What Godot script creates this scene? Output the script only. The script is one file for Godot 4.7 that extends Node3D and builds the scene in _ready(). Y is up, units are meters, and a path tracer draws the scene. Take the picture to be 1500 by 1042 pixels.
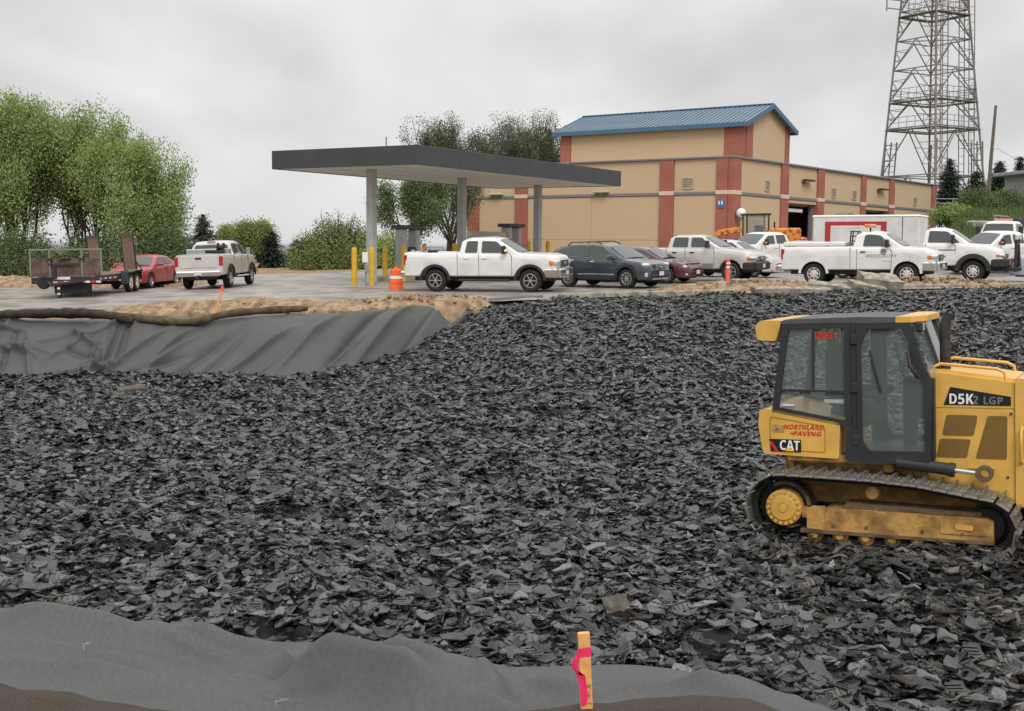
extends Node3D

# ---------------------------------------------------------------- shared state
var M := {}                       # materials by key
var used := {}                    # names taken at top level
var unit_cyl: CylinderMesh
var cam_h := 1.8

# ---------------------------------------------------------------- names, tags
func numbered(called: String) -> String:
	var n: int = used.get(called, 0)
	used[called] = n + 1
	return called if n == 0 else "%s_%03d" % [called, n]

func thing(called: String, label: String, category: String, where := Vector3.ZERO, turn := 0.0, group := "") -> Node3D:
	var o := Node3D.new()
	o.name = numbered(called)
	add_child(o)
	o.position = where
	o.rotation.y = turn
	return tag(o, label, category, group)

func tag(o: Node3D, label: String, category: String, group := "") -> Node3D:
	o.set_meta("label", label)
	o.set_meta("category", category)
	if group != "":
		o.set_meta("group", group)
	return o

func node(called: String, parent: Node3D) -> Node3D:
	var o := Node3D.new()
	o.name = called
	parent.add_child(o, true)
	return o

func put(mesh: Mesh, called: String, mat: Material, parent: Node3D = self) -> MeshInstance3D:
	var o := MeshInstance3D.new()
	o.name = numbered(called) if parent == self else called
	o.mesh = mesh
	o.material_override = mat
	o.cast_shadow = GeometryInstance3D.SHADOW_CASTING_SETTING_ON
	parent.add_child(o, true)
	return o

func obj(st: SurfaceTool, called: String, mat: Material, parent: Node3D = self) -> MeshInstance3D:
	st.generate_normals()
	return put(st.commit(), called, mat, parent)

func structure(o: Node3D, label := "") -> Node3D:
	o.set_meta("kind", "structure")
	if label != "":
		o.set_meta("label", label)
	return o

# ---------------------------------------------------------------- mesh helpers
func nst() -> SurfaceTool:
	var st := SurfaceTool.new()
	st.begin(Mesh.PRIMITIVE_TRIANGLES)
	st.set_smooth_group(-1)
	return st

func tri(st: SurfaceTool, a: Vector3, b: Vector3, c: Vector3) -> void:
	st.add_vertex(a); st.add_vertex(b); st.add_vertex(c)

func quad(st: SurfaceTool, a: Vector3, b: Vector3, c: Vector3, d: Vector3) -> void:
	tri(st, a, b, c)
	tri(st, a, c, d)

# a box with chamfered edges
func cbox(st: SurfaceTool, c: Vector3, s: Vector3, ch := 0.01, bs := Basis()) -> void:
	var h := s * 0.5
	ch = minf(ch, minf(h.x, minf(h.y, h.z)) * 0.9)
	var V := func(sx: float, sy: float, sz: float, ax: int) -> Vector3:
		var p := Vector3(sx * (h.x - (0.0 if ax == 0 else ch)), sy * (h.y - (0.0 if ax == 1 else ch)), sz * (h.z - (0.0 if ax == 2 else ch)))
		return c + bs * p
	for sg in [1.0, -1.0]:
		var q := [V.call(sg, -1, -1, 0), V.call(sg, -1, 1, 0), V.call(sg, 1, 1, 0), V.call(sg, 1, -1, 0)]
		if sg < 0: q.reverse()
		quad(st, q[0], q[1], q[2], q[3])
		q = [V.call(-1, sg, -1, 1), V.call(1, sg, -1, 1), V.call(1, sg, 1, 1), V.call(-1, sg, 1, 1)]
		if sg < 0: q.reverse()
		quad(st, q[0], q[1], q[2], q[3])
		q = [V.call(-1, -1, sg, 2), V.call(-1, 1, sg, 2), V.call(1, 1, sg, 2), V.call(1, -1, sg, 2)]
		if sg < 0: q.reverse()
		quad(st, q[0], q[1], q[2], q[3])
	if ch <= 0.0:
		return
	for a in [1.0, -1.0]:
		for b in [1.0, -1.0]:
			edge(st, V.call(a, b, -1, 0), V.call(a, b, 1, 0), V.call(a, b, 1, 1), V.call(a, b, -1, 1), c)
			edge(st, V.call(a, -1, b, 0), V.call(a, 1, b, 0), V.call(a, 1, b, 2), V.call(a, -1, b, 2), c)
			edge(st, V.call(-1, a, b, 1), V.call(1, a, b, 1), V.call(1, a, b, 2), V.call(-1, a, b, 2), c)
			for e in [1.0, -1.0]:
				edge(st, V.call(a, b, e, 0), V.call(a, b, e, 1), V.call(a, b, e, 2), V.call(a, b, e, 2), c)

func edge(st: SurfaceTool, a: Vector3, b: Vector3, d: Vector3, e: Vector3, c: Vector3) -> void:
	var n := (b - a).cross(d - a)
	if n.dot((a + b + d) / 3.0 - c) > 0.0:      # clockwise seen from outside
		var k := b
		tri(st, a, d, k)
		if e != d: tri(st, a, e, d)
	else:
		tri(st, a, b, d)
		if e != d: tri(st, a, d, e)

func box(st: SurfaceTool, c: Vector3, s: Vector3, bs := Basis()) -> void:
	cbox(st, c, s, 0.0, bs)

# a box stood between two points, square section w (across) x t
func beam(st: SurfaceTool, a: Vector3, b: Vector3, w: float, t: float, ch := 0.0) -> void:
	var d := b - a
	var up := Vector3.UP if absf(d.normalized().y) < 0.95 else Vector3.RIGHT
	var x := d.normalized()
	var z := x.cross(up).normalized()
	var y := z.cross(x).normalized()
	cbox(st, (a + b) * 0.5, Vector3(d.length(), t, w), ch, Basis(x, y, z))

func tube(st: SurfaceTool, pts: Array, radii, n := 8, caps := true, smooth := 1) -> void:
	var rings := []
	var ref := Vector3.ZERO
	for i in pts.size():
		var d: Vector3
		if i == 0: d = pts[1] - pts[0]
		elif i == pts.size() - 1: d = pts[i] - pts[i - 1]
		else: d = (pts[i + 1] - pts[i]).normalized() + (pts[i] - pts[i - 1]).normalized()
		d = d.normalized()
		if ref == Vector3.ZERO:
			ref = Vector3.UP if absf(d.y) < 0.9 else Vector3.RIGHT
		var x := d.cross(ref).normalized()
		if x.length() < 0.5: x = d.cross(Vector3(0.3, 0.2, 0.9)).normalized()
		var y := x.cross(d).normalized()
		ref = y
		var r: float = radii[i] if radii is Array else radii
		var ring := []
		for k in n:
			var a := TAU * k / n
			ring.append(pts[i] + (x * cos(a) + y * sin(a)) * r)
		rings.append(ring)
	st.set_smooth_group(smooth)
	for i in rings.size() - 1:
		for k in n:
			var k2 := (k + 1) % n
			quad(st, rings[i][k], rings[i + 1][k], rings[i + 1][k2], rings[i][k2])
	st.set_smooth_group(-1)
	if caps:
		for k in range(1, n - 1):
			tri(st, rings[0][0], rings[0][k], rings[0][k + 1])
			var e: Array = rings[-1]
			tri(st, e[0], e[k + 1], e[k])

func cyl(st: SurfaceTool, a: Vector3, b: Vector3, r: float, n := 12, r2 := -1.0) -> void:
	tube(st, [a, b], [r, r if r2 < 0.0 else r2], n)

# profile of (radius, along) pairs turned about the axis from o
func lathe(st: SurfaceTool, o: Vector3, axis: Vector3, prof: Array, n := 20) -> void:
	var ax := axis.normalized()
	var x := ax.cross(Vector3.UP if absf(ax.y) < 0.9 else Vector3.RIGHT).normalized()
	var y := ax.cross(x)
	for i in prof.size() - 1:
		var p: Vector2 = prof[i]
		var q: Vector2 = prof[i + 1]
		st.set_smooth_group(i + 1)
		for k in n:
			var a := TAU * k / n
			var b := TAU * (k + 1) / n
			var da := x * cos(a) + y * sin(a)
			var db := x * cos(b) + y * sin(b)
			var p0 := o + ax * p.y + da * p.x
			var p1 := o + ax * p.y + db * p.x
			var q0 := o + ax * q.y + da * q.x
			var q1 := o + ax * q.y + db * q.x
			if p.x > 0.0001: tri(st, p0, p1, q1)
			if q.x > 0.0001: tri(st, p0, q1, q0)
	st.set_smooth_group(-1)

# polygon in a plane (origin o, axes u and v) given thickness along n
func prism(st: SurfaceTool, poly: PackedVector2Array, o: Vector3, u: Vector3, v: Vector3, n: Vector3) -> void:
	var p := poly
	if Geometry2D.is_polygon_clockwise(p):
		p = poly.duplicate()
		p.reverse()
	var f := u.cross(v).dot(n) > 0.0
	var idx := Geometry2D.triangulate_polygon(p)
	var P3 := func(k: int, top: bool) -> Vector3:
		return o + u * p[k].x + v * p[k].y + (n if top else Vector3.ZERO)
	for i in range(0, idx.size(), 3):
		var a: Vector3 = P3.call(idx[i], true)
		var b: Vector3 = P3.call(idx[i + 1], true)
		var c: Vector3 = P3.call(idx[i + 2], true)
		var out_n := (b - a).cross(c - a).dot(n)
		if out_n > 0.0: tri(st, a, c, b)
		else: tri(st, a, b, c)
		a -= n; b -= n; c -= n
		if out_n > 0.0: tri(st, a, b, c)
		else: tri(st, a, c, b)
	for i in p.size():
		var j := (i + 1) % p.size()
		var a2: Vector3 = P3.call(i, false)
		var b2: Vector3 = P3.call(j, false)
		if f: quad(st, a2, a2 + n, b2 + n, b2)
		else: quad(st, a2, b2, b2 + n, a2 + n)

func rounded(poly: Array, r: float, seg := 4) -> PackedVector2Array:
	var out := PackedVector2Array()
	var n := poly.size()
	for i in n:
		var p: Vector2 = poly[i]
		var a: Vector2 = poly[(i + n - 1) % n]
		var b: Vector2 = poly[(i + 1) % n]
		var ra := minf(r, minf((a - p).length(), (b - p).length()) * 0.45)
		var s := p + (a - p).normalized() * ra
		var e := p + (b - p).normalized() * ra
		for k in seg + 1:
			var t := float(k) / seg
			out.append(s.lerp(p, t).lerp(p.lerp(e, t), t))
	return out

# an indexed grid with smooth normals; f(i, j) gives the vertex
func grid(nx: int, ny: int, f: Callable, colour = null) -> ArrayMesh:
	var v := PackedVector3Array()
	var n := PackedVector3Array()
	var cl := PackedColorArray()
	var ix := PackedInt32Array()
	v.resize(nx * ny)
	n.resize(nx * ny)
	for j in ny:
		for i in nx:
			v[j * nx + i] = f.call(i, j)
	if colour != null:
		cl.resize(nx * ny)
		for j in ny:
			for i in nx:
				cl[j * nx + i] = colour.call(v[j * nx + i])
	for j in ny:
		for i in nx:
			var l := v[j * nx + maxi(i - 1, 0)]
			var r := v[j * nx + mini(i + 1, nx - 1)]
			var d := v[maxi(j - 1, 0) * nx + i]
			var u := v[mini(j + 1, ny - 1) * nx + i]
			n[j * nx + i] = (r - l).cross(u - d).normalized()
	var flip := n[nx * (ny / 2) + nx / 2].y < 0.0
	if flip:
		for k in n.size(): n[k] = -n[k]
	for j in ny - 1:
		for i in nx - 1:
			var a := j * nx + i
			if flip: ix.append_array([a, a + 1, a + nx + 1, a, a + nx + 1, a + nx])
			else: ix.append_array([a, a + nx + 1, a + 1, a, a + nx, a + nx + 1])
	var arr := []
	arr.resize(Mesh.ARRAY_MAX)
	arr[Mesh.ARRAY_VERTEX] = v
	arr[Mesh.ARRAY_NORMAL] = n
	if colour != null: arr[Mesh.ARRAY_COLOR] = cl
	arr[Mesh.ARRAY_INDEX] = ix
	var m := ArrayMesh.new()
	m.add_surface_from_arrays(Mesh.PRIMITIVE_TRIANGLES, arr)
	return m

# a straight round bar as an instance of one shared cylinder
func bar(called: String, a: Vector3, b: Vector3, r: float, mat: Material, parent: Node3D) -> MeshInstance3D:
	var o := put(unit_cyl, called, mat, parent)
	var d := b - a
	var y := d.normalized()
	var x := y.cross(Vector3.RIGHT if absf(y.x) < 0.9 else Vector3.UP).normalized()
	o.transform = Transform3D(Basis(x * r, y * d.length(), x.cross(y) * r), (a + b) * 0.5)
	return o

func curve(pts: Array, x: float) -> float:
	if x <= pts[0].x: return pts[0].y
	for i in pts.size() - 1:
		if x <= pts[i + 1].x:
			return lerpf(pts[i].y, pts[i + 1].y, (x - pts[i].x) / maxf(pts[i + 1].x - pts[i].x, 1e-6))
	return pts[-1].y

func lettering(text: String, height: float, mat: Material, parent: Node3D, xf: Transform3D, called := "lettering", fat := true, squash := 1.0) -> MeshInstance3D:
	var t := TextMesh.new()
	var fnt := SystemFont.new()
	fnt.font_names = PackedStringArray(["Droid Sans"])
	fnt.font_weight = 700 if fat else 400
	t.font = fnt
	t.text = text
	t.font_size = 64
	t.pixel_size = height / 47.0
	t.depth = 0.004
	t.curve_step = 2.0
	var o := put(t, called, mat, parent)
	o.transform = xf * Transform3D(Basis.from_scale(Vector3(squash, 1, 1)), Vector3.ZERO)
	return o

# ---------------------------------------------------------------- materials
var T := {}
func noise_tex(key: String, freq: float, octaves: int, ramp: Array, normal := 0.0, kind := FastNoiseLite.TYPE_SIMPLEX_SMOOTH, size := 512) -> NoiseTexture2D:
	if T.has(key): return T[key]
	var n := FastNoiseLite.new()
	n.noise_type = kind
	n.seed = hash(key) % 1000
	n.frequency = freq
	n.fractal_octaves = octaves
	var t := NoiseTexture2D.new()
	t.width = size
	t.height = size
	t.seamless = true
	t.noise = n
	if normal > 0.0:
		t.as_normal_map = true
		t.bump_strength = normal
	else:
		var g := Gradient.new()
		g.offsets = PackedFloat32Array(ramp.map(func(r): return r[0]))
		g.colors = PackedColorArray(ramp.map(func(r): return r[1] if r[1] is Color else Color(r[1], r[1], r[1])))
		t.color_ramp = g
	T[key] = t
	return t

func mat(key: String, c: Color, rough: float, metal := 0.0, opt := {}) -> StandardMaterial3D:
	if M.has(key): return M[key]
	var m := StandardMaterial3D.new()
	m.albedo_color = c.linear_to_srgb()
	m.roughness = rough
	m.metallic = metal
	if opt.has("tex"):
		m.albedo_texture = opt.tex
		m.uv1_triplanar = true
		m.uv1_world_triplanar = opt.get("world", false)
		var s: float = opt.get("scale", 1.0)
		m.uv1_scale = Vector3(s, s, s)
	if opt.has("nrm"):
		m.normal_enabled = true
		m.normal_texture = opt.nrm
		m.normal_scale = opt.get("bump", 0.5)
		m.uv1_triplanar = true
		m.uv1_world_triplanar = opt.get("world", false)
		var s2: float = opt.get("scale", 1.0)
		m.uv1_scale = Vector3(s2, s2, s2)
	if opt.get("vertex", false): m.vertex_color_use_as_albedo = true
	if opt.has("coat"):
		m.clearcoat_enabled = true
		m.clearcoat = opt.coat
		m.clearcoat_roughness = 0.08
	if opt.has("alpha"):
		m.transparency = BaseMaterial3D.TRANSPARENCY_ALPHA
		m.albedo_color.a = opt.alpha
	if opt.has("glow"):
		m.emission_enabled = true
		m.emission = c.linear_to_srgb()
		m.emission_energy_multiplier = opt.glow
	if opt.has("back"):
		m.backlight_enabled = true
		m.backlight = opt.back
	if opt.get("two", false): m.cull_mode = BaseMaterial3D.CULL_DISABLED
	M[key] = m
	return m

func make_materials() -> void:
	unit_cyl = CylinderMesh.new()
	unit_cyl.top_radius = 1.0
	unit_cyl.bottom_radius = 1.0
	unit_cyl.height = 1.0
	unit_cyl.radial_segments = 8
	unit_cyl.rings = 1
	var patch := noise_tex("patch", 0.006, 5, [[0.0, 0.62], [0.45, 0.86], [0.7, 1.0], [1.0, 0.9]])
	var soft := noise_tex("soft", 0.004, 4, [[0.0, 0.88], [0.5, 0.96], [1.0, 1.0]])
	var grain := noise_tex("grain", 0.06, 3, [[0.0, 0.55], [0.5, 0.85], [1.0, 1.0]])
	var speck := noise_tex("speck", 0.12, 2, [[0.0, 0.5], [0.55, 0.75], [0.72, 0.9], [0.78, 1.9], [1.0, 2.4]])
	var sandt := noise_tex("sandt", 0.012, 6, [[0.0, Color(0.5, 0.47, 0.42)], [0.4, Color(0.78, 0.73, 0.66)], [0.7, Color(0.95, 0.92, 0.86)], [1.0, Color(1, 1, 1)]])
	var rub := noise_tex("rub", 0.03, 4, [[0.0, 0.45], [0.4, 0.8], [0.62, 1.0], [0.8, 1.5], [1.0, 2.0]])
	var dirty := noise_tex("dirty", 0.01, 6, [[0.0, Color(0.42, 0.36, 0.3)], [0.33, Color(0.72, 0.66, 0.58)], [0.48, Color(0.97, 0.96, 0.94)], [1.0, Color(1, 1, 1)]])
	var n_fine := noise_tex("n_fine", 0.08, 3, [], 6.0)
	var n_mid := noise_tex("n_mid", 0.02, 5, [], 8.0)
	# setting
	mat("sand", Color(0.4, 0.305, 0.22), 0.95, 0, {"tex": sandt, "nrm": n_mid, "bump": 1.2, "scale": 0.35, "world": true})
	mat("soil", Color(0.1, 0.074, 0.052), 0.95, 0, {"tex": speck, "nrm": n_fine, "bump": 1.5, "scale": 2.2, "world": true})
	mat("asphalt", Color(0.33, 0.295, 0.26), 0.42, 0, {"tex": patch, "nrm": n_fine, "bump": 0.3, "scale": 0.17, "world": true})
	mat("grass_ground", Color(0.13, 0.16, 0.06), 0.95, 0, {"tex": sandt, "scale": 0.3, "world": true})
	mat("concrete", Color(0.38, 0.34, 0.28), 0.9, 0, {"tex": patch, "nrm": n_mid, "bump": 0.6, "scale": 0.8})
	mat("fabric", Color(0.08, 0.08, 0.081), 0.66, 0, {"tex": noise_tex("dusty", 0.03, 6, [[0.0, 0.84], [0.5, 0.95], [1.0, 1.06]]), "nrm": noise_tex("felt", 0.25, 2, [], 5.0), "bump": 0.15, "scale": 2.2})
	mat("rubber_bed", Color(0.035, 0.035, 0.035), 0.7)
	mat("rubber", Color(1, 1, 1), 0.27, 0, {"tex": rub, "nrm": n_mid, "bump": 0.35, "scale": 2.4, "vertex": true})
	mat("sock", Color(0.05, 0.04, 0.03), 0.9, 0, {"tex": patch, "nrm": n_fine, "bump": 1.0, "scale": 0.9})
	mat("sock_dusty", Color(0.13, 0.1, 0.065), 0.9, 0, {"tex": sandt, "nrm": n_fine, "bump": 1.0, "scale": 0.5})
	# building
	mat("stucco", Color(0.57, 0.425, 0.275), 0.9, 0, {"tex": noise_tex("plaster", 0.05, 4, [[0.0, 0.95], [1.0, 1.0]]), "nrm": n_fine, "bump": 0.1, "scale": 0.5})
	mat("brick_red", Color(0.37, 0.13, 0.095), 0.9, 0, {"tex": soft, "nrm": n_fine, "bump": 0.1, "scale": 0.2})
	mat("trim_blue", Color(0.17, 0.18, 0.2), 0.7)
	mat("trim_cream", Color(0.62, 0.5, 0.4), 0.8)
	mat("roof_blue", Color(0.16, 0.23, 0.3), 0.45, 0.1, {"tex": soft, "scale": 0.2})
	mat("roof_edge", Color(0.06, 0.14, 0.24), 0.5)
	mat("garage_lining", Color(0.3, 0.3, 0.29), 0.9)
	mat("grey_metal", Color(0.3, 0.31, 0.31), 0.5, 0.3, {"tex": soft, "scale": 0.4})
	mat("canopy_dark", Color(0.052, 0.056, 0.064), 0.55, 0, {"tex": soft, "scale": 0.25})
	mat("canopy_under", Color(0.8, 0.77, 0.72), 0.7, 0, {"tex": soft, "scale": 0.3})
	mat("canopy_light", Color(0.75, 0.74, 0.7), 0.4)
	mat("post_grey", Color(0.46, 0.47, 0.47), 0.6, 0, {"tex": soft, "scale": 0.6})
	mat("steel_tower", Color(0.28, 0.265, 0.27), 0.6, 0.3, {"tex": patch, "scale": 0.3})  # steel colour lightened to stand in for distance haze
	mat("white_plastic", Color(0.75, 0.74, 0.72), 0.4)
	mat("wood_pole", Color(0.2, 0.17, 0.14), 0.9, 0, {"tex": grain, "scale": 0.7})
	mat("grey_wall", Color(0.33, 0.34, 0.35), 0.8, 0, {"tex": soft, "scale": 0.2})
	mat("safety_yellow", Color(0.72, 0.44, 0.02), 0.5, 0, {"tex": soft, "scale": 1.5})
	mat("safety_orange", Color(0.85, 0.12, 0.02), 0.5)
	mat("cone_white", Color(0.78, 0.76, 0.74), 0.5)
	mat("sign_blue", Color(0.03, 0.16, 0.4), 0.5)
	mat("ink", Color(0.02, 0.02, 0.02), 0.7)
	mat("beige", Color(0.5, 0.46, 0.39), 0.6, 0, {"tex": soft, "scale": 0.7})
	# vehicles
	mat("paint_white", Color(0.78, 0.78, 0.77), 0.32, 0, {"tex": soft, "scale": 0.4, "coat": 0.6})
	mat("paint_white_dull", Color(0.72, 0.72, 0.7), 0.45, 0, {"tex": soft, "scale": 0.4})
	mat("paint_silver", Color(0.6, 0.58, 0.55), 0.36, 0.12, {"tex": soft, "scale": 0.5, "coat": 0.5})
	mat("paint_grey", Color(0.3, 0.29, 0.28), 0.4, 0.3, {"tex": soft, "scale": 0.5, "coat": 0.5})
	mat("paint_navy", Color(0.05, 0.06, 0.085), 0.3, 0.25, {"tex": soft, "scale": 0.5, "coat": 0.8})
	mat("paint_maroon", Color(0.09, 0.02, 0.028), 0.3, 0.2, {"coat": 0.8})
	mat("paint_red", Color(0.42, 0.035, 0.04), 0.35, 0, {"tex": soft, "scale": 0.5, "coat": 0.6})
	mat("paint_bluegrey", Color(0.42, 0.44, 0.5), 0.35, 0.2, {"coat": 0.6})
	mat("car_glass", Color(0.06, 0.07, 0.07), 0.06, 0, {})
	mat("black_plastic", Color(0.022, 0.022, 0.024), 0.6)
	mat("tyre", Color(0.022, 0.021, 0.02), 0.85, 0, {"tex": patch, "scale": 2.0})
	mat("alloy", Color(0.5, 0.5, 0.5), 0.35, 0.7)
	mat("steel_wheel", Color(0.62, 0.6, 0.57), 0.5, 0.1)
	mat("chrome", Color(0.72, 0.72, 0.72), 0.16, 0.95)
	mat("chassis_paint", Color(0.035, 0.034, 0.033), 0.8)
	mat("lamp_red", Color(0.4, 0.012, 0.016), 0.2, 0, {"coat": 0.6})
	mat("lamp_clear", Color(0.62, 0.62, 0.62), 0.12, 0.3, {"coat": 0.8})
	mat("lamp_amber", Color(0.75, 0.2, 0.01), 0.25, 0, {"coat": 0.6})
	mat("lamp_amber_lit", Color(1.0, 0.4, 0.03), 0.3, 0, {"glow": 1.3})
	mat("lamp_white_lit", Color(1.0, 0.85, 0.6), 0.3, 0, {"glow": 1.1})
	mat("plate", Color(0.6, 0.6, 0.62), 0.4)
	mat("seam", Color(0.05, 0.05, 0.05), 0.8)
	mat("rust_panel", Color(0.15, 0.095, 0.08), 0.8, 0, {"tex": patch, "scale": 0.5})
	mat("old_wood", Color(0.24, 0.17, 0.12), 0.9, 0, {"tex": grain, "scale": 1.0})
	mat("trailer_black", Color(0.018, 0.02, 0.022), 0.6)
	mat("trailer_rail", Color(0.2, 0.2, 0.16), 0.7)
	mat("tape_white", Color(0.7, 0.68, 0.68), 0.4)
	mat("tape_red", Color(0.5, 0.05, 0.05), 0.4)
	mat("machine_orange", Color(0.66, 0.24, 0.035), 0.5, 0, {"tex": dirty, "scale": 0.5})
	mat("stripe_red", Color(0.42, 0.025, 0.03), 0.5)
	mat("door_print", Color(0.2, 0.21, 0.22), 0.6)
	# dozer
	mat("cat_yellow", Color(0.76, 0.45, 0.095), 0.42, 0, {"tex": soft, "scale": 0.9, "coat": 0.25})
	mat("cat_worn", Color(0.54, 0.3, 0.085), 0.7, 0, {"tex": patch, "nrm": n_mid, "bump": 0.3, "scale": 0.9})
	mat("cat_dirt", Color(0.17, 0.115, 0.07), 0.9, 0, {"tex": patch, "nrm": n_mid, "bump": 0.6, "scale": 1.2})
	mat("cab_grey", Color(0.026, 0.028, 0.032), 0.5, 0, {"tex": soft, "scale": 0.8})
	mat("roof_grey", Color(0.085, 0.085, 0.09), 0.6, 0, {"tex": soft, "scale": 0.8})
	mat("pane", Color(0.25, 0.32, 0.3), 0.03, 0, {"alpha": 0.2})
	mat("shoe_steel", Color(0.34, 0.325, 0.3), 0.4, 0.6, {"tex": patch, "nrm": n_mid, "bump": 0.3, "scale": 1.4})
	mat("bolt_steel", Color(0.6, 0.6, 0.58), 0.3, 0.9)
	mat("chain_black", Color(0.016, 0.015, 0.014), 0.7, 0, {"tex": patch, "scale": 1.5})
	mat("seat_black", Color(0.02, 0.02, 0.022), 0.8)
	mat("decal_black", Color(0.012, 0.012, 0.013), 0.4)
	mat("decal_white", Color(0.8, 0.8, 0.8), 0.4)
	mat("decal_grey", Color(0.18, 0.18, 0.18), 0.4)
	mat("decal_red", Color(0.55, 0.03, 0.02), 0.45)
	mat("decal_yellow", Color(0.8, 0.45, 0.02), 0.45)
	mat("perforated", Color(0.33, 0.18, 0.035), 0.7, 0, {"tex": noise_tex("mesh", 0.2, 1, [[0.0, 0.35], [0.5, 0.8], [1.0, 1.0]]), "scale": 3.0})
	mat("exhaust", Color(0.06, 0.055, 0.055), 0.75, 0.3, {"tex": patch, "scale": 1.5})
	mat("dusty_lump", Color(0.12, 0.105, 0.085), 0.9, 0, {"tex": patch, "nrm": n_mid, "bump": 0.8, "scale": 1.5})
	# plants
	mat("bark", Color(0.06, 0.05, 0.04), 0.95, 0, {"tex": grain, "scale": 1.0})
	for k in [["leaf", Color(0.28, 0.36, 0.125)], ["leaf_dark", Color(0.1, 0.15, 0.055)], ["leaf_pale", Color(0.21, 0.26, 0.09)], ["needle", Color(0.03, 0.055, 0.035)], ["needle_grey", Color(0.1, 0.125, 0.07)], ["shrub", Color(0.12, 0.17, 0.06)]]:
		var lm := mat(k[0], Color(1, 1, 1), 0.75, 0, {"vertex": true, "two": true})
		lm.albedo_color = k[1].linear_to_srgb()
		lm.backlight_enabled = true
		lm.backlight = (k[1] * 0.6).linear_to_srgb()
	mat("stake_wood", Color(0.9, 0.46, 0.16), 0.75, 0, {"tex": noise_tex("stk", 0.02, 4, [[0.0, 0.82], [1.0, 1.0]]), "scale": 1.5})
	mat("ribbon_pink", Color(0.9, 0.04, 0.16), 0.4, 0, {"two": true, "back": Color(0.5, 0.05, 0.15)})
	mat("staple", Color(0.38, 0.38, 0.36), 0.35, 0.8)
# ---------------------------------------------------------------- the scene
func _ready() -> void:
	# camera
	var cam := Camera3D.new()
	cam.name = "camera"
	cam.position = Vector3(0, cam_h, 0)
	cam.rotation_degrees = Vector3(-5.0, 0, 0.573)
	cam.fov = 32.28
	cam.near = 0.05
	cam.far = 3000.0
	add_child(cam)
	cam.current = true
	# overcast sky
	var we := WorldEnvironment.new()
	we.name = "daylight"
	var env := Environment.new()
	env.background_mode = Environment.BG_SKY
	var sky := Sky.new()
	sky.sky_material = overcast()
	env.sky = sky
	env.tonemap_mode = Environment.TONE_MAPPER_LINEAR
	env.tonemap_exposure = 1.12
	env.sdfgi_enabled = true
	env.ssao_enabled = true
	env.ssil_enabled = true
	we.environment = env
	add_child(we)
	# the sun behind cloud
	var sun := DirectionalLight3D.new()
	sun.name = "sun"
	sun.light_energy = 0.5
	sun.light_color = Color(1.0, 0.97, 0.93)
	sun.light_angular_distance = 25.0
	sun.shadow_enabled = true
	sun.rotation_degrees = Vector3(-46, 10, 0)
	add_child(sun)
	make_materials()
	build_ground()
	build_fill()
	build_fabric()
	build_station()
	build_canopy()
	build_yard()
	build_plants()
	build_vehicles()
	build_dozer()
	build_small()

# a bright, slightly mottled cloud deck, brighter towards the zenith as overcast skies are
func overcast() -> PanoramaSkyMaterial:
	var w := 1536
	var h := 768
	var n := FastNoiseLite.new()
	n.seed = 11
	n.frequency = 1.6
	n.fractal_octaves = 5
	var n2 := FastNoiseLite.new()
	n2.seed = 5
	n2.frequency = 0.8
	n2.fractal_octaves = 3
	var data := PackedFloat32Array()
	data.resize(w * h * 3)
	for j in h:
		var el := PI * (0.5 - (j + 0.5) / h)
		var s := sin(el)
		var c := cos(el)
		for i in w:
			var az := TAU * (i + 0.5) / w
			var k := 0.1
			if s > 0.0:
				# cloud deck seen as a plane overhead: features flatten towards the horizon
				var q := 1.0 / (s + 0.22)
				var px := cos(az) * c * q
				var pz := sin(az) * c * q
				var v := n.get_noise_2d(px * 0.55, pz * 1.0) * 0.6 + n2.get_noise_2d(px * 0.5 + 7.0, pz * 0.7) * 0.6
				k = (0.66 + 0.95 * s * s) * (1.0 + 0.36 * v * minf(1.0, s * 9.0 + 0.25))
				k *= 1.0
			else:
				k = lerpf(0.63, 0.2, minf(1.0, -s * 8.0))
			var o := (j * w + i) * 3
			data[o] = k * 0.998
			data[o + 1] = k
			data[o + 2] = k * 1.0
	var img := Image.create_from_data(w, h, false, Image.FORMAT_RGBF, data.to_byte_array())
	var m := PanoramaSkyMaterial.new()
	m.panorama = ImageTexture.create_from_image(img)
	return m
# ---------------------------------------------------------------- ground
# known spots of the yard: across, away from the camera, height
var spots := [[-30, 36, -0.65], [-20, 36, -0.62], [-11.7, 36, -0.6], [-8, 37, -0.4], [-16.5, 48, -0.26], [-12, 52, -0.26], [-22, 52, -0.3], [-1.0, 42, -0.1], [-4, 45, 0.05], [-1, 47, 0.05], [-6, 52, 0.56], [1, 54, 0.65],
	[4.0, 46, 0.32], [4.5, 42, 0.3], [9, 51, 0.6], [13, 44.5, 0.67], [19, 49, 0.58], [25, 42, 0.65], [15, 85, 1.2], [-12, 85, 0.5], [25, 70, 1.0], [-30, 60, -0.2], [-22, 70, -0.05], [0, 75, 0.8], [-14, 70, 0.2]]

func lot(x: float, d: float) -> float:
	var s := 1e-9 * 0.5
	var w := 1e-9
	for p in spots:
		var k: float = ((x - p[0]) * (x - p[0]) + (d - p[1]) * (d - p[1])) / 72.0
		var e := exp(-k) + 1e-6 / (1.0 + k)
		s += e * p[2]
		w += e
	var y := s / w
	if d > 68.0:       # the grassed rise beside the station
		y += smoothstep(0.33, 0.372, x / d) * smoothstep(70.0, 95.0, d) * 3.9
	return y

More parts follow.
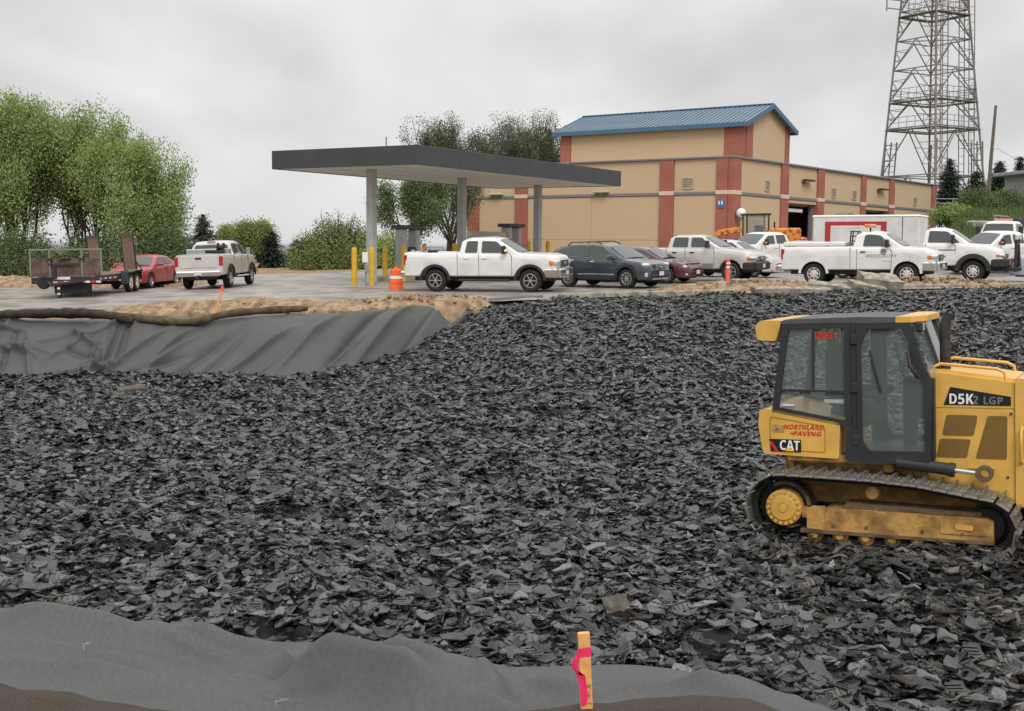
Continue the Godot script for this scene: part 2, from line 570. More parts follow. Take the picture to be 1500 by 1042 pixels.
var crest := [Vector2(-14, 10.0), Vector2(-8, 8.4), Vector2(-4, 6.3), Vector2(-2.52, 5.8), Vector2(-1.77, 5.62), Vector2(-1.08, 5.48), Vector2(-0.53, 5.49), Vector2(-0.3, 5.32), Vector2(0, 5.06), Vector2(0.98, 5.02), Vector2(1.19, 4.77), Vector2(1.5, 4.3), Vector2(3, 3.4), Vector2(6, 2.4), Vector2(14, 1.0)]
func near_crest(x: float) -> float:
	return curve(crest, x)
func far_toe(x: float) -> float:
	return 32.9 + 5.7 * smoothstep(-6.0, 1.0, x) + 0.3 * sin(x * 0.7)
func near_y(x: float) -> float:
	return -0.06 + 0.02 * sin(x * 2.1)
const FLOOR := -1.95
func ground_y(x: float, d: float) -> float:
	var c := near_crest(x)
	if d < 20.0:
		return lerpf(near_y(x), FLOOR, smoothstep(c + 0.05, c + 2.3, d))
	var f := far_toe(x)
	return lerpf(FLOOR, lot(x, d), smoothstep(f - 0.3, f + 2.3, d)) if d < f + 2.3 else lot(x, d)

var fill_noise := FastNoiseLite.new()
func fill_y(x: float, d: float) -> float:
	var n := fill_noise.get_noise_2d(x * 9.0, d * 9.0) * 0.16 + fill_noise.get_noise_2d(x * 30.0 + 50.0, d * 30.0) * 0.03
	var t := smoothstep(26.0, 38.5, d + 1.2 * sin(x * 0.5)) * smoothstep(-7.0, 1.5, x + (d - 36.0) * 0.2)
	t += 0.1 * smoothstep(24.0, 28.0, d) * smoothstep(-4.0, 2.0, x) * (1.0 - t)
	return lerpf(-1.76, lot(x, maxf(d, 38.0)) - 0.05, minf(t, 1.0)) + n * (1.0 - 0.4 * t)

func build_ground() -> void:
	fill_noise.seed = 3
	fill_noise.frequency = 0.04
	fill_noise.fractal_octaves = 3
	# uneven spacing: fine near the pit, coarse far away
	var xs := PackedFloat32Array()
	var x := -64.0
	while x <= 66.0:
		xs.append(x)
		x += 0.5 if absf(x) < 26.0 else 2.0
	var ds := PackedFloat32Array()
	var d := -4.0
	while d <= 150.0:
		ds.append(d)
		d += 0.4 if d < 45.0 else 1.0 if d < 70.0 else 3.0
	var rough := FastNoiseLite.new()
	rough.seed = 8
	rough.frequency = 0.35
	var gr := put(grid(xs.size(), ds.size(), func(i: int, j: int): return Vector3(xs[i], ground_y(xs[i], ds[j]) + (rough.get_noise_2d(xs[i], ds[j]) * 0.05 if ds[j] > 36.5 else (-0.38 if ds[j] > 29.0 else -0.2)), -ds[j])), "ground", M.sand)
	structure(gr, "bare sandy ground of the work yard")
	# the land around, out to the horizon
	var ring := nst()
	ring.set_smooth_group(1)
	var inner := [Vector3(-63.9, -0.02, 3.9), Vector3(65.9, -0.02, 3.9), Vector3(65.9, 0.2, -149.5), Vector3(-63.9, -0.2, -149.5)]
	var outer := [Vector3(-1600, -3, 500), Vector3(1600, -3, 500), Vector3(1600, -6, -1800), Vector3(-1600, -6, -1800)]
	for k in 4:
		var k2 := (k + 1) % 4
		quad(ring, inner[k], inner[k2], outer[k2], outer[k])
	structure(obj(ring, "land", M.grass_ground), "open grassland reaching to the horizon")
	# the soil bank the photographer stands on
	var clods := FastNoiseLite.new()
	clods.seed = 21
	clods.frequency = 3.0
	clods.fractal_octaves = 4
	var soil := put(grid(150, 70, func(i: int, j: int):
		var px := -7.5 + 15.0 * i / 149.0
		var e := soil_edge(px)
		var dd := lerpf(-1.0, e, pow(j / 69.0, 0.6))
		var hump := 0.05 * smoothstep(e, e - 0.35, dd) - 0.34 * smoothstep(e - 0.14, e, dd)
		return Vector3(px, near_y(px) + 0.24 + hump + clods.get_noise_2d(px, dd) * 0.03, -dd)), "soil_bank", M.soil)
	structure(soil, "dark brown loose soil on the bank edge")
	# asphalt and kerb
	var edge_pts := [Vector2(-40, 36.8), Vector2(-17, 36.9), Vector2(-13, 38.2), Vector2(-9.5, 40.0), Vector2(-5, 39.3), Vector2(1, 39.6), Vector2(5, 41.0), Vector2(40, 41.3)]
	var road := put(grid(190, 60, func(i: int, j: int):
		var px := -40.0 + 75.0 * i / 189.0
		var dd := lerpf(curve(edge_pts, px) + 0.12 * sin(px * 3.0), 60.0 + 0.35 * (px + 40.0), pow(j / 59.0, 1.3))
		return Vector3(px, lot(px, dd) + 0.055, -dd)), "asphalt_lot", M.asphalt)
	structure(road, "damp dusty asphalt of the parking lot")

func soil_edge(x: float) -> float:
	return curve([Vector2(-8, 6.8), Vector2(-2.46, 4.62), Vector2(-1.14, 4.3), Vector2(-0.8, 4.16), Vector2(-0.3, 4.14), Vector2(0.0, 4.24), Vector2(0.3, 4.36), Vector2(0.6, 4.4), Vector2(0.9, 4.34), Vector2(1.2, 4.1), Vector2(3, 3.0), Vector2(8, 1.5)], x)

# ---------------------------------------------------------------- shredded rubber
func chip(st: SurfaceTool, r: RandomNumberGenerator, o: Vector3, tone: float, size := 1.0) -> void:
	var L := r.randf_range(0.08, 0.22) * size
	var W := r.randf_range(0.05, 0.13) * size
	var th := r.randf_range(0.006, 0.016) * sqrt(size)
	if r.randf() < 0.1:
		L *= 1.45
		W *= 0.5
	var xf := Transform3D(chip_basis(r, L), o)
	var bend := 1.0 / maxf(1.0, L * L * 28.0)
	var k1 := r.randf_range(-4.5, 4.5) * bend
	var k2 := r.randf_range(-6.0, 6.0) * bend
	var tw := r.randf_range(-4.0, 4.0) * bend
	var nx := 4
	var nz := 3
	var top := []
	var bot := []
	for j in nz:
		for i in nx:
			var u := (float(i) / (nx - 1) - 0.5)
			var v := (float(j) / (nz - 1) - 0.5)
			var rim := i == 0 or j == 0 or i == nx - 1 or j == nz - 1
			var corner := (i == 0 or i == nx - 1) and (j == 0 or j == nz - 1)
			var f := r.randf_range(0.35, 1.0) if corner else (r.randf_range(0.62, 1.25) if rim else 1.0)
			var px := u * L * f + r.randf_range(-0.012, 0.012)
			var pz := v * W * f + r.randf_range(-0.01, 0.01)
			var py := k1 * px * px + k2 * pz * pz + tw * px * pz + r.randf_range(-0.004, 0.004)
			top.append(xf * Vector3(px, py + th * 0.5, pz))
			bot.append(xf * Vector3(px, py - th * 0.5, pz))
	var warm := r.randf_range(-0.05, 0.07) if r.randf() < 0.97 else r.randf_range(0.1, 0.2)
	st.set_color(Color(tone * (1.0 + warm), tone, tone * (1.0 - warm)))
	for j in nz - 1:
		for i in nx - 1:
			var a := j * nx + i
			quad(st, top[a], top[a + 1], top[a + nx + 1], top[a + nx])
			quad(st, bot[a], bot[a + nx], bot[a + nx + 1], bot[a + 1])
	var loop := []
	for i in nx: loop.append(i)
	for j in range(1, nz): loop.append(j * nx + nx - 1)
	for i in range(nx - 2, -1, -1): loop.append((nz - 1) * nx + i)
	for j in range(nz - 2, 0, -1): loop.append(j * nx)
	for k in loop.size():
		var a2: int = loop[k]
		var b2: int = loop[(k + 1) % loop.size()]
		quad(st, top[a2], bot[a2], bot[b2], top[b2])
	if r.randf() < 0.13:       # tread blocks left on the strip
		for q in 4:
			var u2 := (q - 1.5) / 4.0 * L * 0.8
			box(st, xf * Vector3(u2, k1 * u2 * u2 + th * 0.5 + 0.004, 0), Vector3(L * 0.12, 0.012, W * 0.7), xf.basis)

func chip_tone(r: RandomNumberGenerator) -> float:
	var t := r.randf()
	if t < 0.4: return r.randf_range(0.01, 0.028)
	if t < 0.76: return r.randf_range(0.03, 0.075)
	return r.randf_range(0.075, 0.16)

func chip_basis(r: RandomNumberGenerator, len: float) -> Basis:
	var tilt := minf(absf(r.randfn(0.0, 0.46)), 0.95) * clampf(0.14 / len, 0.3, 1.0)
	return Basis(Vector3.UP, r.randf() * TAU) * Basis(Vector3.RIGHT, tilt) * Basis(Vector3.UP, r.randf() * TAU)

func fill_shows(x: float, d: float) -> bool:
	return fill_y(x, d) > ground_y(x, d) - 0.3 and d < far_toe(x) + 2.6

func build_fill() -> void:
	var fill := Node3D.new()
	fill.name = "shredded_tyre_fill"
	add_child(fill)
	structure(fill, "black shredded tyre rubber filling the pit floor and heaped into a bank")
	var xs := 150
	var ds := 170
	var bed := grid(xs, ds, func(i: int, j: int):
		var d := lerpf(5.4, 40.6, j / float(ds - 1))
		var half := 6.0 + d * 0.55
		var x := lerpf(-half, half, i / float(xs - 1))
		return Vector3(x, fill_y(x, d) - 0.1, -d))
	put(bed, "fill_bed", M.rubber_bed, fill)
	var r := RandomNumberGenerator.new()
	r.seed = 77
	# clumps of loose pieces spread over the whole bed
	var st := nst()
	for k in 190:
		var size := r.randf_range(1.3, 1.8) if k < 8 else (1.0 + absf(r.randfn(0.0, 0.25)) if k < 105 else r.randf_range(0.3, 0.7))
		chip(st, r, Vector3(r.randf_range(-0.54, 0.54), r.randf_range(-0.03, 0.085), r.randf_range(-0.54, 0.54)), chip_tone(r), size)
	st.generate_normals()
	var clump := st.commit()
	var places: Array[Transform3D] = []
	var tones: Array[Color] = []
	var d := 5.6
	var step := 1.0
	while d < 41.0:
		var half := 4.0 + d * 0.52
		var x := -half
		while x < half:
			var px := x + r.randf_range(-0.06, 0.06)
			var pd := d + r.randf_range(-0.06, 0.06)
			if fill_shows(px, pd):
				var e := 0.3
				var nrm := Vector3(-(fill_y(px + e, pd) - fill_y(px - e, pd)) / (2 * e), 1.0, (fill_y(px, pd + e) - fill_y(px, pd - e)) / (2 * e)).normalized()
				var b := Basis(Quaternion(Vector3.UP, nrm)) * Basis(Vector3.UP, (r.randi() % 4) * PI / 2.0 + r.randf_range(-0.15, 0.15)) * Basis(Vector3.RIGHT, r.randf_range(-0.04, 0.04))
				var s := r.randf_range(0.96, 1.08)
				places.append(Transform3D(b.scaled(Vector3(s, s, s)), Vector3(px, fill_y(px, pd) + r.randf_range(-0.02, 0.03), -pd)))
				var g := r.randf_range(0.9, 1.12)
				tones.append(Color(g, g, g))
			x += step
		d += step
	var mm := MultiMesh.new()
	mm.transform_format = MultiMesh.TRANSFORM_3D
	mm.use_colors = true
	mm.mesh = clump
	mm.instance_count = places.size()
	for k in places.size():
		mm.set_instance_transform(k, places[k])
		mm.set_instance_color(k, tones[k])
	var mi := MultiMeshInstance3D.new()
	mi.name = "loose_rubber"
	mi.multimesh = mm
	mi.material_override = M.rubber
	mi.set_meta("kind", "stuff")
	fill.add_child(mi, true)
	# the pieces that show largest, each on its own
	var kinds := []
	for k in 24:
		var s2 := nst()
		chip(s2, r, Vector3.ZERO, chip_tone(r) * 1.15, r.randf_range(0.9, 2.1))
		s2.generate_normals()
		kinds.append(s2.commit())
	var made := 0
	var tries := 0
	while made < 290 and tries < 4000:
		tries += 1
		var pd2 := 8.6 + 5.5 * pow(r.randf(), 1.2)
		var px2 := r.randf_range(-0.42, 0.43) * pd2
		var sight := near_crest(px2 * near_crest(px2) / pd2)
		# behind the crest of the bank nothing shows
		if (cam_h - near_y(0.0)) / sight * pd2 < cam_h - fill_y(px2, pd2) - 0.12 or not fill_shows(px2, pd2): continue
		var o := put(kinds[made % 24], "rubber_chip", M.rubber, fill)
		o.transform = Transform3D(Basis(Vector3.UP, r.randf() * TAU) * Basis(Vector3.RIGHT, r.randfn(0.0, 0.15)), Vector3(px2, fill_y(px2, pd2) + r.randf_range(0.05, 0.1), -pd2))
		made += 1

# ---------------------------------------------------------------- geotextile
# creases: each a line with a height and a width; cloth stands up along it
func crease_at(list: Array, p: Vector2) -> float:
	var h := 0.0
	for c in list:
		var a: Vector2 = c[0]
		var d: Vector2 = c[1]
		var q := p - a
		if absf(q.x - d.x * 0.5) > absf(d.x) * 0.5 + 0.7: continue
		var t := clampf(q.dot(d) / d.length_squared(), 0.0, 1.0)
		var r: float = (q - d * t).length() / c[3]
		if r < 5.0: h += c[2] * exp(1.0 - sqrt(1.0 + 1.6 * r * r)) * minf(1.0, (0.15 + 4.0 * t * (1.0 - t)))
	return h

func build_fabric() -> void:
	var n1 := FastNoiseLite.new()
	n1.seed = 4
	n1.frequency = 0.22
	n1.fractal_octaves = 2
	var n2 := FastNoiseLite.new()
	n2.seed = 9
	n2.frequency = 0.5
	n2.fractal_octaves = 3
	var r := RandomNumberGenerator.new()
	r.seed = 19
	# far bank: pulled diagonal folds at one end, slack crumples at the other
	var lines := []
	var x := -11.0
	while x < 0.5:
		var lean := r.randf_range(1.2, 2.6)
		var s0 := r.randf_range(0.2, 1.2)
		lines.append([Vector2(x - 1.0, s0), Vector2(lean, r.randf_range(1.6, 2.6)), r.randf_range(0.08, 0.26) * (1.0 if r.randf() < 0.75 else -0.7), r.randf_range(0.04, 0.1)])
		x += r.randf_range(0.2, 0.9)
	for k in 46:
		var ang := r.randf_range(-0.6, 0.8) if k % 3 else r.randf_range(1.0, 2.0)
		var len := r.randf_range(0.8, 2.6)
		lines.append([Vector2(r.randf_range(-20.0, -10.6), r.randf_range(0.4, 3.0)), Vector2(cos(ang), sin(ang)) * len, r.randf_range(0.1, 0.24) * (1.0 if r.randf() < 0.7 else -0.8), r.randf_range(0.04, 0.09)])
	# the gathered pleat where two sheets overlap
	for k in 4:
		lines.append([Vector2(-11.2 + 0.16 * k, 0.3), Vector2(0.1 - 0.06 * k, 2.7), 0.16 if k % 2 == 0 else -0.12, 0.06])
	var far := put(grid(560, 110, func(i: int, j: int):
		var px := -26.0 + 27.0 * i / 559.0
		var t := j / 109.0
		var f := far_toe(px)
		var d := lerpf(f - 0.9, f + 2.9, t)
		var p := Vector3(px, ground_y(px, d) + 0.06, -d)
		var a := 0.12 * n1.get_noise_2d(px, t * 3.8) + 0.05 * n2.get_noise_2d(px * 1.5, t * 6.0) + crease_at(lines, Vector2(px, t * 3.8))
		var lim := smoothstep(0.0, 0.15, t) * smoothstep(1.0, 0.9, t)
		return p + Vector3(0, 0.7, 0.7) * (a * lim + 0.03)), "geotextile_sheet", M.fabric)
	tag(far, "wrinkled black geotextile draped down the far pit wall below the trailer", "geotextile")
	# near bank
	var folds := [[Vector2(-0.98, 5.14), Vector2(0.8, -0.46), 0.27, 0.085], [Vector2(-0.84, 5.42), Vector2(-0.15, -0.34), -0.16, 0.07], [Vector2(-0.62, 5.45), Vector2(0.46, -0.62), 0.15, 0.08], [Vector2(-0.13, 5.06), Vector2(0.1, -0.36), 0.12, 0.06], [Vector2(0.04, 5.0), Vector2(0.34, -0.2), 0.08, 0.05],
		[Vector2(-2.7, 5.8), Vector2(1.2, -0.34), 0.1, 0.07], [Vector2(-2.4, 5.35), Vector2(1.0, -0.12), 0.06, 0.07], [Vector2(-1.6, 5.6), Vector2(0.75, -0.3), 0.11, 0.06], [Vector2(-1.95, 5.1), Vector2(0.8, -0.1), 0.05, 0.06], [Vector2(0.7, 5.0), Vector2(0.35, -0.25), 0.07, 0.05]]
	for k in 26:
		var ang := r.randf_range(-0.5, 0.35)
		folds.append([Vector2(r.randf_range(-3.0, 1.0), r.randf_range(4.7, 5.9)), Vector2(cos(ang), sin(ang)) * r.randf_range(0.3, 0.9), r.randf_range(0.015, 0.045) * (1.0 if r.randf() < 0.6 else -1.0), r.randf_range(0.02, 0.05)])
	var near := put(grid(420, 130, func(i: int, j: int):
		var px := -6.0 + 12.0 * i / 419.0
		var t := j / 129.0
		var c := near_crest(px)
		var e := soil_edge(px) - 0.3
		var d := lerpf(e, c, t / 0.7) if t < 0.7 else lerpf(c, c + 2.0, (t - 0.7) / 0.3)
		var y := ground_y(px, d) + 0.03
		var sag := n2.get_noise_2d(px * 1.1 - d * 0.8, d * 1.6 + px * 0.5) * 0.06
		var k := smoothstep(0.05, 0.3, t)
		return Vector3(px, y + (sag + crease_at(folds, Vector2(px, d))) * k, -d)), "geotextile_sheet", M.fabric)
	tag(near, "dark grey geotextile folded over the soil bank beside the wooden stake", "geotextile")
# ---------------------------------------------------------------- the service building
func panel(called: String, o: Vector3, size: Vector3, m: Material, parent: Node3D, ch := 0.02) -> MeshInstance3D:
	var st := nst()
	cbox(st, o, size, ch)
	return obj(st, called, m, parent)

func build_station() -> void:
	var b := thing("service_building", "tan service garage with red pilasters and a raised blue metal gable roof", "building", Vector3(15.0, 0, -85), deg_to_rad(53.0))
	var y0 := 0.4
	var yb := 5.62            # underside of the mid band
	var yt := 8.12            # underside of the parapet cap
	var LEN := 42.3
	var DEP := 23.3
	# local axes: x runs along the garage-door side, -z along the blank side
	var core := nst()
	# hollow shell set behind the panels: back and far walls, roof deck
	box(core, Vector3(LEN * 0.5, yt - 0.25, -DEP * 0.5), Vector3(LEN - 0.6, 0.2, DEP - 0.6))
	box(core, Vector3(LEN * 0.5, (y0 + yt) * 0.5, -DEP + 0.15), Vector3(LEN, yt - y0, 0.3))
	box(core, Vector3(LEN - 0.15, (y0 + yt) * 0.5, -DEP * 0.5), Vector3(0.3, yt - y0, DEP - 0.7))
	obj(core, "shell", M.stucco, b)
	var floor_st := nst()
	box(floor_st, Vector3(LEN * 0.5, 1.1, -DEP * 0.5), Vector3(LEN - 0.7, 0.1, DEP - 0.7))
	obj(floor_st, "garage_floor", M.concrete, b)
	# partition so that the open bays look into a dark garage
	var part := nst()
	box(part, Vector3(LEN * 0.5, (y0 + yt) * 0.5, -12.0), Vector3(LEN - 0.7, yt - y0, 0.2))
	obj(part, "inner_wall", M.garage_lining, b)
	# --- garage side (z = 0)
	var pil := [[0.0, 1.09], [7.69, 8.88], [14.25, 15.5], [23.3, 24.3], [29.9, 31.0], [41.1, 42.3]]
	var doors := [[8.88, 14.25, 5.36], [24.3, 29.9, 5.33]]
	for k in pil.size():
		var p: Array = pil[k]
		panel("pilaster", Vector3((p[0] + p[1]) * 0.5, (y0 + yb) * 0.5, -0.1), Vector3(p[1] - p[0], yb - y0, 0.5), M.brick_red, b)
		panel("pilaster", Vector3((p[0] + p[1]) * 0.5, (yb + 0.3 + yt) * 0.5, -0.1), Vector3(p[1] - p[0], yt - yb - 0.3, 0.5), M.brick_red, b)
		panel("band_block", Vector3((p[0] + p[1]) * 0.5, yb + 0.15, -0.09), Vector3(p[1] - p[0] + 0.04, 0.296, 0.56), M.trim_cream, b)
		if k == pil.size() - 1: break
		var a: float = p[1]
		var e: float = pil[k + 1][0]
		var door = null
		for d in doors:
			if absf(d[0] - a) < 0.1: door = d
		panel("wall_panel", Vector3((a + e) * 0.5, (yb + 0.2 + yt) * 0.5, -0.15), Vector3(e - a - 0.004, yt - yb - 0.2, 0.3), M.stucco, b)
		panel("band", Vector3((a + e) * 0.5, yb + 0.1, -0.1), Vector3(e - a - 0.004, 0.19, 0.34), M.trim_blue, b)
		if door == null:
			panel("wall_panel", Vector3((a + e) * 0.5, (y0 + yb) * 0.5, -0.15), Vector3(e - a - 0.004, yb - y0, 0.3), M.stucco, b)
		else:
			var dt: float = door[2]
			panel("door_lintel", Vector3((a + e) * 0.5, (dt + yb) * 0.5, -0.15), Vector3(e - a - 0.004, yb - dt, 0.3), M.stucco, b)
			var frame := node("garage_door", b)
			# the door is rolled up under the lintel
			var roll := nst()
			cyl(roll, Vector3(a + 0.3, dt + 0.12, -0.75), Vector3(e - 0.3, dt + 0.12, -0.75), 0.3, 16)
			obj(roll, "rolled_door", M.grey_metal, frame)
			panel("door_jamb", Vector3(a + 0.12, (y0 + dt) * 0.5, -0.4), Vector3(0.24, dt - y0, 0.3), M.trim_blue, frame)
			panel("door_jamb", Vector3(e - 0.12, (y0 + dt) * 0.5, -0.4), Vector3(0.24, dt - y0, 0.3), M.trim_blue, frame)
			panel("strip_lamp", Vector3((a + e) * 0.5 - 0.3, dt - 0.5, -0.42), Vector3(2.6, 0.26, 0.12), M.white_plastic, frame)
	panel("parapet_cap", Vector3(LEN * 0.5, yt + 0.07, -0.12), Vector3(LEN + 0.1, 0.14, 0.62), M.trim_blue, b)
	for v in [[5.1, 5.8], [17.15, 18.0], [21.5, 22.35], [36.2, 37.0]]:
		louvre(b, Vector3((v[0] + v[1]) * 0.5, 6.45, 0.0), v[1] - v[0], 0.72, Basis())
	for w in [[11.4, 12.9], [27.0, 28.6]]:
		var lamp := nst()
		cbox(lamp, Vector3((w[0] + w[1]) * 0.5, 7.17, 0.3), Vector3(w[1] - w[0], 0.14, 0.4), 0.03)
		cbox(lamp, Vector3(w[0] + 0.12, 7.02, 0.14), Vector3(0.18, 0.3, 0.26), 0.03)
		obj(lamp, "wall_lamp", mat("lamp_brown", Color(0.09, 0.04, 0.03), 0.6), b)
	# arched hoods over the service doors
	for hx in [18.6, 33.4]:
		var hood := nst()
		var hp := PackedVector2Array()
		for k in 9: hp.append(Vector2(-cos(PI * k / 8.0) * 1.45, sin(PI * k / 8.0) * 1.0))
		prism(hood, hp, Vector3(hx, 3.9, 0.01), Vector3.RIGHT, Vector3.UP, Vector3(0, 0, 1.1))
		obj(hood, "door_hood", M.grey_metal, b)
	# --- blank side (x = 0)
	var lp := [[1.17, 0.35], [5.67, 4.56], [18.57, 17.41], [23.3, 22.2]]
	for k in lp.size():
		var z: float = -(lp[k][0] + lp[k][1]) * 0.5
		var w: float = lp[k][0] - lp[k][1]
		if k == 0:
			z = -(1.17 + 0.351) * 0.5
			w = 1.17 - 0.351
		panel("pilaster", Vector3(0.1, (y0 + yb) * 0.5, z), Vector3(0.5, yb - y0, w), M.brick_red, b)
		panel("pilaster", Vector3(0.1, (yb + 0.3 + yt) * 0.5, z), Vector3(0.5, yt - yb - 0.3, w), M.brick_red, b)
		panel("band_block", Vector3(0.09, yb + 0.15, z), Vector3(0.56, 0.296, w + 0.04), M.trim_cream, b)
		if k == lp.size() - 1: break
		var z0: float = -lp[k][0]
		var z1: float = -lp[k + 1][1]
		var zl := z0 - z1 - 0.004
		panel("wall_panel", Vector3(0.15, (yb + 0.2 + yt) * 0.5, (z0 + z1) * 0.5), Vector3(0.3, yt - yb - 0.2, zl), M.stucco, b)
		panel("band", Vector3(0.1, yb + 0.1, (z0 + z1) * 0.5), Vector3(0.34, 0.19, zl), M.trim_blue, b)
		# two courses of lower panels with an open joint between
		var nseg := maxi(1, int(round(zl / 5.5)))
		for q in nseg:
			var za := lerpf(z0, z1, float(q) / nseg)
			var zb2 := lerpf(z0, z1, float(q + 1) / nseg)
			panel("wall_panel", Vector3(0.15, (y0 + 2.45) * 0.5, (za + zb2) * 0.5), Vector3(0.3, 2.45 - y0 - 0.012, za - zb2 - 0.016), M.stucco, b)
			panel("wall_panel", Vector3(0.15, (2.45 + yb) * 0.5, (za + zb2) * 0.5), Vector3(0.3, yb - 2.45 - 0.012, za - zb2 - 0.016), M.stucco, b)
	panel("parapet_cap", Vector3(0.12, yt + 0.07, -DEP * 0.5 - 0.2), Vector3(0.62, 0.138, DEP - 0.25), M.trim_blue, b)
	louvre(b, Vector3(0, 6.45, -3.45), 0.85, 0.75, Basis(Vector3.UP, -PI / 2))
	for q in [10.6, 20.4]:
		var wl := nst()
		cbox(wl, Vector3(-0.22, 5.98, -q), Vector3(0.4, 0.12, 1.3), 0.03)
		cbox(wl, Vector3(-0.08, 5.9, -q), Vector3(0.16, 0.2, 0.3), 0.03)
		obj(wl, "wall_lamp", M.beige, b)
	# --- raised hall
	var ux0 := 2.06
	var ux1 := 9.53
	var uz := -15.8
	var ye := 10.72
	var hall := node("raised_hall", b)
	var front := -0.25
	panel("hall_wall", Vector3(ux0 + 0.15, (yt + ye) * 0.5, (front - 1.5 + uz + 0.95) * 0.5), Vector3(0.3, ye - yt, front - 1.5 - uz - 0.95), M.stucco, hall)
	panel("hall_pilaster", Vector3(ux0 + 0.12, (yt + ye) * 0.5, front - 0.75), Vector3(0.4, ye - yt, 1.496), M.brick_red, hall)
	panel("hall_pilaster", Vector3(ux0 + 0.12, (yt + ye) * 0.5, uz + 0.475), Vector3(0.4, ye - yt, 0.945), M.brick_red, hall)
	# gable end: two pilasters and a pentagon between
	var pk := 12.15
	var xm := (ux0 + ux1) * 0.5
	var slope := (pk - ye) / (xm - ux0)
	for s in [[ux0 + 0.33, ux0 + 1.35], [ux1 - 0.75, ux1]]:
		var pg := nst()
		var ya := func(x: float) -> float: return ye + slope * (x - ux0 if x < xm else ux1 - x) - 0.02
		prism(pg, PackedVector2Array([Vector2(s[0], yt - 0.2), Vector2(s[1], yt - 0.2), Vector2(s[1], ya.call(s[1])), Vector2(s[0], ya.call(s[0]))]), Vector3(0, 0, front - 0.35), Vector3.RIGHT, Vector3.UP, Vector3(0, 0, 0.4))
		obj(pg, "hall_pilaster", M.brick_red, hall)
	var gb := nst()
	prism(gb, PackedVector2Array([Vector2(ux0 + 1.354, yt - 0.2), Vector2(ux1 - 0.754, yt - 0.2), Vector2(ux1 - 0.754, ye + slope * 0.75 - 0.02), Vector2(xm, pk - 0.02), Vector2(ux0 + 1.354, ye + slope * 1.35 - 0.02)]), Vector3(0, 0, front - 0.3), Vector3.RIGHT, Vector3.UP, Vector3(0, 0, 0.3))
	obj(gb, "gable_wall", M.stucco, hall)
	panel("hall_wall", Vector3(ux1 - 0.15, (yt + ye) * 0.5, (front + uz) * 0.5 - 0.2), Vector3(0.3, ye - yt, front - uz - 0.5), M.stucco, hall)
	panel("hall_wall", Vector3(xm, (yt + ye) * 0.5 + 0.2, uz + 0.1), Vector3(ux1 - ux0 - 0.8, ye - yt, 0.2), M.stucco, hall)
	var roof := node("gable_roof", b)
	var ov := 0.45
	var zf := front + ov
	var zk := uz - ov
	for s in [-1.0, 1.0]:
		var xe: float = ux0 - ov if s < 0 else ux1 + ov
		var yl := ye - slope * ov
		var st := nst()
		var a := Vector3(xe, yl, zf)
		var c := Vector3(xm, pk, zf)
		var dz := Vector3(0, 0, zk - zf)
		var up := Vector3(0, 0.12, 0)
		quad(st, a + up, c + up, c + dz + up, a + dz + up)
		quad(st, a, a + dz, c + dz, c)
		obj(st, "roof_sheet", M.roof_blue, roof)
		var n := int(absf(dz.z) / 0.4)
		var rib := nst()
		beam(rib, Vector3(xe, yl + 0.15, 0), Vector3(xm, pk + 0.15, 0), 0.05, 0.07)
		rib.generate_normals()
		var rm := rib.commit()
		for k in n + 1:
			var ro := put(rm, "roof_seam", M.roof_blue, roof)
			ro.position.z = lerpf(zf, zk, float(k) / n)
		var fas := nst()
		box(fas, Vector3(xe, yl + 0.0, (zf + zk) * 0.5), Vector3(0.12, 0.3, zf - zk + 0.1))
		obj(fas, "eave_fascia", M.roof_edge, roof)
		for zz in [zf, zk]:
			var rk := nst()
			beam(rk, Vector3(xe, yl, zz), Vector3(xm, pk, zz), 0.1, 0.32)
			obj(rk, "rake_board", M.roof_edge, roof)
	var rid := nst()
	beam(rid, Vector3(xm, pk + 0.17, zf), Vector3(xm, pk + 0.17, zk), 0.3, 0.08, 0.02)
	obj(rid, "ridge_cap", M.roof_edge, roof)
	# blue notice on the corner pilaster
	var sg := thing("wall_sign", "small blue square sign on the red corner pilaster", "sign", b.to_global(Vector3(-0.16, 5.0, -0.75)), b.rotation.y)
	panel("sign_plate", Vector3(-0.03, 0, 0), Vector3(0.05, 0.62, 0.52), M.sign_blue, sg)
	panel("sign_mark", Vector3(-0.062, 0.05, 0.11), Vector3(0.012, 0.26, 0.12), M.white_plastic, sg)
	panel("sign_mark", Vector3(-0.062, 0.05, -0.11), Vector3(0.012, 0.26, 0.12), M.white_plastic, sg)
	# globe lamp on a bracket
	var gl := thing("globe_lamp", "white globe lamp on a bracket at the red corner pilaster", "lamp", b.to_global(Vector3(0.35, 4.25, 0.15)), b.rotation.y)
	var g := nst()
	var gp := []
	for k in 9: gp.append(Vector2(sin(PI * k / 8.0) * 0.34, -cos(PI * k / 8.0) * 0.34))
	lathe(g, Vector3(0, 0.1, 0.4), Vector3.UP, gp, 16)
	obj(g, "globe", M.white_plastic, gl)
	var br := nst()
	cyl(br, Vector3(0, -0.42, 0.4), Vector3(0, -0.2, 0.4), 0.16, 12, 0.24)
	beam(br, Vector3(0, -0.3, 0.0), Vector3(0, -0.3, 0.4), 0.08, 0.08)
	obj(br, "bracket", M.grey_metal, gl)

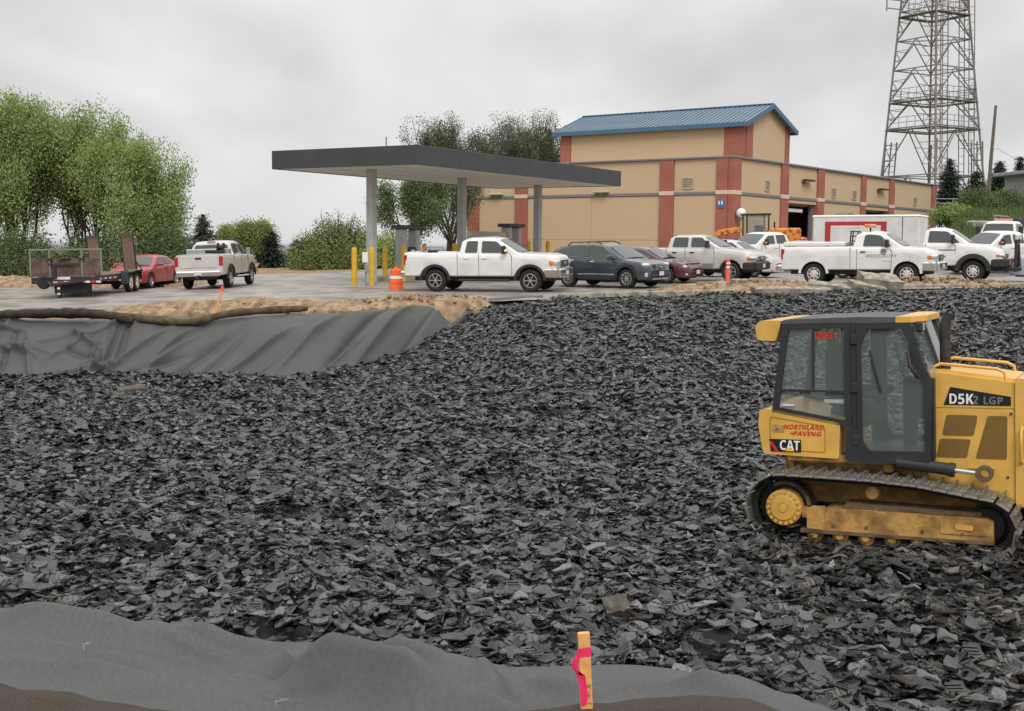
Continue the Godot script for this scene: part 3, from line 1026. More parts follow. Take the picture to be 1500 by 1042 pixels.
func louvre(parent: Node3D, at: Vector3, w: float, h: float, bs: Basis) -> void:
	var l := node("vent", parent)
	l.transform = Transform3D(bs, at)
	var st := nst()
	for s in [-1.0, 1.0]:
		box(st, Vector3(s * w * 0.5, 0, 0.03), Vector3(0.06, h, 0.08))
		box(st, Vector3(0, s * h * 0.5, 0.03), Vector3(w - 0.064, 0.06, 0.08))
	obj(st, "vent_frame", M.beige, l)
	for k in 6:
		var s2 := nst()
		box(s2, Vector3(0, h * (-0.42 + 0.84 * k / 5.0), 0.03), Vector3(w - 0.07, h * 0.1, 0.02), Basis(Vector3.RIGHT, 0.6))
		obj(s2, "slat", M.beige, l)

# ---------------------------------------------------------------- fuel canopy
func build_canopy() -> void:
	var c := thing("fuel_canopy", "flat fuel station canopy with charcoal fascia and pale soffit on grey posts", "canopy", Vector3(-3.83, 0, -49), deg_to_rad(58.5))
	var L := 18.0
	var Wd := 7.65
	var yb := 5.05
	var yt := 5.83
	var fascia := func(o: Vector3, s: Vector3) -> void:
		var st := nst()
		cbox(st, o, s, 0.012)
		obj(st, "fascia_panel", M.canopy_dark, c)
	for k in 6:
		var x := L * (k + 0.5) / 6.0
		fascia.call(Vector3(x, (yb + yt) * 0.5, -0.03), Vector3(L / 6.0 - 0.006, yt - yb, 0.06))
		fascia.call(Vector3(x, (yb + yt) * 0.5, -Wd + 0.03), Vector3(L / 6.0 - 0.006, yt - yb, 0.06))
	for k in 3:
		var z := -0.062 - (Wd - 0.124) * (k + 0.5) / 3.0
		fascia.call(Vector3(0.03, (yb + yt) * 0.5, z), Vector3(0.06, yt - yb, (Wd - 0.124) / 3.0 - 0.006))
		fascia.call(Vector3(L - 0.03, (yb + yt) * 0.5, z), Vector3(0.06, yt - yb, (Wd - 0.124) / 3.0 - 0.006))
	# soffit boards run across
	var nb := 24
	var sst := nst()
	cbox(sst, Vector3.ZERO, Vector3((L - 0.13) / nb - 0.012, 0.04, Wd - 0.13), 0.008)
	sst.generate_normals()
	var sm := sst.commit()
	for k in nb:
		var o := put(sm, "soffit_board", M.canopy_under, c)
		o.position = Vector3(0.065 + (L - 0.13) * (k + 0.5) / nb, yb + 0.05, -Wd * 0.5)
	var deck := nst()
	box(deck, Vector3(L * 0.5, yt - 0.12, -Wd * 0.5), Vector3(L - 0.13, 0.06, Wd - 0.13))
	obj(deck, "roof_deck", M.grey_metal, c)
	for x in [2.4, 6.2, 11.4, 15.6]:
		for z in [-1.9, -5.7]:
			var lt := nst()
			cbox(lt, Vector3(x, yb + 0.018, z), Vector3(0.6, 0.03, 0.6), 0.01)
			obj(lt, "soffit_lamp", M.canopy_light, c)
	for x in [2.0, 8.9, 16.0]:
		var p := nst()
		cbox(p, Vector3(x, (yb + 0.2) * 0.5 + 0.1, -Wd * 0.5), Vector3(0.34, yb - 0.2 + 0.2, 0.34), 0.02)
		obj(p, "post", M.post_grey, c)
	# vent pipes standing on the canopy roof
	for q in [[2.2, -3.2, 0.95], [16.6, -2.4, 0.75]]:
		var vp := nst()
		cyl(vp, Vector3(q[0], yt - 0.1, q[1]), Vector3(q[0], yt + q[2] * 0.62, q[1]), 0.035, 8)
		obj(vp, "vent_pipe", M.grey_metal, c)
	# pump islands and pumps
	for k in 2:
		var s: float = [4.6, 13.4][k]
		var w := c.to_global(Vector3(s, 0, -Wd * 0.5))
		var gy := lot(w.x, -w.z)
		var isl := thing("pump_island", ["concrete pump island by the double steel column pump", "concrete pump island behind the white crew pickup"][k], "kerb", Vector3(w.x, gy, w.z), c.rotation.y)
		var st := nst()
		cbox(st, Vector3(0, 0.06, 0), Vector3(3.6, 0.3, 1.3), 0.04)
		obj(st, "island_slab", M.concrete, isl)
		fuel_pump(Vector3(w.x, gy + 0.2, w.z), c.rotation.y, ["fuel pump with two grey columns under a black cap near the first canopy post", "fuel pump under a black cap seen above the white crew pickup roof"][k])
	# bollards
	for q in [[519, -6.62, 51.4], [545, -5.8, 50.6], [564, -5.6, 54.0], [591, -4.75, 53.6], [621, -4.1, 57.0], [666, -2.75, 58.0], [773, 0.8, 62.0], [801, 1.8, 63.5]]:
		var gy2 := lot(q[1], q[2])
		var bo := thing("bollard", "yellow steel bollard guarding the fuel pumps", "bollard", Vector3(q[1], gy2, -q[2]), 0.0, "yellow bollards round the fuel pumps")
		var bs := nst()
		lathe(bs, Vector3.ZERO, Vector3.UP, [Vector2(0.115, -0.1), Vector2(0.115, 1.52), Vector2(0.09, 1.58), Vector2(0.0, 1.61)], 14)
		obj(bs, "pipe", M.safety_yellow, bo)

func fuel_pump(at: Vector3, turn: float, label: String) -> void:
	var p := thing("fuel_pump", label, "fuel pump", at, turn)
	for x in [-0.48, 0.48]:
		var st := nst()
		cbox(st, Vector3(x, 1.05, 0), Vector3(0.34, 2.1, 0.5), 0.05)
		obj(st, "column", M.post_grey, p)
	var cap := nst()
	cbox(cap, Vector3(0, 2.18, 0), Vector3(1.5, 0.17, 0.75), 0.03)
	obj(cap, "cap", M.canopy_dark, p)
	var bd := nst()
	cbox(bd, Vector3(0, 0.65, 0), Vector3(0.6, 1.3, 0.55), 0.04)
	obj(bd, "cabinet", M.black_plastic, p)
	var scr := nst()
	cbox(scr, Vector3(0, 1.1, 0.285), Vector3(0.3, 0.2, 0.02), 0.005)
	obj(scr, "display", M.plate, p)
	for x in [-0.2, 0.2]:
		var h := nst()
		tube(h, [Vector3(x, 0.95, 0.28), Vector3(x, 0.8, 0.42), Vector3(x, 0.35, 0.44), Vector3(x + 0.1, 0.25, 0.4), Vector3(x + 0.12, 0.6, 0.32)], 0.025, 6)
		obj(h, "hose", M.black_plastic, p)
		var nz := nst()
		cbox(nz, Vector3(x, 0.95, 0.32), Vector3(0.07, 0.2, 0.08), 0.02)
		obj(nz, "nozzle", M.black_plastic, p)

# ---------------------------------------------------------------- mast, poles, hill, far shed
func build_yard() -> void:
	var t := thing("lattice_tower", "tall grey steel lattice communications tower with platforms behind the garage", "tower", Vector3(43.9, 5.0, -130))
	# four leaning legs, corners of a square turned by 15 degrees
	var ctr := func(y: float) -> Vector3: return Vector3(-0.045 * (y - 5.0) * 0.55 + 0.05, y - 5.0, 0)
	var half := func(y: float) -> float: return 5.55 - (y - 5.0) * 0.1
	var corner := func(k: int, y: float) -> Vector3:
		var a := deg_to_rad(15.0 + 90.0 * k)
		var q: Vector3 = ctr.call(y)
		return q + Vector3(cos(a), 0, sin(a)) * half.call(y)
	var lev := [5.0, 9.7, 14.67, 17.6, 20.7, 23.7, 26.7, 29.7, 32.6]
	for k in 4:
		bar("leg", corner.call(k, 0.5), corner.call(k, 33.5), 0.11, M.steel_tower, t)
	for j in lev.size():
		for k in 4:
			var a: Vector3 = corner.call(k, lev[j])
			var b: Vector3 = corner.call((k + 1) % 4, lev[j])
			if j > 0: bar("girt", a, b, 0.06, M.steel_tower, t)
			if j == lev.size() - 1: continue
			var a2: Vector3 = corner.call(k, lev[j + 1])
			var b2: Vector3 = corner.call((k + 1) % 4, lev[j + 1])
			if j == 0:
				bar("brace", a, (a2 + b2) * 0.5, 0.07, M.steel_tower, t)
				bar("brace", b, (a2 + b2) * 0.5, 0.07, M.steel_tower, t)
				continue
			var m := (a2 + b2) * 0.5
			bar("brace", a, m, 0.06, M.steel_tower, t)
			bar("brace", b, m, 0.06, M.steel_tower, t)
			for f in [0.33, 0.66]:
				bar("stay", a.lerp(a2, f), a.lerp(m, f), 0.03, M.steel_tower, t)
				bar("stay", b.lerp(b2, f), b.lerp(m, f), 0.03, M.steel_tower, t)
			bar("stay", a.lerp(a2, 0.66), a.lerp(m, 0.33), 0.025, M.steel_tower, t)
			bar("stay", b.lerp(b2, 0.66), b.lerp(m, 0.33), 0.025, M.steel_tower, t)
		# cross ties inside
		if j > 0:
			bar("tie", corner.call(0, lev[j]), corner.call(2, lev[j]), 0.05, M.steel_tower, t)
			bar("tie", corner.call(1, lev[j]), corner.call(3, lev[j]), 0.05, M.steel_tower, t)
	# platforms with rails
	for y in [14.67, 17.6, 26.7]:
		for k in 4:
			var a: Vector3 = corner.call(k, y)
			var b: Vector3 = corner.call((k + 1) % 4, y)
			var deckst := nst()
			beam(deckst, a * 0.97 + Vector3(0, 0.1, 0), b * 0.97 + Vector3(0, 0.1, 0), 0.9, 0.08)
			obj(deckst, "walkway", M.steel_tower, t)
			if y == 14.67 and k > 1: continue
			for h in [0.55, 1.1]:
				bar("rail", a + Vector3(0, h, 0), b + Vector3(0, h, 0), 0.03, M.steel_tower, t)
			for q in 6:
				var p := a.lerp(b, (q + 0.5) / 6.0)
				bar("rail_post", p, p + Vector3(0, 1.1, 0), 0.03, M.steel_tower, t)
	# cable ladders up the middle and on the legs
	for q in [[0.6, 0.3, 33.0], [1.6, -0.4, 33.0], [3.0, 0.6, 31.0], [3.9, 1.0, 31.0]]:
		var lad := node("cable_ladder", t)
		for s in [-0.28, 0.28]:
			bar("stringer", Vector3(q[0] + s, -1.0, q[1]), Vector3(q[0] + s - 1.0, q[2] - 5.0, q[1]), 0.055, M.steel_tower, lad)
		for n in 34:
			var y := 0.4 + n * 0.8
			var xo: float = -1.0 * (y + 1.0) / (q[2] - 4.0)
			bar("rung", Vector3(q[0] - 0.28 + xo, y, q[1]), Vector3(q[0] + 0.28 + xo, y, q[1]), 0.025, M.steel_tower, lad)
	# antenna racks standing at the feet
	for k in 4:
		var base: Vector3 = corner.call(k, 7.0)
		var rack := node("antenna_rack", t)
		var inw := Vector3(-base.x, 0, -base.z).normalized() * 1.0
		for s in [0.2, 0.75, 1.3]:
			bar("mast", base + inw * s + Vector3(0, -1.5, 0), base + inw * (s + 0.35) + Vector3(0, 6.3, 0), 0.08, M.steel_tower, rack)
		for n in 12:
			var y := -1.0 + n * 0.6
			bar("rung", base + inw * (0.2 + 0.35 * (y + 1.5) / 7.8) + Vector3(0, y, 0), base + inw * (1.3 + 0.35 * (y + 1.5) / 7.8) + Vector3(0, y, 0), 0.03, M.steel_tower, rack)
	# side arm near the top
	var arm := node("side_arm", t)
	var c2: Vector3 = corner.call(2, 27.0)
	for h in [0.0, 0.9]:
		bar("boom", c2 + Vector3(0, h, 0), c2 + Vector3(-1.5, h + 0.1, 0.2), 0.06, M.steel_tower, arm)
	bar("boom", c2 + Vector3(-1.5, -0.2, 0.2), c2 + Vector3(-1.5, 1.3, 0.2), 0.07, M.steel_tower, arm)
	# utility pole and its wire
	var pole := thing("utility_pole", "bare grey wooden utility pole leaning beside the lattice tower", "pole", Vector3(36.4, lot(36.4, 95) - 0.3, -95))
	var ps := nst()
	tube(ps, [Vector3(0, 0, 0), Vector3(0.1, 4.0, 0), Vector3(0.3, 13.0 - pole.position.y, 0)], [0.15, 0.135, 0.1], 10)
	obj(ps, "shaft", M.wood_pole, pole)
	var ins := nst()
	cyl(ins, Vector3(0.05, 4.9, 0), Vector3(0.5, 5.0, 0), 0.05, 8)
	obj(ins, "insulator", M.white_plastic, pole)
	var wire := nst()
	var wp := []
	for k in 12: wp.append(Vector3(0.5 + k * 1.1, 5.0 - 0.38 * k + 0.02 * k * k, -k * 0.9))
	tube(wire, wp, 0.015, 5)
	obj(wire, "wire", M.steel_tower, pole)
	# grassed rise
	var gr := grid(60, 60, func(i: int, j: int):
		var d := 70.0 + 70.0 * j / 59.0
		var x := d * (0.335 + 0.3 * i / 59.0)
		return Vector3(x, lot(x, d) + 0.1, -d))
	structure(put(gr, "hill", M.grass_ground), "low grassed rise behind the parked trucks")
	# grey shed on the rise
	var sh := thing("grey_shed", "plain grey flat roofed shed on the grassy rise", "building", Vector3(49.3, 4.95, -108.0), deg_to_rad(8.0))
	var w := nst()
	box(w, Vector3(0, 1.8, 0), Vector3(10.5, 3.6, 6.0))
	obj(w, "wall", M.grey_wall, sh)
	var rf := nst()
	cbox(rf, Vector3(-0.1, 3.75, 0), Vector3(12.0, 0.3, 7.2), 0.04)
	obj(rf, "roof", M.grey_wall, sh)
	var dr := nst()
	cbox(dr, Vector3(-2.0, 1.2, 3.02), Vector3(1.0, 2.2, 0.06), 0.01)
	obj(dr, "door", M.post_grey, sh)
	# pipe rail along the foot of the tower
	var rl := thing("pipe_fence", "grey pipe rail fence with chain link standing below the lattice tower", "fence", Vector3(38.2, lot(44.0, 112.0), -112.0))
	for k in 9:
		bar("post", Vector3(k * 1.6, -0.4, 0), Vector3(k * 1.6, 2.3, 0), 0.05, M.grey_metal, rl)
	for h in [1.0, 1.9, 2.3]:
		bar("rail", Vector3(0, h, 0), Vector3(12.8, h, 0), 0.04, M.grey_metal, rl)
	# pale stone block on the slope
	var bl := thing("stone_block", "pale rough stone block lying on the grass slope", "stone", Vector3(31.6, lot(31.6, 84.0), -84.0), 0.1)
	var bb := nst()
	cbox(bb, Vector3(0, 0.3, 0), Vector3(1.4, 0.6, 0.8), 0.12)
	obj(bb, "block", M.concrete, bl)
# ---------------------------------------------------------------- plants
var leafs := {}
func leaf_clump(key: String, n: int, spread: float, size: float, upright: float) -> ArrayMesh:
	if leafs.has(key): return leafs[key]
	var r := RandomNumberGenerator.new()
	r.seed = hash(key) % 9999
	var st := nst()
	var tint := r.randf_range(0.75, 1.2)
	for k in n:
		var p := Vector3(r.randfn(0, 1), r.randfn(0, 1), r.randfn(0, 1)).limit_length(1.7) * spread * 0.5
		p.y *= 1.0 + upright
		var d := (p + Vector3(r.randfn(0, 0.3), upright * spread + r.randfn(0, 0.3) * spread, r.randfn(0, 0.3))).normalized()
		var side := d.cross(Vector3(r.randfn(0, 1), r.randfn(0, 1), r.randfn(0, 1))).normalized()
		var s := size * r.randf_range(0.6, 1.3)
		var c := r.randf_range(0.7, 1.25) * tint
		st.set_color(Color(c * r.randf_range(0.9, 1.1), c, c * r.randf_range(0.8, 1.1)))
		tri(st, p, p + d * s * 0.5 + side * s * 0.35, p + d * s)
		tri(st, p, p + d * s, p + d * s * 0.5 - side * s * 0.35)
	st.generate_normals()
	leafs[key] = st.commit()
	return leafs[key]

func needle_spray(key: String, n: int, len: float) -> ArrayMesh:
	if leafs.has(key): return leafs[key]
	var r := RandomNumberGenerator.new()
	r.seed = hash(key) % 9999
	var st := nst()
	for k in n:
		var t := float(k) / n
		var p := Vector3(t * len, -0.12 * t * len, 0)
		var a := r.randf() * TAU
		var d := Vector3(0.55, cos(a) * 0.6, sin(a) * 1.0).normalized() * len * 0.38 * (1.15 - 0.6 * t)
		var s := Vector3(0, 1, 0).cross(d).normalized() * len * 0.06
		var c := r.randf_range(0.6, 1.3)
		st.set_color(Color(c, c, c))
		tri(st, p - s, p + s, p + d)
	st.generate_normals()
	leafs[key] = st.commit()
	return leafs[key]

# the foliage of one plant joined into one mesh from a few clump shapes
func crown_of(places: Array, clumps: Array, m: Material, parent: Node3D, r: RandomNumberGenerator, most := 2000) -> void:
	while places.size() > most:
		var k := r.randi() % places.size()
		places[k] = places[-1]
		places.pop_back()
	var st := SurfaceTool.new()
	st.begin(Mesh.PRIMITIVE_TRIANGLES)
	for k in places.size():
		st.append_from(clumps[k % clumps.size()], 0, places[k])
	put(st.commit(), "crown", m, parent)

func branch(st: SurfaceTool, p: Vector3, d: Vector3, len: float, rad: float, lvl: int, r: RandomNumberGenerator, tips: Array, top_lvl: int, rise: float) -> void:
	var pts := [p]
	var q := p
	var dir := d
	for k in 3:
		dir = (dir + Vector3(r.randfn(0, 0.1), rise * 0.12, r.randfn(0, 0.1))).normalized()
		q += dir * len / 3.0
		pts.append(q)
	tube(st, pts, [rad, rad * 0.85, rad * 0.72, rad * 0.6], 5 if lvl > 1 else 7, false)
	if lvl >= top_lvl - 3:
		for k in range(1, 4): tips.append([pts[k], dir])
	if lvl >= top_lvl: return
	var n := 3 if r.randf() < 0.55 else 2
	for k in n:
		var ax := dir.cross(Vector3(r.randfn(0, 1), r.randfn(0, 1), r.randfn(0, 1))).normalized()
		branch(st, q, dir.rotated(ax, r.randf_range(0.2, 0.55)), len * r.randf_range(0.62, 0.85), rad * 0.58, lvl + 1, r, tips, top_lvl, rise)
	if lvl < top_lvl - 1 and r.randf() < 0.8:
		var ax2 := dir.cross(Vector3(r.randfn(0, 1), r.randfn(0, 1), r.randfn(0, 1))).normalized()
		branch(st, pts[2], dir.rotated(ax2, r.randf_range(0.4, 0.9)), len * 0.6, rad * 0.45, lvl + 1, r, tips, top_lvl, rise)

func leafy_tree(called: String, label: String, at: Vector3, height: float, stems: int, lean: float, leaf: String, clumps: Array, per: int, seed_: int, group := "", spread := 0.24, most := 3000) -> void:
	var r := RandomNumberGenerator.new()
	r.seed = seed_
	var t := thing(called, label, "tree", at, 0.0, group)
	var st := nst()
	var tips := []
	var len := height * 0.27
	if stems == 1:
		tube(st, [Vector3(0, -0.3, 0), Vector3(0.1, height * 0.22, 0)], [height * 0.028, height * 0.02], 9, false)
		for k in 5:
			var a := TAU * k / 5.0 + r.randf()
			branch(st, Vector3(0.1, height * r.randf_range(0.14, 0.22), 0), Vector3(cos(a) * lean, 1, sin(a) * lean).normalized(), len, height * 0.011, 1, r, tips, 4, 1.0)
	else:
		for k in stems:
			var a := TAU * k / stems + r.randf_range(-0.4, 0.4)
			var l := lean * r.randf_range(0.25, 1.15)
			branch(st, Vector3(cos(a) * 0.25, -0.2, sin(a) * 0.25), Vector3(cos(a) * l, 1, sin(a) * l).normalized(), len, height * 0.0105, 0, r, tips, 4, 1.0)
	obj(st, "trunk", M.bark, t)
	var top := 0.1
	for q in tips: top = maxf(top, q[0].y)
	var f := height / top
	var places := []
	for q in tips:
		for k in per:
			var p: Vector3 = q[0] + Vector3(r.randfn(0, 1), r.randfn(0, 1), r.randfn(0, 1)).limit_length(1.6) * spread
			if p.y < height * 0.1: continue
			var s := r.randf_range(0.7, 1.3)
			places.append(Transform3D((Basis(Quaternion(Vector3.UP, (q[1] + Vector3(r.randfn(0, 0.3), 0.3, r.randfn(0, 0.3))).normalized())) * Basis(Vector3.UP, r.randf() * TAU)).scaled(Vector3(s, s, s)), p))
	crown_of(places, clumps, M[leaf], t, r, most)
	t.scale = Vector3(1, f, 1)

func conifer(called: String, label: String, at: Vector3, height: float, radius: float, leaf: String, seed_: int, group := "", gap := 1.0) -> void:
	var r := RandomNumberGenerator.new()
	r.seed = seed_
	var t := thing(called, label, "tree", at, 0.0, group)
	var st := nst()
	tube(st, [Vector3(0, -0.3, 0), Vector3(0, height * 0.5, 0), Vector3(0, height, 0)], [height * 0.02, height * 0.012, 0.015], 8)
	var places := []
	var y := height * 0.08
	while y < height * 0.99:
		var f := 1.0 - y / height
		var rad := radius * pow(f, 0.85) + 0.1
		var n := 6 + int(9 * f)
		for k in n:
			var a := TAU * k / n + r.randf_range(-0.3, 0.3)
			var rr := rad * r.randf_range(0.7, 1.12)
			var d := Vector3(cos(a), 0, sin(a))
			var s0 := Vector3(0, y + r.randf_range(-0.1, 0.1), 0)
			var e := s0 + d * rr + Vector3(0, rr * r.randf_range(-0.32, -0.05), 0)
			tube(st, [s0, e], [0.03, 0.008], 4, false)
			var m := maxi(2, int(rr / 0.22))
			for q in m:
				var tt := (q + 0.6) / m
				var p := s0.lerp(e, tt)
				var sc := r.randf_range(0.8, 1.25)
				var b := Basis(Vector3.UP, -a + r.randfn(0, 0.55)) * Basis(Vector3.BACK, r.randfn(-0.1, 0.25))
				places.append(Transform3D(b.scaled(Vector3(sc, sc, sc)), p - d * 0.15))
		y += lerpf(0.13, 0.26, f) * gap
	obj(st, "trunk", M.bark, t)
	crown_of(places, [needle_spray("spray", 20, 0.6), needle_spray("spray_b", 18, 0.6)], M[leaf], t, r, int(height * 330))

func shrub(called: String, label: String, at: Vector3, size: Vector3, leaf: String, clumps: Array, n: int, seed_: int, twigs := 0, group := "") -> void:
	var r := RandomNumberGenerator.new()
	r.seed = seed_
	var t := thing(called, label, "shrub", at, 0.0, group)
	var st := nst()
	var nz := FastNoiseLite.new()
	nz.seed = seed_
	nz.frequency = 0.55
	for k in 14 + twigs:
		var a := r.randf() * TAU
		var q := sqrt(r.randf())
		var e := Vector3(cos(a) * q * size.x * 0.5, size.y * r.randf_range(0.6, 0.95) * (1.0 if k < 14 else 1.18) * sqrt(1.1 - q * q * 0.8), sin(a) * q * size.z * 0.5)
		var s0 := Vector3(e.x * 0.25, -0.2, e.z * 0.25)
		tube(st, [s0, s0.lerp(e, 0.55) + Vector3(0, 0.15, 0), e], [0.04, 0.025, 0.008], 5, false)
		if k >= 14:
			for g in 4:
				var p0 := s0.lerp(e, 0.6 + 0.1 * g)
				tube(st, [p0, p0 + Vector3(r.randfn(0, 0.25), r.randf_range(0.25, 0.7), r.randfn(0, 0.25))], [0.012, 0.005], 4, false)
	obj(st, "trunk", M.bark, t)
	var places := []
	while places.size() < n:
		var a := r.randf() * TAU
		var q := sqrt(r.randf())
		var dirp := Vector3(cos(a) * q, 0, sin(a) * q)
		var top := sqrt(maxf(0.05, 1.0 - q * q)) * (0.8 + 0.5 * nz.get_noise_3d(dirp.x * 3.0, 0.0, dirp.z * 3.0))
		var p := Vector3(dirp.x * size.x * 0.5, size.y * top * pow(r.randf(), 0.45), dirp.z * size.z * 0.5)
		if nz.get_noise_3d(p.x * 1.2, p.y * 1.6, p.z * 1.2) < -0.18: continue
		var s := r.randf_range(0.7, 1.3)
		places.append(Transform3D((Basis(Vector3(r.randfn(0, 1), r.randfn(0, 1), r.randfn(0, 1)).normalized(), r.randf_range(0, 0.9)) * Basis(Vector3.UP, r.randf() * TAU)).scaled(Vector3(s, s, s)), p))
	crown_of(places, clumps, M[leaf], t, r)

func build_plants() -> void:
	var big := []
	var mid := []
	for k in 4:
		big.append(leaf_clump("big%d" % k, 34, 0.42, 0.1, 0.8))
		mid.append(leaf_clump("mid%d" % k, 26, 0.42, 0.11, 0.2))
	var tall := "maples behind the flatbed trailer"
	leafy_tree("maple_tree", "tall dense spring green maple, the tallest behind the flatbed trailer", Vector3(-27.6, -0.1, -68), 9.7, 8, 0.38, "leaf", big, 5, 101, tall)
	leafy_tree("maple_tree", "tall spring green maple clump beside the loose airy maple", Vector3(-24.2, -0.1, -70), 9.3, 8, 0.3, "leaf", big, 5, 202, tall)
	leafy_tree("maple_tree", "loose airy maple with sky showing through above the trailer ramps", Vector3(-20.7, -0.1, -67), 7.3, 8, 0.42, "leaf", big, 3, 303, tall, 0.24, 2200)
	leafy_tree("maple_tree", "broad green maple standing behind the rusty trailer headboard", Vector3(-31.6, -0.1, -70), 9.9, 7, 0.4, "leaf", big, 5, 404, tall)
	# undergrowth below them
	for k in 6:
		shrub("undergrowth_shrub", "leafy green shrub growing in the row at the foot of the maples", Vector3(-30.0 + k * 2.3, 0.0, -64.0 - (k % 2) * 1.5), Vector3(3.4, 2.4 + 0.5 * (k % 3), 2.4), "shrub", mid, 300, 510 + k, 0, "shrubs under the maples")
	conifer("spruce_tree", "dark green spruce standing behind the red sedan", Vector3(-21.4, 0.0, -76), 5.6, 2.3, "needle", 601)
	conifer("spruce_tree", "blue grey spruce rising behind the silver pickup cab", Vector3(-22.6, 0.0, -90), 4.0, 2.0, "needle_grey", 602)
	leafy_tree("round_tree", "pale yellow green tree behind the silver pickup", Vector3(-20.0, 0.0, -95), 3.2, 5, 0.9, "leaf_pale", mid, 3, 603)
	leafy_tree("round_tree", "pale green round tree next to the grey spruce", Vector3(-23.6, 0.0, -105), 3.0, 5, 0.9, "leaf_pale", mid, 3, 604)
	conifer("juniper_bush", "dark juniper bush between silver pickup and canopy post", Vector3(-15.9, 0.1, -81), 2.5, 1.4, "needle", 605, "", 0.8)
	conifer("juniper_bush", "low dark juniper bush beside the pale green thicket", Vector3(-14.5, 0.1, -83), 2.0, 1.3, "needle", 606, "", 0.8)
	shrub("thicket", "large yellow green thicket with bare twigs behind the canopy post", Vector3(-11.0, 0.2, -78), Vector3(6.2, 3.6, 4.0), "leaf_pale", mid, 1500, 607, 30)
	shrub("thicket", "small green thicket under the canopy behind the bollards", Vector3(-7.6, 0.3, -76), Vector3(3.6, 2.6, 3.0), "leaf", mid, 600, 608, 6)
	leafy_tree("ash_tree", "open branched dark green tree seen under the canopy between the posts", Vector3(-7.0, 0.3, -84), 6.4, 1, 0.75, "shrub", mid, 4, 609, "", 0.3, 1300)
	leafy_tree("ash_tree", "dark tree trunk and crown close to the building end under the canopy", Vector3(-4.6, 0.3, -92), 7.4, 1, 0.6, "leaf_dark", mid, 3, 610, "", 0.3, 900)
	leafy_tree("pine_tree", "tall grey green pine topping the canopy roof", Vector3(-5.6, 0.3, -108), 12.6, 1, 0.6, "needle_grey", mid, 5, 611, "", 0.32, 1700)
	leafy_tree("pine_tree", "tall pine between the canopy roof and the blue gable", Vector3(1.4, 0.5, -112), 13.2, 1, 0.5, "needle_grey", mid, 5, 612, "", 0.32, 1700)
	leafy_tree("pine_tree", "wide pine crown showing low over the canopy roof", Vector3(-2.4, 0.3, -110), 11.4, 1, 0.8, "needle_grey", mid, 5, 614, "", 0.32, 1700)
	conifer("spruce_tree", "pointed spruce close to the end of the blue gable roof", Vector3(3.2, 0.5, -113), 12.2, 1.7, "needle", 613)
	# evergreen tops behind the garage and by the mast
	conifer("spruce_tree", "small spruce tip over the garage roof close to the raised hall", Vector3(33.5, 1.5, -128), 8.4, 1.2, "needle", 620)
	conifer("spruce_tree", "second small spruce tip over the long garage roof", Vector3(38.0, 1.5, -133), 8.2, 1.3, "needle", 621)
	conifer("spruce_tree", "big dark spruce standing inside the lattice tower legs", Vector3(42.2, 4.4, -120), 6.4, 2.6, "needle", 622)
	conifer("spruce_tree", "dark spruce between the lattice tower and the utility pole", Vector3(44.4, 5.0, -119), 4.7, 2.4, "needle", 623)
	conifer("spruce_tree", "broad dark spruce directly behind the utility pole", Vector3(47.0, 5.0, -120), 5.6, 3.0, "needle", 624)
	conifer("spruce_tree", "spruce tip over the roof of the grey shed", Vector3(51.0, 4.5, -125), 7.0, 1.6, "needle", 625)
	shrub("round_shrub", "rounded olive green shrub on the rise beside the utility pole", Vector3(34.6, 4.55, -92), Vector3(3.4, 2.1, 2.6), "shrub", mid, 700, 626, 4)
	shrub("round_shrub", "wide grey green shrub on the rise next to the grey shed", Vector3(37.0, 4.6, -93), Vector3(3.4, 2.0, 2.6), "shrub", mid, 700, 627, 4)
	shrub("round_shrub", "low green shrub at the garage end of the grassy rise", Vector3(32.2, 4.3, -91), Vector3(3.0, 0.9, 2.0), "leaf", mid, 400, 628, 4)
# ---------------------------------------------------------------- road vehicles
# local frame of every vehicle: x forward, y up, z to its right-hand side, origin on the ground amidships
func settle(o: Node3D, x: float, d: float, yaw: float, half_base := 1.7) -> void:
	var f := Vector3(cos(yaw), 0, -sin(yaw))
	var s := Vector3(sin(yaw), 0, cos(yaw))
	var h := func(p: Vector3) -> float: return lot(x + p.x, d - p.z) + 0.06
	var yf: float = h.call(f * half_base)
	var yr: float = h.call(-f * half_base)
	var ya: float = h.call(s * 0.8)
	var yb: float = h.call(-s * 0.8)
	var bx := (f * half_base * 2.0 + Vector3(0, yf - yr, 0)).normalized()
	var bz := (s * 1.6 + Vector3(0, ya - yb, 0)).normalized()
	var by := bz.cross(bx).normalized()
	o.transform = Transform3D(Basis(bx, by, bx.cross(by)), Vector3(x, (yf + yr) * 0.5, -d))

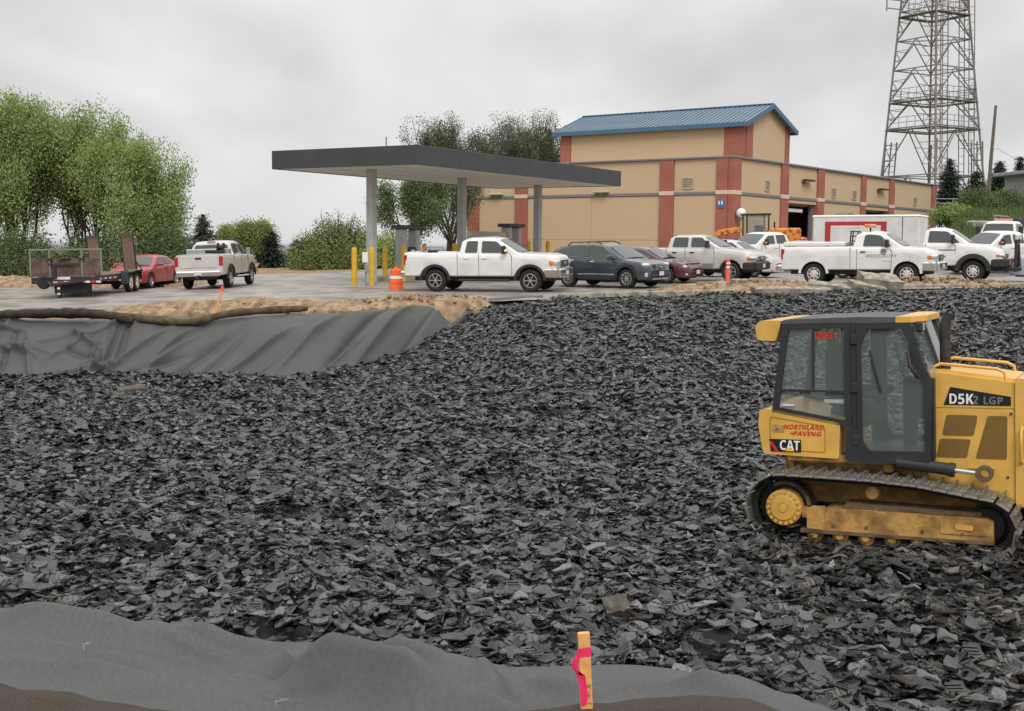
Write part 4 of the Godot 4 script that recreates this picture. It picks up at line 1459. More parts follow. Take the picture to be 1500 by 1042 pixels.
var wheel_parts := {}
func wheel(parent: Node3D, at: Vector3, r: float, w: float, style: String, side: float) -> void:
	var n := node("wheel", parent)
	n.position = at
	n.rotation.y = 0.0 if side > 0 else PI
	var key := "%s%.2f%.2f" % [style, r, w]
	if not wheel_parts.has(key):
		var rr := r * (0.62 if style != "truck" else 0.56)
		var ty := nst()
		lathe(ty, Vector3.ZERO, Vector3.BACK, [Vector2(rr, -w * 0.45), Vector2(r * 0.9, -w * 0.5), Vector2(r * 0.985, -w * 0.38), Vector2(r, 0), Vector2(r * 0.985, w * 0.38), Vector2(r * 0.9, w * 0.5), Vector2(r * 0.78, w * 0.52), Vector2(rr, w * 0.44), Vector2(rr, w * 0.1)], 32)
		ty.generate_normals()
		var rm := nst()
		lathe(rm, Vector3.ZERO, Vector3.BACK, [Vector2(rr * 0.98, w * 0.12), Vector2(rr, w * 0.46), Vector2(rr * 0.93, w * 0.47), Vector2(rr * 0.88, w * 0.36)], 28)
		var spokes: int = {"alloy5": 10, "alloy6": 6, "steel": 8, "truck": 8, "white": 5}.get(style, 6)
		if style in ["steel", "truck", "white"]:
			lathe(rm, Vector3.ZERO, Vector3.BACK, [Vector2(rr * 0.66, w * 0.3), Vector2(rr * 0.5, w * 0.34), Vector2(rr * 0.3, w * 0.44), Vector2(rr * 0.2, w * 0.46), Vector2(0, w * 0.47)], 24)
		else:
			lathe(rm, Vector3.ZERO, Vector3.BACK, [Vector2(rr * 0.24, w * 0.3), Vector2(rr * 0.2, w * 0.42), Vector2(0, w * 0.43)], 16)
		for k in spokes:
			var a := TAU * k / spokes
			var d := Vector3(cos(a), sin(a), 0)
			var wd := rr * (0.3 if style in ["steel", "truck", "white"] else 0.34 if style == "alloy6" else 0.14)
			beam(rm, d * rr * 0.2 + Vector3(0, 0, w * 0.34), d * rr * 0.92 + Vector3(0, 0, w * 0.36), wd, w * 0.1)
		rm.generate_normals()
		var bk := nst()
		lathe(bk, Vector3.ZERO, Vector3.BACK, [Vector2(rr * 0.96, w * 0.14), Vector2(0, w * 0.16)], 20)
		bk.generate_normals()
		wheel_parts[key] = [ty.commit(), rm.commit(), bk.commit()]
	put(wheel_parts[key][0], "tyre", M.tyre, n)
	put(wheel_parts[key][1], "rim", M.steel_wheel if style in ["steel", "white", "truck"] else M.alloy, n)
	put(wheel_parts[key][2], "brake", M.chassis_paint, n)  # plain dark disc backing the spokes so the holes look dark

# lower body: rings across, one per station along x
func shell(s: Dictionary) -> SurfaceTool:
	var xr: float = s.xr
	var xf: float = s.xf
	var stations := []
	var n := 44
	for k in n + 1: stations.append(lerpf(xr, xf, float(k) / n))
	for e in [0.012, 0.04, 0.09, 0.16]:
		stations.append(xr + e)
		stations.append(xf - e)
	for a in [s.axf, s.axr]:
		for k in 17: stations.append(a - cos(PI * k / 16.0) * s.arch * 0.9999)
	for p in s.top: stations.append(p.x)
	if s.has("bed"):
		for e in [s.bed[0] - 0.002, s.bed[0] + 0.002, s.bed[1] - 0.002, s.bed[1] + 0.002]: stations.append(e)
	stations.sort()
	var xs := []
	for x in stations:
		if x >= xr and x <= xf and (xs.is_empty() or x - xs[-1] > 0.0015): xs.append(x)
	var rings := []
	for x in xs:
		var w: float = s.hw
		var ef: float = clampf((xf - x) / s.get("round_f", 0.3), 0.0, 1.0)
		var er: float = clampf((x - xr) / s.get("round_r", 0.15), 0.0, 1.0)
		w -= s.get("nose", 0.1) * pow(1.0 - ef, 2.2) + s.get("tail", 0.05) * pow(1.0 - er, 2.2)
		var yb: float = s.sill
		for a in [s.axf, s.axr]:
			var q: float = s.arch * s.arch - (x - a) * (x - a)
			if q > 0.0: yb = maxf(yb, s.wr + 0.02 + sqrt(q) * s.get("archk", 1.0))
		var yt: float = curve(s.top, x)
		yt -= 0.05 * pow(1.0 - clampf((xf - x) / 0.1, 0, 1), 2.0)
		yb = minf(yb, yt - 0.12)
		var h := yt - yb
		var waist: float = s.get("waist", 0.55)
		var ring := [Vector2(0, yb), Vector2(w - 0.07, yb), Vector2(w - 0.012, yb + minf(0.04, h * 0.1)), Vector2(w, yb + h * 0.3), Vector2(w, yb + h * waist), Vector2(w - 0.012, yt - minf(0.14, h * 0.3)), Vector2(w - 0.04, yt - minf(0.05, h * 0.15)), Vector2(w - 0.085, yt)]
		if s.has("bed") and x > s.bed[0] and x < s.bed[1]:
			ring.append_array([Vector2(w - 0.14, yt), Vector2(w - 0.15, s.bed[2]), Vector2(0, s.bed[2])])
		else:
			var cr: float = s.get("crown", 0.03)
			ring.append_array([Vector2(w - 0.2, yt + cr * 0.4), Vector2(w * 0.5, yt + cr), Vector2(0, yt + cr * 1.2)])
		var full := []
		for p in ring: full.append(Vector3(x, p.y, p.x))
		for k in range(ring.size() - 2, 0, -1): full.append(Vector3(x, ring[k].y, -ring[k].x))
		rings.append(full)
	var st := nst()
	for i in rings.size() - 1:
		var a: Array = rings[i]
		var b: Array = rings[i + 1]
		for k in a.size():
			var k2 := (k + 1) % a.size()
			st.set_smooth_group(k + 1)
			quad(st, a[k], a[k2], b[k2], b[k])
	st.set_smooth_group(-1)
	for e in [0, rings.size() - 1]:
		var rg: Array = rings[e]
		var m := rg.size()
		for k in range(0, m / 2):
			var a2: Vector3 = rg[k]
			var b2: Vector3 = rg[k + 1]
			var c2: Vector3 = rg[(m - k - 1) % m]
			var d2: Vector3 = rg[(m - k) % m]
			if e == 0: quad(st, a2, d2, c2, b2)
			else: quad(st, a2, b2, c2, d2)
	return st

func side_z(s: Dictionary, x: float, y: float) -> float:
	var b: float = curve(s.top, x) - 0.02
	var t := clampf((y - b) / maxf(s.roof_y - b, 0.1), 0.0, 1.0)
	return lerpf(s.gw, s.gr, t)

func cabin(s: Dictionary) -> SurfaceTool:
	var rl: Array = s.roof
	var xs := []
	for i in rl.size() - 1:
		var m := 6
		for k in m: xs.append(lerpf(rl[i].x, rl[i + 1].x, float(k) / m))
	xs.append(rl[-1].x)
	var rings := []
	for x in xs:
		var yt: float = maxf(curve(rl, x), curve(s.top, x) + 0.01)
		var yb: float = curve(s.top, x) - 0.06
		var h := yt - yb
		var z1 := side_z(s, x, yt - minf(0.09, h * 0.4))
		var z2 := side_z(s, x, yt)
		var ring := [Vector2(side_z(s, x, yb), yb), Vector2(z1, yt - minf(0.09, h * 0.4)), Vector2(z2 - 0.03, yt - minf(0.03, h * 0.2)), Vector2(z2 - 0.12, yt), Vector2(z2 * 0.4, yt + minf(0.025, h * 0.05)), Vector2(0, yt + minf(0.03, h * 0.06))]
		var full := []
		for p in ring: full.append(Vector3(x, p.y, p.x))
		for k in range(ring.size() - 2, -1, -1): full.append(Vector3(x, ring[k].y, -ring[k].x))
		rings.append(full)
	var st := nst()
	for i in rings.size() - 1:
		for k in rings[i].size() - 1:
			st.set_smooth_group(k + 1)
			quad(st, rings[i][k], rings[i][k + 1], rings[i + 1][k + 1], rings[i + 1][k])
	st.set_smooth_group(-1)
	for e in [0, rings.size() - 1]:
		var rg: Array = rings[e]
		for k in range(1, rg.size() - 1): tri(st, rg[0], rg[k], rg[k + 1])
	return st

# a pane on a flank of the cabin: outline in (x, y), lies 6 mm proud
func flank_pane(s: Dictionary, poly: Array, side: float, m: Material, parent: Node3D, called: String, lift := 0.006) -> void:
	var p := rounded(poly, 0.06, 3)
	if Geometry2D.is_polygon_clockwise(p): p.reverse()
	var idx := Geometry2D.triangulate_polygon(p)
	var st := nst()
	var at := func(q: Vector2, off: float) -> Vector3: return Vector3(q.x, q.y, side * (side_z(s, q.x, q.y) + off))
	for i in range(0, idx.size(), 3):
		var a: Vector3 = at.call(p[idx[i]], lift)
		var b: Vector3 = at.call(p[idx[i + 1]], lift)
		var c: Vector3 = at.call(p[idx[i + 2]], lift)
		if side > 0: tri(st, a, c, b)
		else: tri(st, a, b, c)
	for i in p.size():
		var j := (i + 1) % p.size()
		quad(st, at.call(p[i], lift), at.call(p[j], lift), at.call(p[j], -0.03), at.call(p[i], -0.03))
	obj(st, called, m, parent)

# windscreen or rear window between two points of the roof line
func cross_pane(s: Dictionary, a: Vector2, b: Vector2, inset: float, m: Material, parent: Node3D, called: String, front: bool) -> void:
	var st := nst()
	st.set_smooth_group(1)
	var nv := 6
	var nrm := Vector3(b.y - a.y, a.x - b.x, 0).normalized()
	if (nrm.x > 0) != front: nrm = -nrm
	var P := func(i: int, j: int) -> Vector3:
		var q := a.lerp(b, i / 4.0)
		var hw := side_z(s, q.x, q.y) - inset
		var v := lerpf(-1.0, 1.0, j / float(nv))
		return Vector3(q.x, q.y, v * hw) + nrm * (0.012 + 0.03 * (1.0 - v * v))
	for i in 4:
		for j in nv:
			if front: quad(st, P.call(i, j), P.call(i + 1, j), P.call(i + 1, j + 1), P.call(i, j + 1))
			else: quad(st, P.call(i, j), P.call(i, j + 1), P.call(i + 1, j + 1), P.call(i + 1, j))
	obj(st, called, m, parent)

func part_box(called: String, o: Vector3, sz: Vector3, m: Material, parent: Node3D, ch := 0.015, bs := Basis()) -> MeshInstance3D:
	var st := nst()
	cbox(st, o, sz, ch, bs)
	return obj(st, called, m, parent)

func mirrored(called: String, o: Vector3, sz: Vector3, m: Material, parent: Node3D, ch := 0.015) -> void:
	for s in [1.0, -1.0]: part_box(called, Vector3(o.x, o.y, o.z * s), sz, m, parent, ch)

func vehicle(called: String, label: String, category: String, s: Dictionary, group := "") -> Node3D:
	var v := thing(called, label, category, Vector3.ZERO, 0.0, group)
	var paint: Material = M[s.paint]
	obj(shell(s), "body", paint, v)
	obj(cabin(s), "cabin", paint, v)
	# chassis between the wheels
	var ch := nst()
	box(ch, Vector3((s.xf + s.xr) * 0.5, (s.sill + s.wr) * 0.5 + 0.05, 0), Vector3(s.xf - s.xr - 0.5, 0.3, s.hw * 1.1))
	box(ch, Vector3((s.xf + s.xr) * 0.5, s.sill + 0.3, 0), Vector3(s.xf - s.xr - 0.3, 0.5, s.hw * 1.3))
	for a in [s.axf, s.axr]: cyl(ch, Vector3(a, s.wr, -s.hw + 0.2), Vector3(a, s.wr, s.hw - 0.2), 0.07, 8)
	obj(ch, "chassis", M.chassis_paint, v)
	for a in [s.axf, s.axr]:
		for side in [1.0, -1.0]:
			wheel(v, Vector3(a, s.wr, side * (s.hw - s.tw * 0.5 - 0.02)), s.wr, s.tw, s.rim, side)
			# flare round the arch
			if s.has("flare"):
				var st := nst()
				var pts := []
				for k in 13:
					var t := PI * k / 12.0
					pts.append(Vector3(a - cos(t) * (s.arch + 0.02), s.wr + 0.02 + sin(t) * (s.arch * s.get("archk", 1.0) + 0.02), side * (s.hw + 0.004)))
				for k in 12:
					beam(st, pts[k], pts[k + 1], 0.06, 0.09)
				obj(st, "wheel_flare", M[s.flare], v)
	for w in s.get("windows", []):
		for side in [1.0, -1.0]: flank_pane(s, w, side, M.car_glass, v, "window")
	if s.has("screen"): cross_pane(s, s.screen[0], s.screen[1], 0.1, M.car_glass, v, "windscreen", true)
	if s.has("rear_screen"): cross_pane(s, s.rear_screen[0], s.rear_screen[1], 0.12, M.car_glass, v, "rear_window", false)
	for h in s.get("handles", []):
		mirrored("door_handle", Vector3(h[0], h[1], s.hw + 0.012), Vector3(0.2, 0.045, 0.035), M[s.get("handle_mat", "black_plastic")], v)
	for q in s.get("seams", []):     # dark strips round the doors, the shade of the gaps put in as colour
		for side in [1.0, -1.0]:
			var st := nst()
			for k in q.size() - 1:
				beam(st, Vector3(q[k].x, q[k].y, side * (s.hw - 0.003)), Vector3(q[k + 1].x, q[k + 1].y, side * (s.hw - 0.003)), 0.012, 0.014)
			obj(st, "gap_strip", M.seam, v)
	if s.has("mirror"):
		for side in [1.0, -1.0]:
			var mr := node("mirror", v)
			mr.position = Vector3(s.mirror[0], s.mirror[1], side * (s.gw + 0.16))
			part_box("mirror_case", Vector3.ZERO, Vector3(0.13, s.mirror[2], 0.24), M[s.get("mirror_mat", "black_plastic")], mr, 0.03)
			part_box("mirror_glass", Vector3(-0.067, 0, 0), Vector3(0.01, s.mirror[2] - 0.05, 0.19), M.chrome, mr, 0.003)
			part_box("mirror_arm", Vector3(0.02, -s.mirror[2] * 0.3, -side * 0.14), Vector3(0.06, 0.05, 0.12), M.black_plastic, mr)
	return v

func plate_on(v: Node3D, o: Vector3) -> void:
	part_box("number_plate", o, Vector3(0.012, 0.155, 0.31), M.plate, v, 0.004)

# one-piece lamp that wraps a corner
func corner_lamp(called: String, v: Node3D, o: Vector3, sz: Vector3, m: Material) -> void:
	mirrored(called, o, sz, m, v, 0.03)

func pickup_front(v: Node3D, s: Dictionary, kind: String) -> void:
	var xf: float = s.xf
	var yh: float = curve(s.top, xf - 0.1)
	# bumper
	var bp := nst()
	cbox(bp, Vector3(xf + 0.03, s.sill + 0.12, 0), Vector3(0.26, 0.34, s.hw * 1.8), 0.06)
	for side in [1.0, -1.0]:
		cbox(bp, Vector3(xf - 0.2, s.sill + 0.12, side * (s.hw - 0.06)), Vector3(0.5, 0.32, 0.14), 0.04)
	obj(bp, "front_bumper", M.chrome if kind != "plain" else M.black_plastic, v)
	# grille
	var gy0: float = s.sill + 0.32
	var gh: float = yh - gy0 - 0.12
	part_box("grille_surround", Vector3(xf + 0.0, gy0 + gh * 0.5, 0), Vector3(0.12, gh, s.hw * 1.16), M.chrome, v, 0.04)
	for k in 4:
		part_box("grille_slot", Vector3(xf + 0.055, gy0 + gh * (0.16 + 0.23 * k), 0), Vector3(0.03, gh * 0.17, s.hw * 1.02), M.black_plastic, v, 0.01)
	part_box("badge", Vector3(xf + 0.08, gy0 + gh * 0.5, 0), Vector3(0.02, 0.1, 0.3), mat("badge_metal", Color(0.5, 0.42, 0.25), 0.3, 0.6), v, 0.01)
	# lamps
	for side in [1.0, -1.0]:
		part_box("headlight", Vector3(xf - 0.07, gy0 + gh * 0.62, side * (s.hw - 0.24)), Vector3(0.24, gh * 0.62, 0.36), M.lamp_clear, v, 0.04)
		part_box("turn_lamp", Vector3(xf - 0.18, gy0 + gh * 0.62, side * (s.hw - 0.05)), Vector3(0.16, gh * 0.58, 0.1), M.lamp_amber, v, 0.03)
	plate_on(v, Vector3(xf + 0.17, s.sill + 0.12, 0))

func pickup_rear(v: Node3D, s: Dictionary) -> void:
	var xr: float = s.xr
	var yt: float = curve(s.top, xr + 0.05)
	for side in [1.0, -1.0]:
		part_box("tail_lamp", Vector3(xr + 0.06, yt - 0.28, side * (s.hw - 0.085)), Vector3(0.16, 0.42, 0.16), M.lamp_red, v, 0.03)
	var bp := nst()
	cbox(bp, Vector3(xr - 0.08, s.sill + 0.08, 0), Vector3(0.24, 0.22, s.hw * 1.86), 0.05)
	obj(bp, "rear_bumper", M.chrome, v)
	part_box("tailgate", Vector3(xr - 0.012, (yt + s.sill + 0.28) * 0.5, 0), Vector3(0.03, yt - s.sill - 0.36, s.hw * 1.56), M[s.paint], v, 0.012)
	part_box("tailgate_handle", Vector3(xr - 0.035, yt - 0.16, 0), Vector3(0.02, 0.08, 0.26), M.black_plastic, v, 0.006)
	plate_on(v, Vector3(xr - 0.21, s.sill + 0.09, 0))

func sedan_spec(paint: String) -> Dictionary:
	return {"paint": paint, "xf": 2.32, "xr": -2.36, "axf": 1.38, "axr": -1.36, "wr": 0.32, "tw": 0.21, "rim": "alloy5", "arch": 0.37, "hw": 0.89, "sill": 0.24, "round_f": 0.7, "nose": 0.28, "round_r": 0.5, "tail": 0.16,
		"top": [Vector2(-2.36, 0.9), Vector2(-2.2, 1.02), Vector2(-1.6, 1.04), Vector2(0.3, 0.98), Vector2(1.0, 0.95), Vector2(1.7, 0.86), Vector2(2.15, 0.74), Vector2(2.32, 0.6)],
		"roof": [Vector2(-1.85, 1.02), Vector2(-1.05, 1.38), Vector2(-0.5, 1.44), Vector2(0.0, 1.43), Vector2(0.35, 1.36), Vector2(1.15, 0.95)], "roof_y": 1.44, "gw": 0.84, "gr": 0.6,
		"windows": [[Vector2(-0.28, 1.03), Vector2(0.72, 1.01), Vector2(0.2, 1.33), Vector2(-0.26, 1.36)], [Vector2(-1.05, 1.05), Vector2(-0.36, 1.03), Vector2(-0.36, 1.36), Vector2(-0.86, 1.33)]],
		"screen": [Vector2(1.08, 0.99), Vector2(0.38, 1.345)], "rear_screen": [Vector2(-1.78, 1.06), Vector2(-1.08, 1.365)],
		"handles": [[-0.2, 0.9], [-1.1, 0.92]], "handle_mat": paint, "mirror": [0.62, 1.02, 0.13], "mirror_mat": paint,
		"seams": [[Vector2(0.85, 0.35), Vector2(0.85, 0.9), Vector2(0.78, 0.96)], [Vector2(-0.32, 0.3), Vector2(-0.32, 1.0)], [Vector2(-1.12, 0.62), Vector2(-1.2, 0.9), Vector2(-1.18, 1.0)]]}

func sedan_ends(v: Node3D, s: Dictionary) -> void:
	mirrored("headlight", Vector3(2.02, 0.66, 0.6), Vector3(0.36, 0.14, 0.34), M.lamp_clear, v, 0.05)
	mirrored("tail_lamp", Vector3(-2.27, 0.86, 0.66), Vector3(0.16, 0.17, 0.34), M.lamp_red, v, 0.04)
	part_box("grille", Vector3(2.3, 0.56, 0), Vector3(0.08, 0.1, 0.7), M.black_plastic, v, 0.02)
	part_box("lower_grille", Vector3(2.28, 0.36, 0), Vector3(0.1, 0.14, 1.0), M.black_plastic, v, 0.03)
	mirrored("fog_lamp", Vector3(2.16, 0.36, 0.66), Vector3(0.16, 0.1, 0.16), M.lamp_clear, v, 0.03)
	part_box("front_bumper", Vector3(2.29, 0.46, 0), Vector3(0.1, 0.06, 1.2), M[s.paint], v, 0.02)
	plate_on(v, Vector3(2.37, 0.44, 0))
	plate_on(v, Vector3(-2.38, 0.72, 0))

func build_vehicles() -> void:
	white_crew_pickup()
	grey_suv()
	# maroon saloon beside it
	var s := sedan_spec("paint_maroon")
	var v := vehicle("sedan", "maroon sedan showing only its nose between the grey SUV and the silver pickup", "car", s, "cars parked before the garage")
	sedan_ends(v, s)
	settle(v, 5.45, 50.6, -deg_to_rad(33))
	silver_pickup()
	# silver crossover behind the silver pickup
	s = sedan_spec("paint_silver")
	s.top = [Vector2(-2.2, 1.0), Vector2(-2.1, 1.15), Vector2(0.6, 1.12), Vector2(1.2, 1.08), Vector2(1.9, 0.98), Vector2(2.2, 0.8), Vector2(2.3, 0.66)]
	s.xr = -2.2
	s.roof = [Vector2(-2.15, 1.14), Vector2(-1.8, 1.58), Vector2(-0.6, 1.66), Vector2(0.1, 1.64), Vector2(0.45, 1.56), Vector2(1.25, 1.08)]
	s.roof_y = 1.66
	s.windows = [[Vector2(-0.28, 1.16), Vector2(0.85, 1.14), Vector2(0.3, 1.54), Vector2(-0.26, 1.57)], [Vector2(-1.25, 1.18), Vector2(-0.36, 1.16), Vector2(-0.36, 1.57), Vector2(-1.2, 1.56)]]
	s.screen = [Vector2(1.18, 1.12), Vector2(0.48, 1.545)]
	s.rear_screen = [Vector2(-2.12, 1.2), Vector2(-1.84, 1.54)]
	v = vehicle("sedan", "silver car almost hidden between the silver pickup and the white utility pickup", "car", s, "cars parked before the garage")
	sedan_ends(v, s)
	settle(v, 9.9, 56.0, -deg_to_rad(31))
	left_facing_pickup("white pickup facing the orange loader behind the parked row", 12.7, 62.5, 214.0, "pickup")
	white_utility_pickup()
	plow_truck()
	left_facing_pickup("white crew pickup behind the plow truck turned the other way", 23.6, 60.0, 205.0, "pickup")
	utility_truck()
	# pale blue pickup nose beyond the plow frame
	s = sedan_spec("paint_bluegrey")
	v = vehicle("sedan", "pale blue car half hidden by the plow mounting frame", "car", s, "cars parked before the garage")
	sedan_ends(v, s)
	settle(v, 22.5, 49.5, -deg_to_rad(20))
	silver_rear_pickup()
	s = sedan_spec("paint_red")
	v = vehicle("sedan", "red sedan parked behind the flatbed trailer ramps", "car", s)
	sedan_ends(v, s)
	settle(v, -16.4, 55.0, deg_to_rad(-97), 1.37)
	flatbed_trailer()
	box_trailer()
	wheel_loader()

func pickup_spec(paint: String) -> Dictionary:
	return {"paint": paint, "xf": 2.78, "xr": -3.05, "axf": 1.82, "axr": -1.83, "wr": 0.41, "tw": 0.27, "rim": "alloy6", "arch": 0.54, "archk": 0.95, "hw": 1.0, "sill": 0.56, "round_f": 0.5, "nose": 0.16, "round_r": 0.1, "tail": 0.03, "waist": 0.6,
		"top": [Vector2(-3.05, 1.42), Vector2(-0.93, 1.42), Vector2(-0.9, 1.38), Vector2(1.1, 1.36), Vector2(1.5, 1.38), Vector2(2.4, 1.34), Vector2(2.7, 1.27), Vector2(2.78, 1.2)],
		"bed": [-2.98, -1.0, 0.95],
		"roof": [Vector2(-0.9, 1.38), Vector2(-0.82, 1.84), Vector2(-0.6, 1.94), Vector2(0.2, 1.96), Vector2(0.55, 1.9), Vector2(1.42, 1.38)], "roof_y": 1.96, "gw": 0.94, "gr": 0.74,
		"windows": [[Vector2(-0.68, 1.42), Vector2(-0.2, 1.42), Vector2(-0.2, 1.84), Vector2(-0.62, 1.84)], [Vector2(-0.04, 1.42), Vector2(1.0, 1.41), Vector2(0.5, 1.82), Vector2(-0.04, 1.84)]],
		"screen": [Vector2(1.36, 1.42), Vector2(0.6, 1.875)], "rear_screen": [Vector2(-0.895, 1.45), Vector2(-0.83, 1.8)],
		"handles": [[-0.6, 1.22], [0.1, 1.22]], "handle_mat": paint, "mirror": [0.88, 1.52, 0.3],
		"seams": [[Vector2(-0.95, 0.6), Vector2(-0.95, 1.42)], [Vector2(-0.12, 0.6), Vector2(-0.12, 1.4)], [Vector2(1.14, 0.62), Vector2(1.14, 1.3), Vector2(1.06, 1.38)]]}

func white_crew_pickup() -> void:
	var s := pickup_spec("paint_white")
	s.flare = "black_plastic"
	var v := vehicle("pickup_truck", "white crew cab pickup with headlights on driving past the fuel pumps", "pickup", s, "pickup trucks in the yard")
	pickup_front(v, s, "chrome")
	pickup_rear(v, s)
	for side in [1.0, -1.0]:
		part_box("marker_lamp", Vector3(2.74, 1.06, side * 0.68), Vector3(0.06, 0.13, 0.24), M.lamp_white_lit, v, 0.02)
		part_box("marker_lamp", Vector3(2.62, 1.07, side * 0.9), Vector3(0.12, 0.13, 0.1), M.lamp_amber_lit, v, 0.02)
		part_box("mirror_lamp", Vector3(0.96, 1.5, side * 1.13), Vector3(0.03, 0.08, 0.17), M.lamp_amber_lit, v, 0.01)
		part_box("side_step", Vector3(0.05, 0.42, side * 0.93), Vector3(2.0, 0.08, 0.16), M.black_plastic, v, 0.03)
	settle(v, -0.8, 45.6, -deg_to_rad(18))
	# load in the bed
	var c := thing("cool_box", "pinkish grey cool box with white lid in the white crew pickup bed", "cooler", v.to_global(Vector3(-1.52, 1.16, 0.3)), v.rotation.y)
	part_box("chest", Vector3(0, 0.16, 0), Vector3(0.72, 0.38, 0.42), mat("cooler_pink", Color(0.5, 0.4, 0.38), 0.5), c, 0.03)
	part_box("lid", Vector3(0, 0.39, 0), Vector3(0.76, 0.08, 0.46), M.white_plastic, c, 0.02)
	c.position.y -= 0.14
	var g := thing("hand_pump", "black pump engine in a tube frame in the white crew pickup bed", "machine", v.to_global(Vector3(-2.18, 1.0, 0.2)), v.rotation.y)
	part_box("engine", Vector3(0, 0.3, 0), Vector3(0.4, 0.42, 0.36), M.black_plastic, g, 0.05)
	for x in [-0.28, 0.28]:
		for z in [-0.22, 0.22]: bar("frame_tube", Vector3(x, -0.04, z), Vector3(x, 0.62, z), 0.018, M.grey_metal, g)
		bar("frame_tube", Vector3(x, 0.62, -0.22), Vector3(x, 0.62, 0.22), 0.018, M.grey_metal, g)
	for z in [-0.22, 0.22]: bar("frame_tube", Vector3(-0.28, 0.62, z), Vector3(0.28, 0.62, z), 0.018, M.grey_metal, g)
	traffic_cone(v.to_global(Vector3(-2.62, 0.95, 0.25)), 0.65, "small orange cone with pale collar riding in the white crew pickup bed")

func traffic_cone(at: Vector3, h: float, label: String) -> void:
	var t := thing("traffic_cone", label, "cone", at)
	part_box("base", Vector3(0, 0.02, 0), Vector3(h * 0.5, 0.04, h * 0.5), M.safety_orange, t, 0.01)
	var st := nst()
	lathe(st, Vector3.ZERO, Vector3.UP, [Vector2(h * 0.19, 0.03), Vector2(h * 0.05, h), Vector2(0, h)], 16)
	obj(st, "cone", M.safety_orange, t)
	var c := nst()
	lathe(c, Vector3.ZERO, Vector3.UP, [Vector2(h * 0.135, h * 0.45), Vector2(h * 0.095, h * 0.74)], 16)
	obj(c, "collar", M.cone_white, t)

